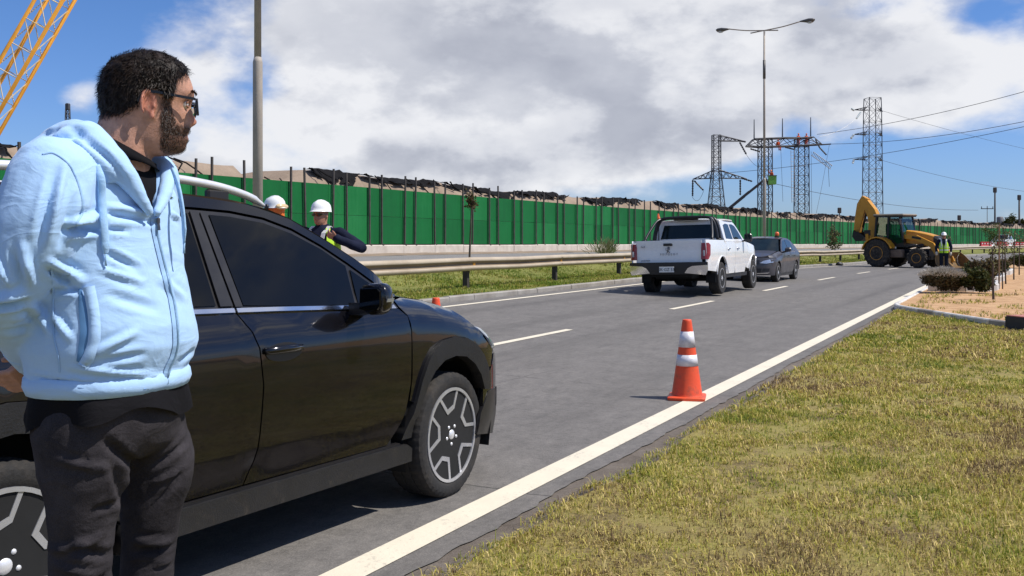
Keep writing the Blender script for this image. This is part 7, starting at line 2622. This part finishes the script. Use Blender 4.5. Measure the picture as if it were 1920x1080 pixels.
for i in range(14):
    f = (i + .5) / 14
    c = r2((38.53, 129.00, 12.54)).lerp(r2((40.99, 129.00, 10.76)), f)
    mb.tube([c + Vector((-.11, 0, -.22)), c + Vector((.11, 0, .22))], .035, 4)
mb.build('rung', MATS['pale_alloy'], LD)['kind'] = 'stuff'
LB = empty('mast_ladder', (36.13, 129.00, 6.24)); tag(LB, 'pale narrow ladder standing against the left side of the gantry\'s right mast', 'ladder')
r2 = rel(LB)
mb = MB()
for x in (-.22, .22): mb.tube([r2((36.13, 129.00, 6.24)) + Vector((x, 0, 0)), r2((36.00, 129.00, 12.95)) + Vector((x, 0, 0))], .035, 4)
mb.build('ladder_rail', MATS['pale_alloy'], LB)['kind'] = 'stuff'
mb = MB()
for i in range(16):
    c = r2((36.13, 129.00, 6.24)).lerp(r2((36.00, 129.00, 12.95)), (i + .5) / 16); mb.tube([c + Vector((-.22, 0, 0)), c + Vector((.22, 0, 0))], .025, 4)
mb.build('rung', MATS['pale_alloy'], LB)['kind'] = 'stuff'

T3 = empty('lattice_pylon', (53.79, 150.00, 1.45))
tag(T3, 'tallest lattice pylon with three tiers of short arms rising behind the yellow backhoe loader', 'pylon', 'lattice pylons behind the hoarding')
r_ = rel(T3)
lattice(T3, Vector((0, 0, 0)), [(-6, 1.12)] + levels(zt(405, 150) - 1.45, zt(206, 150) - 1.45, 1.10, .95, 9) + [(zt(184, 150) - 1.45, .90)], .14, .055, AX)
for v in (207, 253, 300):
    crossarm(T3, r_(Vector((52.92, 150.00, 37.26)) * 0 + Vector((float((1625 - 960) / 1885 * 150), 150, zt(v - 6, 150)))), r_(Vector((float((1625 - 960) / 1885 * 150), 150, zt(v, 150)))), r_(Vector((float((1601 - 960) / 1885 * 150), 150, zt(v - 1, 150)))), .10, 2, .4)
    crossarm(T3, r_(Vector((float((1647 - 960) / 1885 * 150), 150, zt(v - 6, 150)))), r_(Vector((float((1647 - 960) / 1885 * 150), 150, zt(v, 150)))), r_(Vector((float((1655 - 960) / 1885 * 150), 150, zt(v + 2, 150)))), .10, 1, .4)
for a, b in (((51.01, 150.00, 20.79), (50.35, 149.00, 20.90)), ((51.01, 150.00, 17.21), (50.27, 149.00, 16.55)), ((51.01, 150.00, 13.47), (50.51, 149.00, 12.83))): string_(T3, [r_(a), r_(b)], .16, M_insl)
string_(T3, [r_((51.70, 149.00, 20.42)), r_((50.72, 148.00, 19.35))], .14, M_insl)

# ---- lift truck boom and basket
LT = empty('lift_boom', (27.29, 127.00, 5.358))
tag(LT, 'dark telescopic lift boom rising aslant behind the hoarding towards the green basket', 'lift')
r_ = rel(LT)
M_boom = mat('boom_dark', (.022, .023, .026), .5, .1, .25, 3)
M_boomg = mat('boom_grey', (.16, .17, .18), .5, .1, .2, 3)
a, b, c, d = [r_(q) for q in ((25.27, 127.00, 3.673), (27.76, 127.00, 5.762), (29.64, 127.00, 7.244), (31.60, 127.00, 8.794))]
mb = MB(); bar(mb, a, c, .95, .7, Vector((.5, 0, .9)).normalized()); mb.build('boom_section', M_boom, LT)
mb = MB(); bar(mb, b, d, .65, .5, Vector((.5, 0, .9)).normalized()); mb.build('boom_section', M_boomg, LT)
mb = MB(); bar(mb, c, d, .80, .6, Vector((.5, 0, .9)).normalized()); mb.build('boom_section', M_boom, LT)
mb = MB(); mb.tube([d, d + Vector((.5, 0, .3)), r_((32.41, 127.00, 8.457))], .18, 6); mb.build('boom_head', M_boom, LT)
mb = MB(); mb.box((a.x - 1.0, 0, -2.6), (6, 2.4, 1.2), bev=.1); mb.box((a.x - 2.8, 0, -1.4), (1.6, 2.2, 1.6), bev=.2); mb.build('truck_body', M_white, LT)
for x in (-3, -.5, 1.2):
    mb = MB(); mb.lathe([(.001, -1.2), (.5, -1.2), (.5, 1.2), (.001, 1.2)], 16, Matrix.Translation((a.x - 1 + x, 0, -3.3)), 'Y'); mb.build('wheel', M_tyre, LT)
BK = empty('lift_basket', (32.62, 126.00, 8.402))
tag(BK, 'green lift basket hanging beside the gantry\'s left mast', 'basket')
mb = MB()
R0 = [(-.48, -.4), (.42, -.4), (.48, .4), (-.42, .4)]
M_gb = mat('basket_green', (.13, .36, .06), .6, 0, .15, 4)
loft([[Vector((x * k, y * k, z)) for x, y in R0] for k, z in ((.92, 0), (1, .04), (1.05, 1.05))] + [[Vector((x * k, y * k, z)) for x, y in R0] for k, z in ((.98, 1.05), (.9, .08))]).build('basket_shell', M_gb, BK)
mb = MB(); P4 = [Vector((x * 1.07, y * 1.07, 1.10)) for x, y in R0]; mb.tube(P4 + [P4[0]], .05, 6); mb.build('basket_rim', MATS['boom_dark'], BK)

# ---- cables
M_cable = mat('cable', (.05, .05, .055), .6, .3, .1, 1)
M_cabl2 = mat('pale_rope', (.62, .62, .60), .7, 0, .1, 1)


def cable(label, a, b, sag=.5, r=.030, m=None):
    a, b = Vector(a), Vector(b)
    R = empty('cable', a); tag(R, label, 'cable', 'overhead cables')
    mb = MB()
    n_ = 14
    mb.tube([a.lerp(b, i / n_) - a - Vector((0, 0, sag * 4 * (i / n_) * (1 - i / n_))) for i in range(n_ + 1)], r, 5)
    mb.build('wire', m or M_cable, R)


cable('upper overhead cable running from the gantry\'s right end up past the tallest pylon', (39.45, 130.00, 15.11), (54.64, 100.00, 17.26), .6)
cable('middle overhead cable running from the gantry beam past the tallest pylon', (41.24, 130.00, 13.86), (54.64, 100.00, 14.02), .7)
cable('lower overhead cable running past the tallest pylon towards the upper right', (27.93, 130.00, 10.14), (54.64, 100.00, 13.55), .7, .028)
cable('faint cable sloping down from the tallest pylon\'s top arm to the right', (55.31, 150.00, 20.71), (103.82, 190.00, 17.27), .4, .022)
cable('faint cable sloping down from the tallest pylon\'s low arm to the right', (55.31, 150.00, 13.31), (103.82, 190.00, 9.917), .8, .024)
cable('long slack cable dropping from the lift basket to the far right poles', (33.61, 128.00, 8.58), (85.78, 185.00, 6.946), .9, .03)
cable('thin line from the leftmost pylon\'s arm to the gantry', (29.58, 127.00, 12.30), (31.48, 129.00, 10.89), .2, .02)
cable('pale rope hanging in a curve from the tallest pylon\'s top arm to the gantry', (50.72, 148.00, 19.35), (40.03, 131.00, 14.93), .5, .030, M_cabl2)
cable('thin rope hanging straight under the sitting lineman', (34.76, 130.00, 13.17), (35.03, 130.00, 6.416), 0, .02)
cable('thin rope hanging beside the right mast of the gantry', (38.69, 130.00, 12.90), (38.76, 130.00, 4.898), 0, .02)
cable('slack rope falling from the gantry\'s right end towards the hoarding', (41.03, 130.00, 13.73), (38.10, 126.00, 4.658), .3, .02)
cable('rope hanging under the leaning ladder', (40.58, 129.00, 10.89), (40.72, 129.00, 8.294), 0, .025)
cable('drooping wire loop under the leftmost pylon\'s left arm', (22.95, 128.00, 6.95), (24.25, 127.00, 7.783), .9, .022)

# ---- yellow crane boom
CR = empty('crawler_crane', (-43.0, 60.0, .3))
tag(CR, 'yellow lattice crane boom leaning up out of the picture at the top left corner', 'crane')
M_cry = mat('crane_yellow', (.74, .34, .03), .45, 0, .15, 1.5)
M_lac = mat('crane_lacing', (.62, .50, .30), .5, .1, .2, 2)
r_ = rel(CR)
c0 = Vector((-31.48, 60.00, 8.389)); c1 = Vector((-27.28, 60.00, 15.77))
ax = (c1 - c0).normalized()
foot = c0 - ax * 9.5
top = c1 + ax * 14
pw = Vector((0, 1, 0)); pv = ax.cross(pw).normalized()
HWb, HDb = .73, .62
for i, j in ((-1, -1), (1, -1), (1, 1), (-1, 1)):
    o = pv * (HWb * i) + pw * (HDb * j)
    mb = MB(); mb.tube([r_(foot), r_(foot + ax * 2.6 + o), r_(top + o)], .115, 8); mb.build('chord', M_cry, CR, True)
mb = MB()
L = (top - foot).length
n_ = int((L - 2.8) / 1.68)
for k in range(n_):
    q0, q1 = foot + ax * (2.8 + 1.68 * k), foot + ax * (2.8 + 1.68 * (k + 1))
    for j in (-1, 1):
        o = pw * (HDb * j)
        mb.tube([r_(q0 - pv * HWb + o), r_(q0 + pv * HWb + o)], .032, 5)
        mb.tube([r_(q0 - pv * HWb + o), r_(q1 + pv * HWb + o)] if True else [], .032, 5)
        o2 = pv * (HWb * j)
        mb.tube([r_(q0 - pw * HDb + o2), r_(q1 + pw * HDb + o2)], .03, 5)
mb.build('lacing', M_lac, CR)['kind'] = 'stuff'
mb = MB(); mb.tube([r_(foot + Vector((-4.5, 0, 6.0))), r_(Vector((-30.56, 60.00, 12.37))), r_(Vector((-28.58, 60.00, 15.77))), r_(top)], .035, 5); mb.build('pendant_rope', M_cable, CR)
f_ = r_(foot)
mb = MB(); mb.box((f_.x - 2.6, 0, f_.z - .2), (6.0, 2.8, 1.6), bev=.15); mb.build('upper_works', M_cry, CR)
mb = MB(); mb.box((f_.x + .2, -1.2, f_.z + .6), (1.6, 1.2, 1.9), bev=.15); mb.build('cab', M_wglass, CR)
mb = MB(); mb.tube([(f_.x - 1, 0, f_.z + .5), (f_.x - 4.5, 0, f_.z + 6.0), (f_.x - 5.2, 0, f_.z)], .12, 6); mb.build('back_mast', M_cry, CR)
for S in (-1, 1):
    mb = MB(); mb.box((f_.x - 2, S * 1.9, .75 - .3), (6.4, .8, 1.1), bev=.3); mb.build('track', M_mblk, CR)

# ---- slender things on the far skyline
def pole_thing(name, label, cat, p, h, r0, r1, m, extra=None, group=None):
    R = empty(name, p); tag(R, label, cat, group)
    mb = MB(); mb.tube([(0, 0, -3), (0, 0, h)], [r0, r1], 8); mb.build('shaft', m, R, True)
    if extra: extra(R, h)
    return R


M_wood = mat('dark_pole', (.06, .052, .048), .8, 0, .2, 3)


def pole_top(R, h):
    mb = MB(); mb.box((0, 0, h - .3), (.55, .4, .9), bev=.08); mb.build('cap_box', M_wood, R)


def cross_top(R, h):
    mb = MB(); mb.box((0, 0, h - .5), (2.2, .12, .14)); mb.build('crossbar', M_wood, R)
    for x in (-1, 0, 1):
        mb2 = MB(); mb2.tube([(x, 0, h - .45), (x, 0, h - .1)], .07, 6); mb2.build('insulator', M_insul, R)


base = lambda u, Y: Vector(((u - 960) / 1885 * Y, Y, .8))
pole_thing('utility_pole', 'tallest thick utility pole beyond the hoarding at the right, left of its shorter twin', 'pole', base(1865.5, 170), zt(353, 170) - .8, .17, .13, M_wood, pole_top, 'far utility poles')
pole_thing('utility_pole', 'thick utility pole nearest the right edge of the picture beyond the hoarding', 'pole', base(1911, 172), zt(367, 172) - .8, .19, .14, M_wood, pole_top, 'far utility poles')
pole_thing('utility_pole', 'stubby pole peeping over the hoarding between backhoe and utility poles', 'pole', base(1798.5, 175), zt(405, 175) - .8, .13, .10, M_wood, pole_top, 'far utility poles')
pole_thing('utility_pole', 'thin pole with crossbar peeping over the hoarding left of the tallest utility pole', 'pole', base(1851, 178), zt(386, 178) - .8, .06, .05, M_wood, cross_top, 'far utility poles')
pole_thing('utility_pole', 'small pole peeping over the hoarding left of the yellow backhoe arm', 'pole', base(1574, 160), zt(391, 160) - .8, .10, .09, M_wood, pole_top, 'far utility poles')
TM = empty('drilling_mast', base(127, 120)); tag(TM, 'thin dark lattice mast showing over the man\'s shoulder below the crane boom', 'mast')
lattice(TM, Vector((0, 0, 0)), levels(0, zt(205, 120) - .8, .55, .20, 14), .11, .06, AX)
mb = MB(); mb.box((0, 0, zt(200, 120) - .8), (.5, .5, .8), bev=.1); mb.build('mast_head', M_steel, TM)
TK = empty('water_tank', base(1875, 185)); tag(TK, 'grey tank on the far skyline beside the tallest utility pole', 'tank')
mb = MB(); mb.lathe([(.001, -2), (.58, -2), (.58, zt(408, 185) - .8), (.45, zt(406.5, 185) - .8), (.001, zt(406, 185) - .8)], 18); mb.build('tank_shell', mat('tank_grey', (.16, .16, .17), .7, .2, .15, 2), TK, True)

# ---- red and white barriers by the far pickup
M_bred = mat('barrier_red', (.45, .02, .025), .5, 0, .12, 3)
M_bwhi = mat('barrier_white', (.75, .74, .72), .5, 0, .08, 3)


def rs_at(u, t):
    lo, hi = 60.0, 340.0
    for _ in range(60):
        m_ = (lo + hi) / 2
        p = RD(m_, t)
        if 960 + 1885 * p.x / p.y < u: lo = m_
        else: hi = m_
    return lo


BLB = {1843: 'red plastic barrier at the left end of the barrier row', 1853: 'second red plastic barrier from the left end of the row', 1862: 'white plastic barrier left of the far white pickup',
       1875: 'left of the two red plastic barriers below the far white pickup', 1885: 'right of the two red plastic barriers below the far white pickup', 1893: 'white plastic barrier right of the far white pickup',
       1905: 'red plastic barrier next to the right white barrier', 1915: 'red plastic barrier at the right end of the barrier row'}
for u, col in ((1843, M_bred), (1853, M_bred), (1862, M_bwhi), (1875, M_bred), (1885, M_bred), (1893, M_bwhi), (1905, M_bred), (1915, M_bred)):
    s = rs_at(u, 12.9)
    p = gp(s, 12.9)
    R = empty('plastic_barrier', p, heading(s) - .5)
    tag(R, BLB[u], 'barrier', 'red and white plastic barriers')
    mb = MB(); mb.prism([(-.28, 0), (.28, 0), (.26, .2), (.12, .45), (.10, .85), (-.10, .85), (-.12, .45), (-.26, .2)], lambda y, z: Vector((-.42, y, z)), lambda y, z: Vector((.42, y, z))); mb.build('block', col, R)
    mb = MB(); mb.box((.2, -.11, .62), (.16, .03, .16)); mb.box((-.2, -.11, .62), (.16, .03, .16)); mb.build('reflector', M_bwhi if col is M_bred else M_bred, R)['kind'] = 'stuff'
# ================================================================== plants, planters
def leaf_mat(name, cols):
    m = bpy.data.materials.new(name)
    m.use_nodes = True
    t = NT(m.node_tree)
    b = t.n['Principled BSDF']
    a = t.add('ShaderNodeAttribute', attribute_name='leaf')
    c = t.ramp(a.outputs['Fac'], [(i / max(1, len(cols) - 1), q) for i, q in enumerate(cols)])
    t.l.new(c, b.inputs['Base Color'])
    b.inputs['Roughness'].default_value = .7
    b.inputs['Specular IOR Level'].default_value = .2
    tr = t.add('ShaderNodeBsdfTranslucent', {0: c})
    mx = t.add('ShaderNodeMixShader', {0: .2, 1: b.outputs[0], 2: tr.outputs[0]})
    out = [n for n in t.n if n.type == 'OUTPUT_MATERIAL'][0]
    t.l.new(mx.outputs[0], out.inputs[0])
    return m


L_dark = leaf_mat('dark_shrub_leaf', [(.022, .030, .008), (.045, .056, .014), (.09, .095, .024), (.06, .04, .02)])
L_grey = leaf_mat('dry_grey_stem', [(.30, .25, .20), (.46, .41, .34), (.60, .55, .47), (.22, .18, .14)])
L_green = leaf_mat('green_leaf', [(.045, .065, .014), (.09, .11, .025), (.15, .16, .05)])
L_brown = leaf_mat('brown_leaf', [(.05, .032, .016), (.09, .06, .03), (.13, .10, .04), (.05, .05, .015)])
L_olive = leaf_mat('olive_leaf', [(.07, .08, .03), (.12, .12, .05), (.17, .15, .07)])
L_weed = leaf_mat('weed_blade', [(.12, .14, .05), (.20, .21, .09), (.30, .29, .15)])
M_bark = mat('bark', (.085, .065, .05), .9, 0, .3, 6, .5, 40)
M_stake = mat('wooden_stake', (.24, .155, .085), .85, 0, .2, 5, .4, 40)


def leaves(pts_fn, n, size, asp, m, parent, seed, name='foliage', spiky=None):
    rs = random.Random(seed)
    V, Fa, A = [], [], []
    for _ in range(n):
        p, d = pts_fn(rs)
        L = size * rs.uniform(.6, 1.4)
        if spiky: d = (d + Vector((rs.gauss(0, .25), rs.gauss(0, .25), rs.gauss(0, .15)))).normalized()
        else: d = Vector((rs.gauss(0, 1), rs.gauss(0, 1), rs.gauss(.2, .8))).normalized()
        s_ = d.orthogonal().normalized()
        s_ = (s_ * math.cos(rs.uniform(0, 6.3)) + d.cross(s_) * math.sin(rs.uniform(0, 6.3))).normalized() * (L * asp)
        k = len(V)
        V += [tuple(p), tuple(p + d * L * .5 + s_), tuple(p + d * L), tuple(p + d * L * .5 - s_)]
        Fa.append((k, k + 1, k + 2, k + 3))
        A += [max(0, min(1, rs.gauss(.5, .25)))] * 4
    me = bpy.data.meshes.new(name)
    me.from_pydata(V, [], Fa)
    at = me.attributes.new('leaf', 'FLOAT', 'POINT')
    at.data.foreach_set('value', A)
    return link(name, me, m, parent)


def bush(name, label, cat, loc, rx, ry, h, n, size, m, seed, group=None, spiky=False, asp=.3, stems=8, m2=None):
    R = empty(name, loc); tag(R, label, cat, group)
    lob = random.Random(seed)
    LB_ = [(Vector((lob.uniform(-.6, .6) * rx, lob.uniform(-.6, .6) * ry, lob.uniform(.35, .75) * h)), lob.uniform(.35, .6)) for _ in range(7)]

    def f(rs):
        c, k = rs.choice(LB_)
        v = Vector((rs.gauss(0, 1), rs.gauss(0, 1), rs.gauss(0, 1))).normalized() * (rs.random() ** .35)
        p = Vector((c.x + v.x * rx * k, c.y + v.y * ry * k, max(.01, c.z + v.z * h * k * .8)))
        d = Vector((p.x / rx, p.y / ry, .35 + p.z / h))
        return p, d.normalized()

    leaves(f, n, size, asp, m, R, seed, spiky=spiky)
    mb = MB()
    for i in range(stems):
        a = lob.uniform(0, 6.3); q = lob.uniform(.3, .8)
        mb.tube([(0.1 * rx * math.cos(a), .1 * ry * math.sin(a), 0), (.4 * q * rx * math.cos(a), .4 * q * ry * math.sin(a), .4 * h), (q * rx * math.cos(a), q * ry * math.sin(a), .8 * h)], [.016, .012, .006], 5)
    mb.build('stems', m2 or M_bark, R)
    return R


def sapling(label, loc, h, lean, crown, n, size, m, seed, trunk_r=.02, group='young staked saplings', stake=None, bare=.45, cr_h=None):
    R = empty('sapling', loc); tag(R, label, 'tree', group)
    rs = random.Random(seed)
    T = [Vector((0, 0, -.1)), Vector((lean * .3, .01, h * .35)), Vector((lean * .6, -.01, h * .7)), Vector((lean, 0, h))]
    mb = MB(); mb.tube(catmull(T, 4), [trunk_r * (1 - .6 * i / 12) for i in range(13)], 7); mb.build('trunk', M_bark, R, True)
    mb = MB()
    tips = []
    for i in range(9):
        f = bare + (1 - bare) * i / 9
        b_ = Vector((lean * f, 0, h * f))
        a = rs.uniform(0, 6.3)
        e = b_ + Vector((math.cos(a) * crown * rs.uniform(.5, 1), math.sin(a) * crown * rs.uniform(.5, 1), rs.uniform(.05, .3) * crown + .05 * h))
        mb.tube([b_, b_.lerp(e, .5) + Vector((0, 0, .02)), e], [trunk_r * .4, trunk_r * .3, trunk_r * .15], 5)
        tips.append((b_, e))
    mb.build('branches', M_bark, R)['kind'] = 'stuff'

    def f(rs_):
        b_, e = rs_.choice(tips)
        p = b_.lerp(e, rs_.uniform(.3, 1.1)) + Vector((rs_.gauss(0, .22), rs_.gauss(0, .22), rs_.gauss(0, .22))) * crown
        return p, Vector((0, 0, 1))

    leaves(f, n, size, .32, m, R, seed + 1)
    if stake:
        S_ = empty('stake', Vector(loc) + Vector((stake[0], 0, 0)))
        tag(S_, stake[1], 'stake', 'wooden stakes beside saplings')
        mb = MB(); mb.tube([(0, 0, -.1), (.01, 0, stake[2])], .024, 6); mb.build('pole', M_stake, S_)
    return R


# median plants
bl = lambda s, t: gp(s, t)


s = st_at(879, 11.0)
sapling('slim median sapling with a small brownish tuft at its top before the green hoarding', gp(s, 11.0), 2.05, .10, .22, 260, .085, L_brown, 3, .035, 'young trees in the median', bare=.86)
s = st_at(1130, 11.2)
R = bush('weeds', 'tall pale green weeds growing behind the guardrail left of the white pickup', 'weeds', gp(s, 11.2), .55, .5, .75, 900, .26, L_weed, 5, None, True, .03, 10)
s = st_at(1566, 10.6)
sapling('small grey green median tree behind the guardrail left of the yellow backhoe loader', gp(s, 10.6), 1.9, -.05, .5, 700, .13, L_olive, 9, .05, 'young trees in the median', bare=.3)
s = st_at(1769, 10.6)
bush('median_bush', 'rounded brownish bush in the median behind the standing worker', 'bush', gp(s, 10.6), 1.25, 1.2, 1.9, 2600, .15, L_olive, 12, 'bushes in the median', False, .3, 10)
s = st_at(1855, 10.8)
sapling('airy green median tree left of the far white pickup', gp(s, 10.8), 2.7, .1, 1.0, 1000, .14, L_green, 15, .05, 'young trees in the median', bare=.35)
s = st_at(1573, 7.2)
mb = MB(); mb.ball((0, 0, .07), (.22, .18, .13), 10, 7)
rk = mb.build('rubber_lump', M_mblk, None, True); rk.location = gp(s, 7.15); tag(rk, 'black lump lying at the median kerb left of the backhoe\'s rear wheel', 'lump')
for v in rk.data.vertices: v.co += v.co.normalized() * .07 * noise.noise(v.co * 5)

# planters bitten out of the sandy bed
def planter(s0, s1, dep, label):
    R = empty('planter', RD(s0, -1)); tag(R, label, 'planter', 'kerbed planters along the sandy bed')
    pts = catmull([(s0, -.45), (s0 + .05, -1.0), (s0 + .25, -dep * .75), (s0 + .9, -dep), ((s0 + s1) / 2, -dep - .06), (s1 - .9, -dep), (s1 - .2, -dep * .75), (s1, -.45)], 3)
    for i, (a, b) in enumerate(zip(pts, pts[1:])):
        a3, b3 = RD(*a) - Vector(R.location), RD(*b) - Vector(R.location)
        kerb_stone(R, a3.xy, b3.xy, .17, .13, M_kerbw, .10, .10)
    ol = [RD(*p) - Vector(R.location) for p in pts]
    panel('soil', [(p.x, p.y) for p in ol], lambda x, y: Vector((x, y, .165 + .02 * noise.noise((x * 2, y * 2, 0)))), M_dirt, R, .4, 0)


planter(28.7, 33.6, 2.0, 'nearest kerbed planter with a dry grey shrub and dark green shrubs')
planter(35.6, 40.5, 2.0, 'kerbed planter behind the nearest one, holding brown and green shrubs')
planter(42.5, 47.5, 2.0, 'farthest kerbed planter with low dark shrubs')
W_ = lambda u, v, z=.17: Vector(((u - 960) / 1885 * (1885 * (1.45 - z) / (v - 450)), 1885 * (1.45 - z) / (v - 450), z))
SH = 'shrubs in the kerbed planters'
gs = bush('shrub', 'dry grey straw topped shrub at the front left of the nearest planter', 'shrub', W_(1770, 544), .60, .42, .42, 3500, .07, L_brown, 21, SH)
leaves(lambda rs: ((lambda a, r: (Vector((.60 * r * math.cos(a), .48 * r * math.sin(a), .37 + .15 * (1 - r * r) + rs.gauss(0, .02))), Vector((r * math.cos(a), r * math.sin(a), .7)).normalized()))(rs.uniform(0, 6.28), math.sqrt(rs.random()))), 4200, .075, .06, L_grey, gs, 41, 'dry_stems', True)
bush('shrub', 'broad dark olive shrub at the front right of the nearest planter', 'shrub', W_(1818, 544), .46, .40, .50, 6000, .08, L_dark, 22, SH)
bush('shrub', 'reddish brown shrub between the dry grey shrub and the dark olive one', 'shrub', W_(1793, 543), .30, .34, .46, 3000, .08, L_brown, 23, SH)
bush('shrub', 'low bright green shrub behind the dry grey one', 'shrub', W_(1791, 531), .34, .4, .26, 1400, .07, L_green, 24, SH)
bush('shrub', 'rounded dark green shrub right of the loader bucket', 'shrub', W_(1826, 524), .30, .35, .55, 1500, .08, L_dark, 25, SH)
bush('shrub', 'tall brown shrub right of the rounded dark green one', 'shrub', W_(1845, 528), .40, .4, .66, 1800, .08, L_brown, 26, SH)
bush('shrub', 'dark shrub behind the saplings, left of the white kerb end', 'shrub', W_(1865, 520), .34, .4, .5, 1400, .08, L_dark, 27, SH)
bush('shrub', 'reddish far shrub between the sapling stems', 'shrub', W_(1886, 506), .6, .5, .5, 1400, .10, L_brown, 28, SH)
bush('shrub', 'dark far shrub at the right edge among the saplings', 'shrub', W_(1910, 500), .7, .6, .6, 1500, .11, L_dark, 29, SH)
mb = MB(); mb.ball((0, 0, .12), (.24, .2, .2), 12, 8)
rk = mb.build('boulder', mat('pale_stone', (.36, .31, .26), .9, 0, .2, 5, .4, 20), None, True); rk.location = W_(1811, 523); tag(rk, 'pale rounded stone among the planter shrubs below the loader bucket', 'stone')
for v in rk.data.vertices: v.co += v.co.normalized() * .03 * noise.noise(v.co * 6)
sapling('bare stemmed sapling nearest the camera with sparse grey leaves in the sandy bed', W_(1863, 560, .13), 1.15, -.03, .16, 130, .06, L_olive, 31, .030, bare=.5)
sapling('second sapling from the camera in the sandy bed, tied to a pale stake', W_(1880, 541, .13), 1.7, .0, .2, 60, .06, L_olive, 32, .018, bare=.6, stake=(-.10, 'pale stake beside the second sapling from the camera', 1.75))
sapling('third sapling from the camera in the sandy bed', W_(1886, 531, .13), 1.5, -.05, .25, 60, .07, L_green, 33, .026, bare=.5)
sapling('fourth sapling from the camera in the sandy bed', W_(1901, 523, .13), 1.6, .02, .25, 60, .07, L_olive, 34, .026, bare=.5)
sapling('fifth and farthest sapling of the row, at the right edge', W_(1911, 514, .13), 1.7, .03, .3, 70, .08, L_olive, 35, .026, bare=.5)
# low box at the right edge
BX = empty('valve_box', W_(1925, 618, .03), .25); tag(BX, 'low dark box with a faded red top standing in the grass at the right edge', 'box')
mb = MB(); mb.box((0, 0, .10), (.44, .44, .20), bev=.008); mb.build('box_side', mat('dark_box', (.03, .03, .032), .7, 0, .2, 8), BX)
mb = MB(); mb.box((0, 0, .212), (.42, .42, .02), bev=.006); mb.build('box_lid', mat('faded_red', (.42, .16, .12), .7, 0, .25, 9), BX)
# far trees on the skyline
for u, v, w_, h_, lb in ((1884, 412, 1.3, 1.6, 'small dark tree on the skyline right of the grey tank'), (1917, 413, 1.2, 1.6, 'small dark tree on the skyline at the right edge')):
    Yf = 185
    bush('skyline_tree', lb, 'tree', Vector(((u - 960) / 1885 * Yf, Yf, 1.45 + (450 - v) * Yf / 1885 - h_)), w_, w_, h_, 700, .4, L_dark, int(u), 'far trees on the skyline')
PT = empty('palm_tree', base(1898, 185)); tag(PT, 'bushy topped palm like tree on the skyline between tank and right edge', 'tree')
hh = zt(410, 185) - .8
mb = MB(); mb.tube([(0, 0, -2), (0, 0, hh)], [.25, .2], 8); mb.build('trunk', M_bark, PT)
leaves(lambda rs: (Vector((rs.gauss(0, .28), rs.gauss(0, .28), hh + rs.gauss(-.3, .45))), Vector((rs.gauss(0, 1), rs.gauss(0, 1), .3)).normalized()), 500, .5, .12, L_dark, PT, 77, 'crown', True)
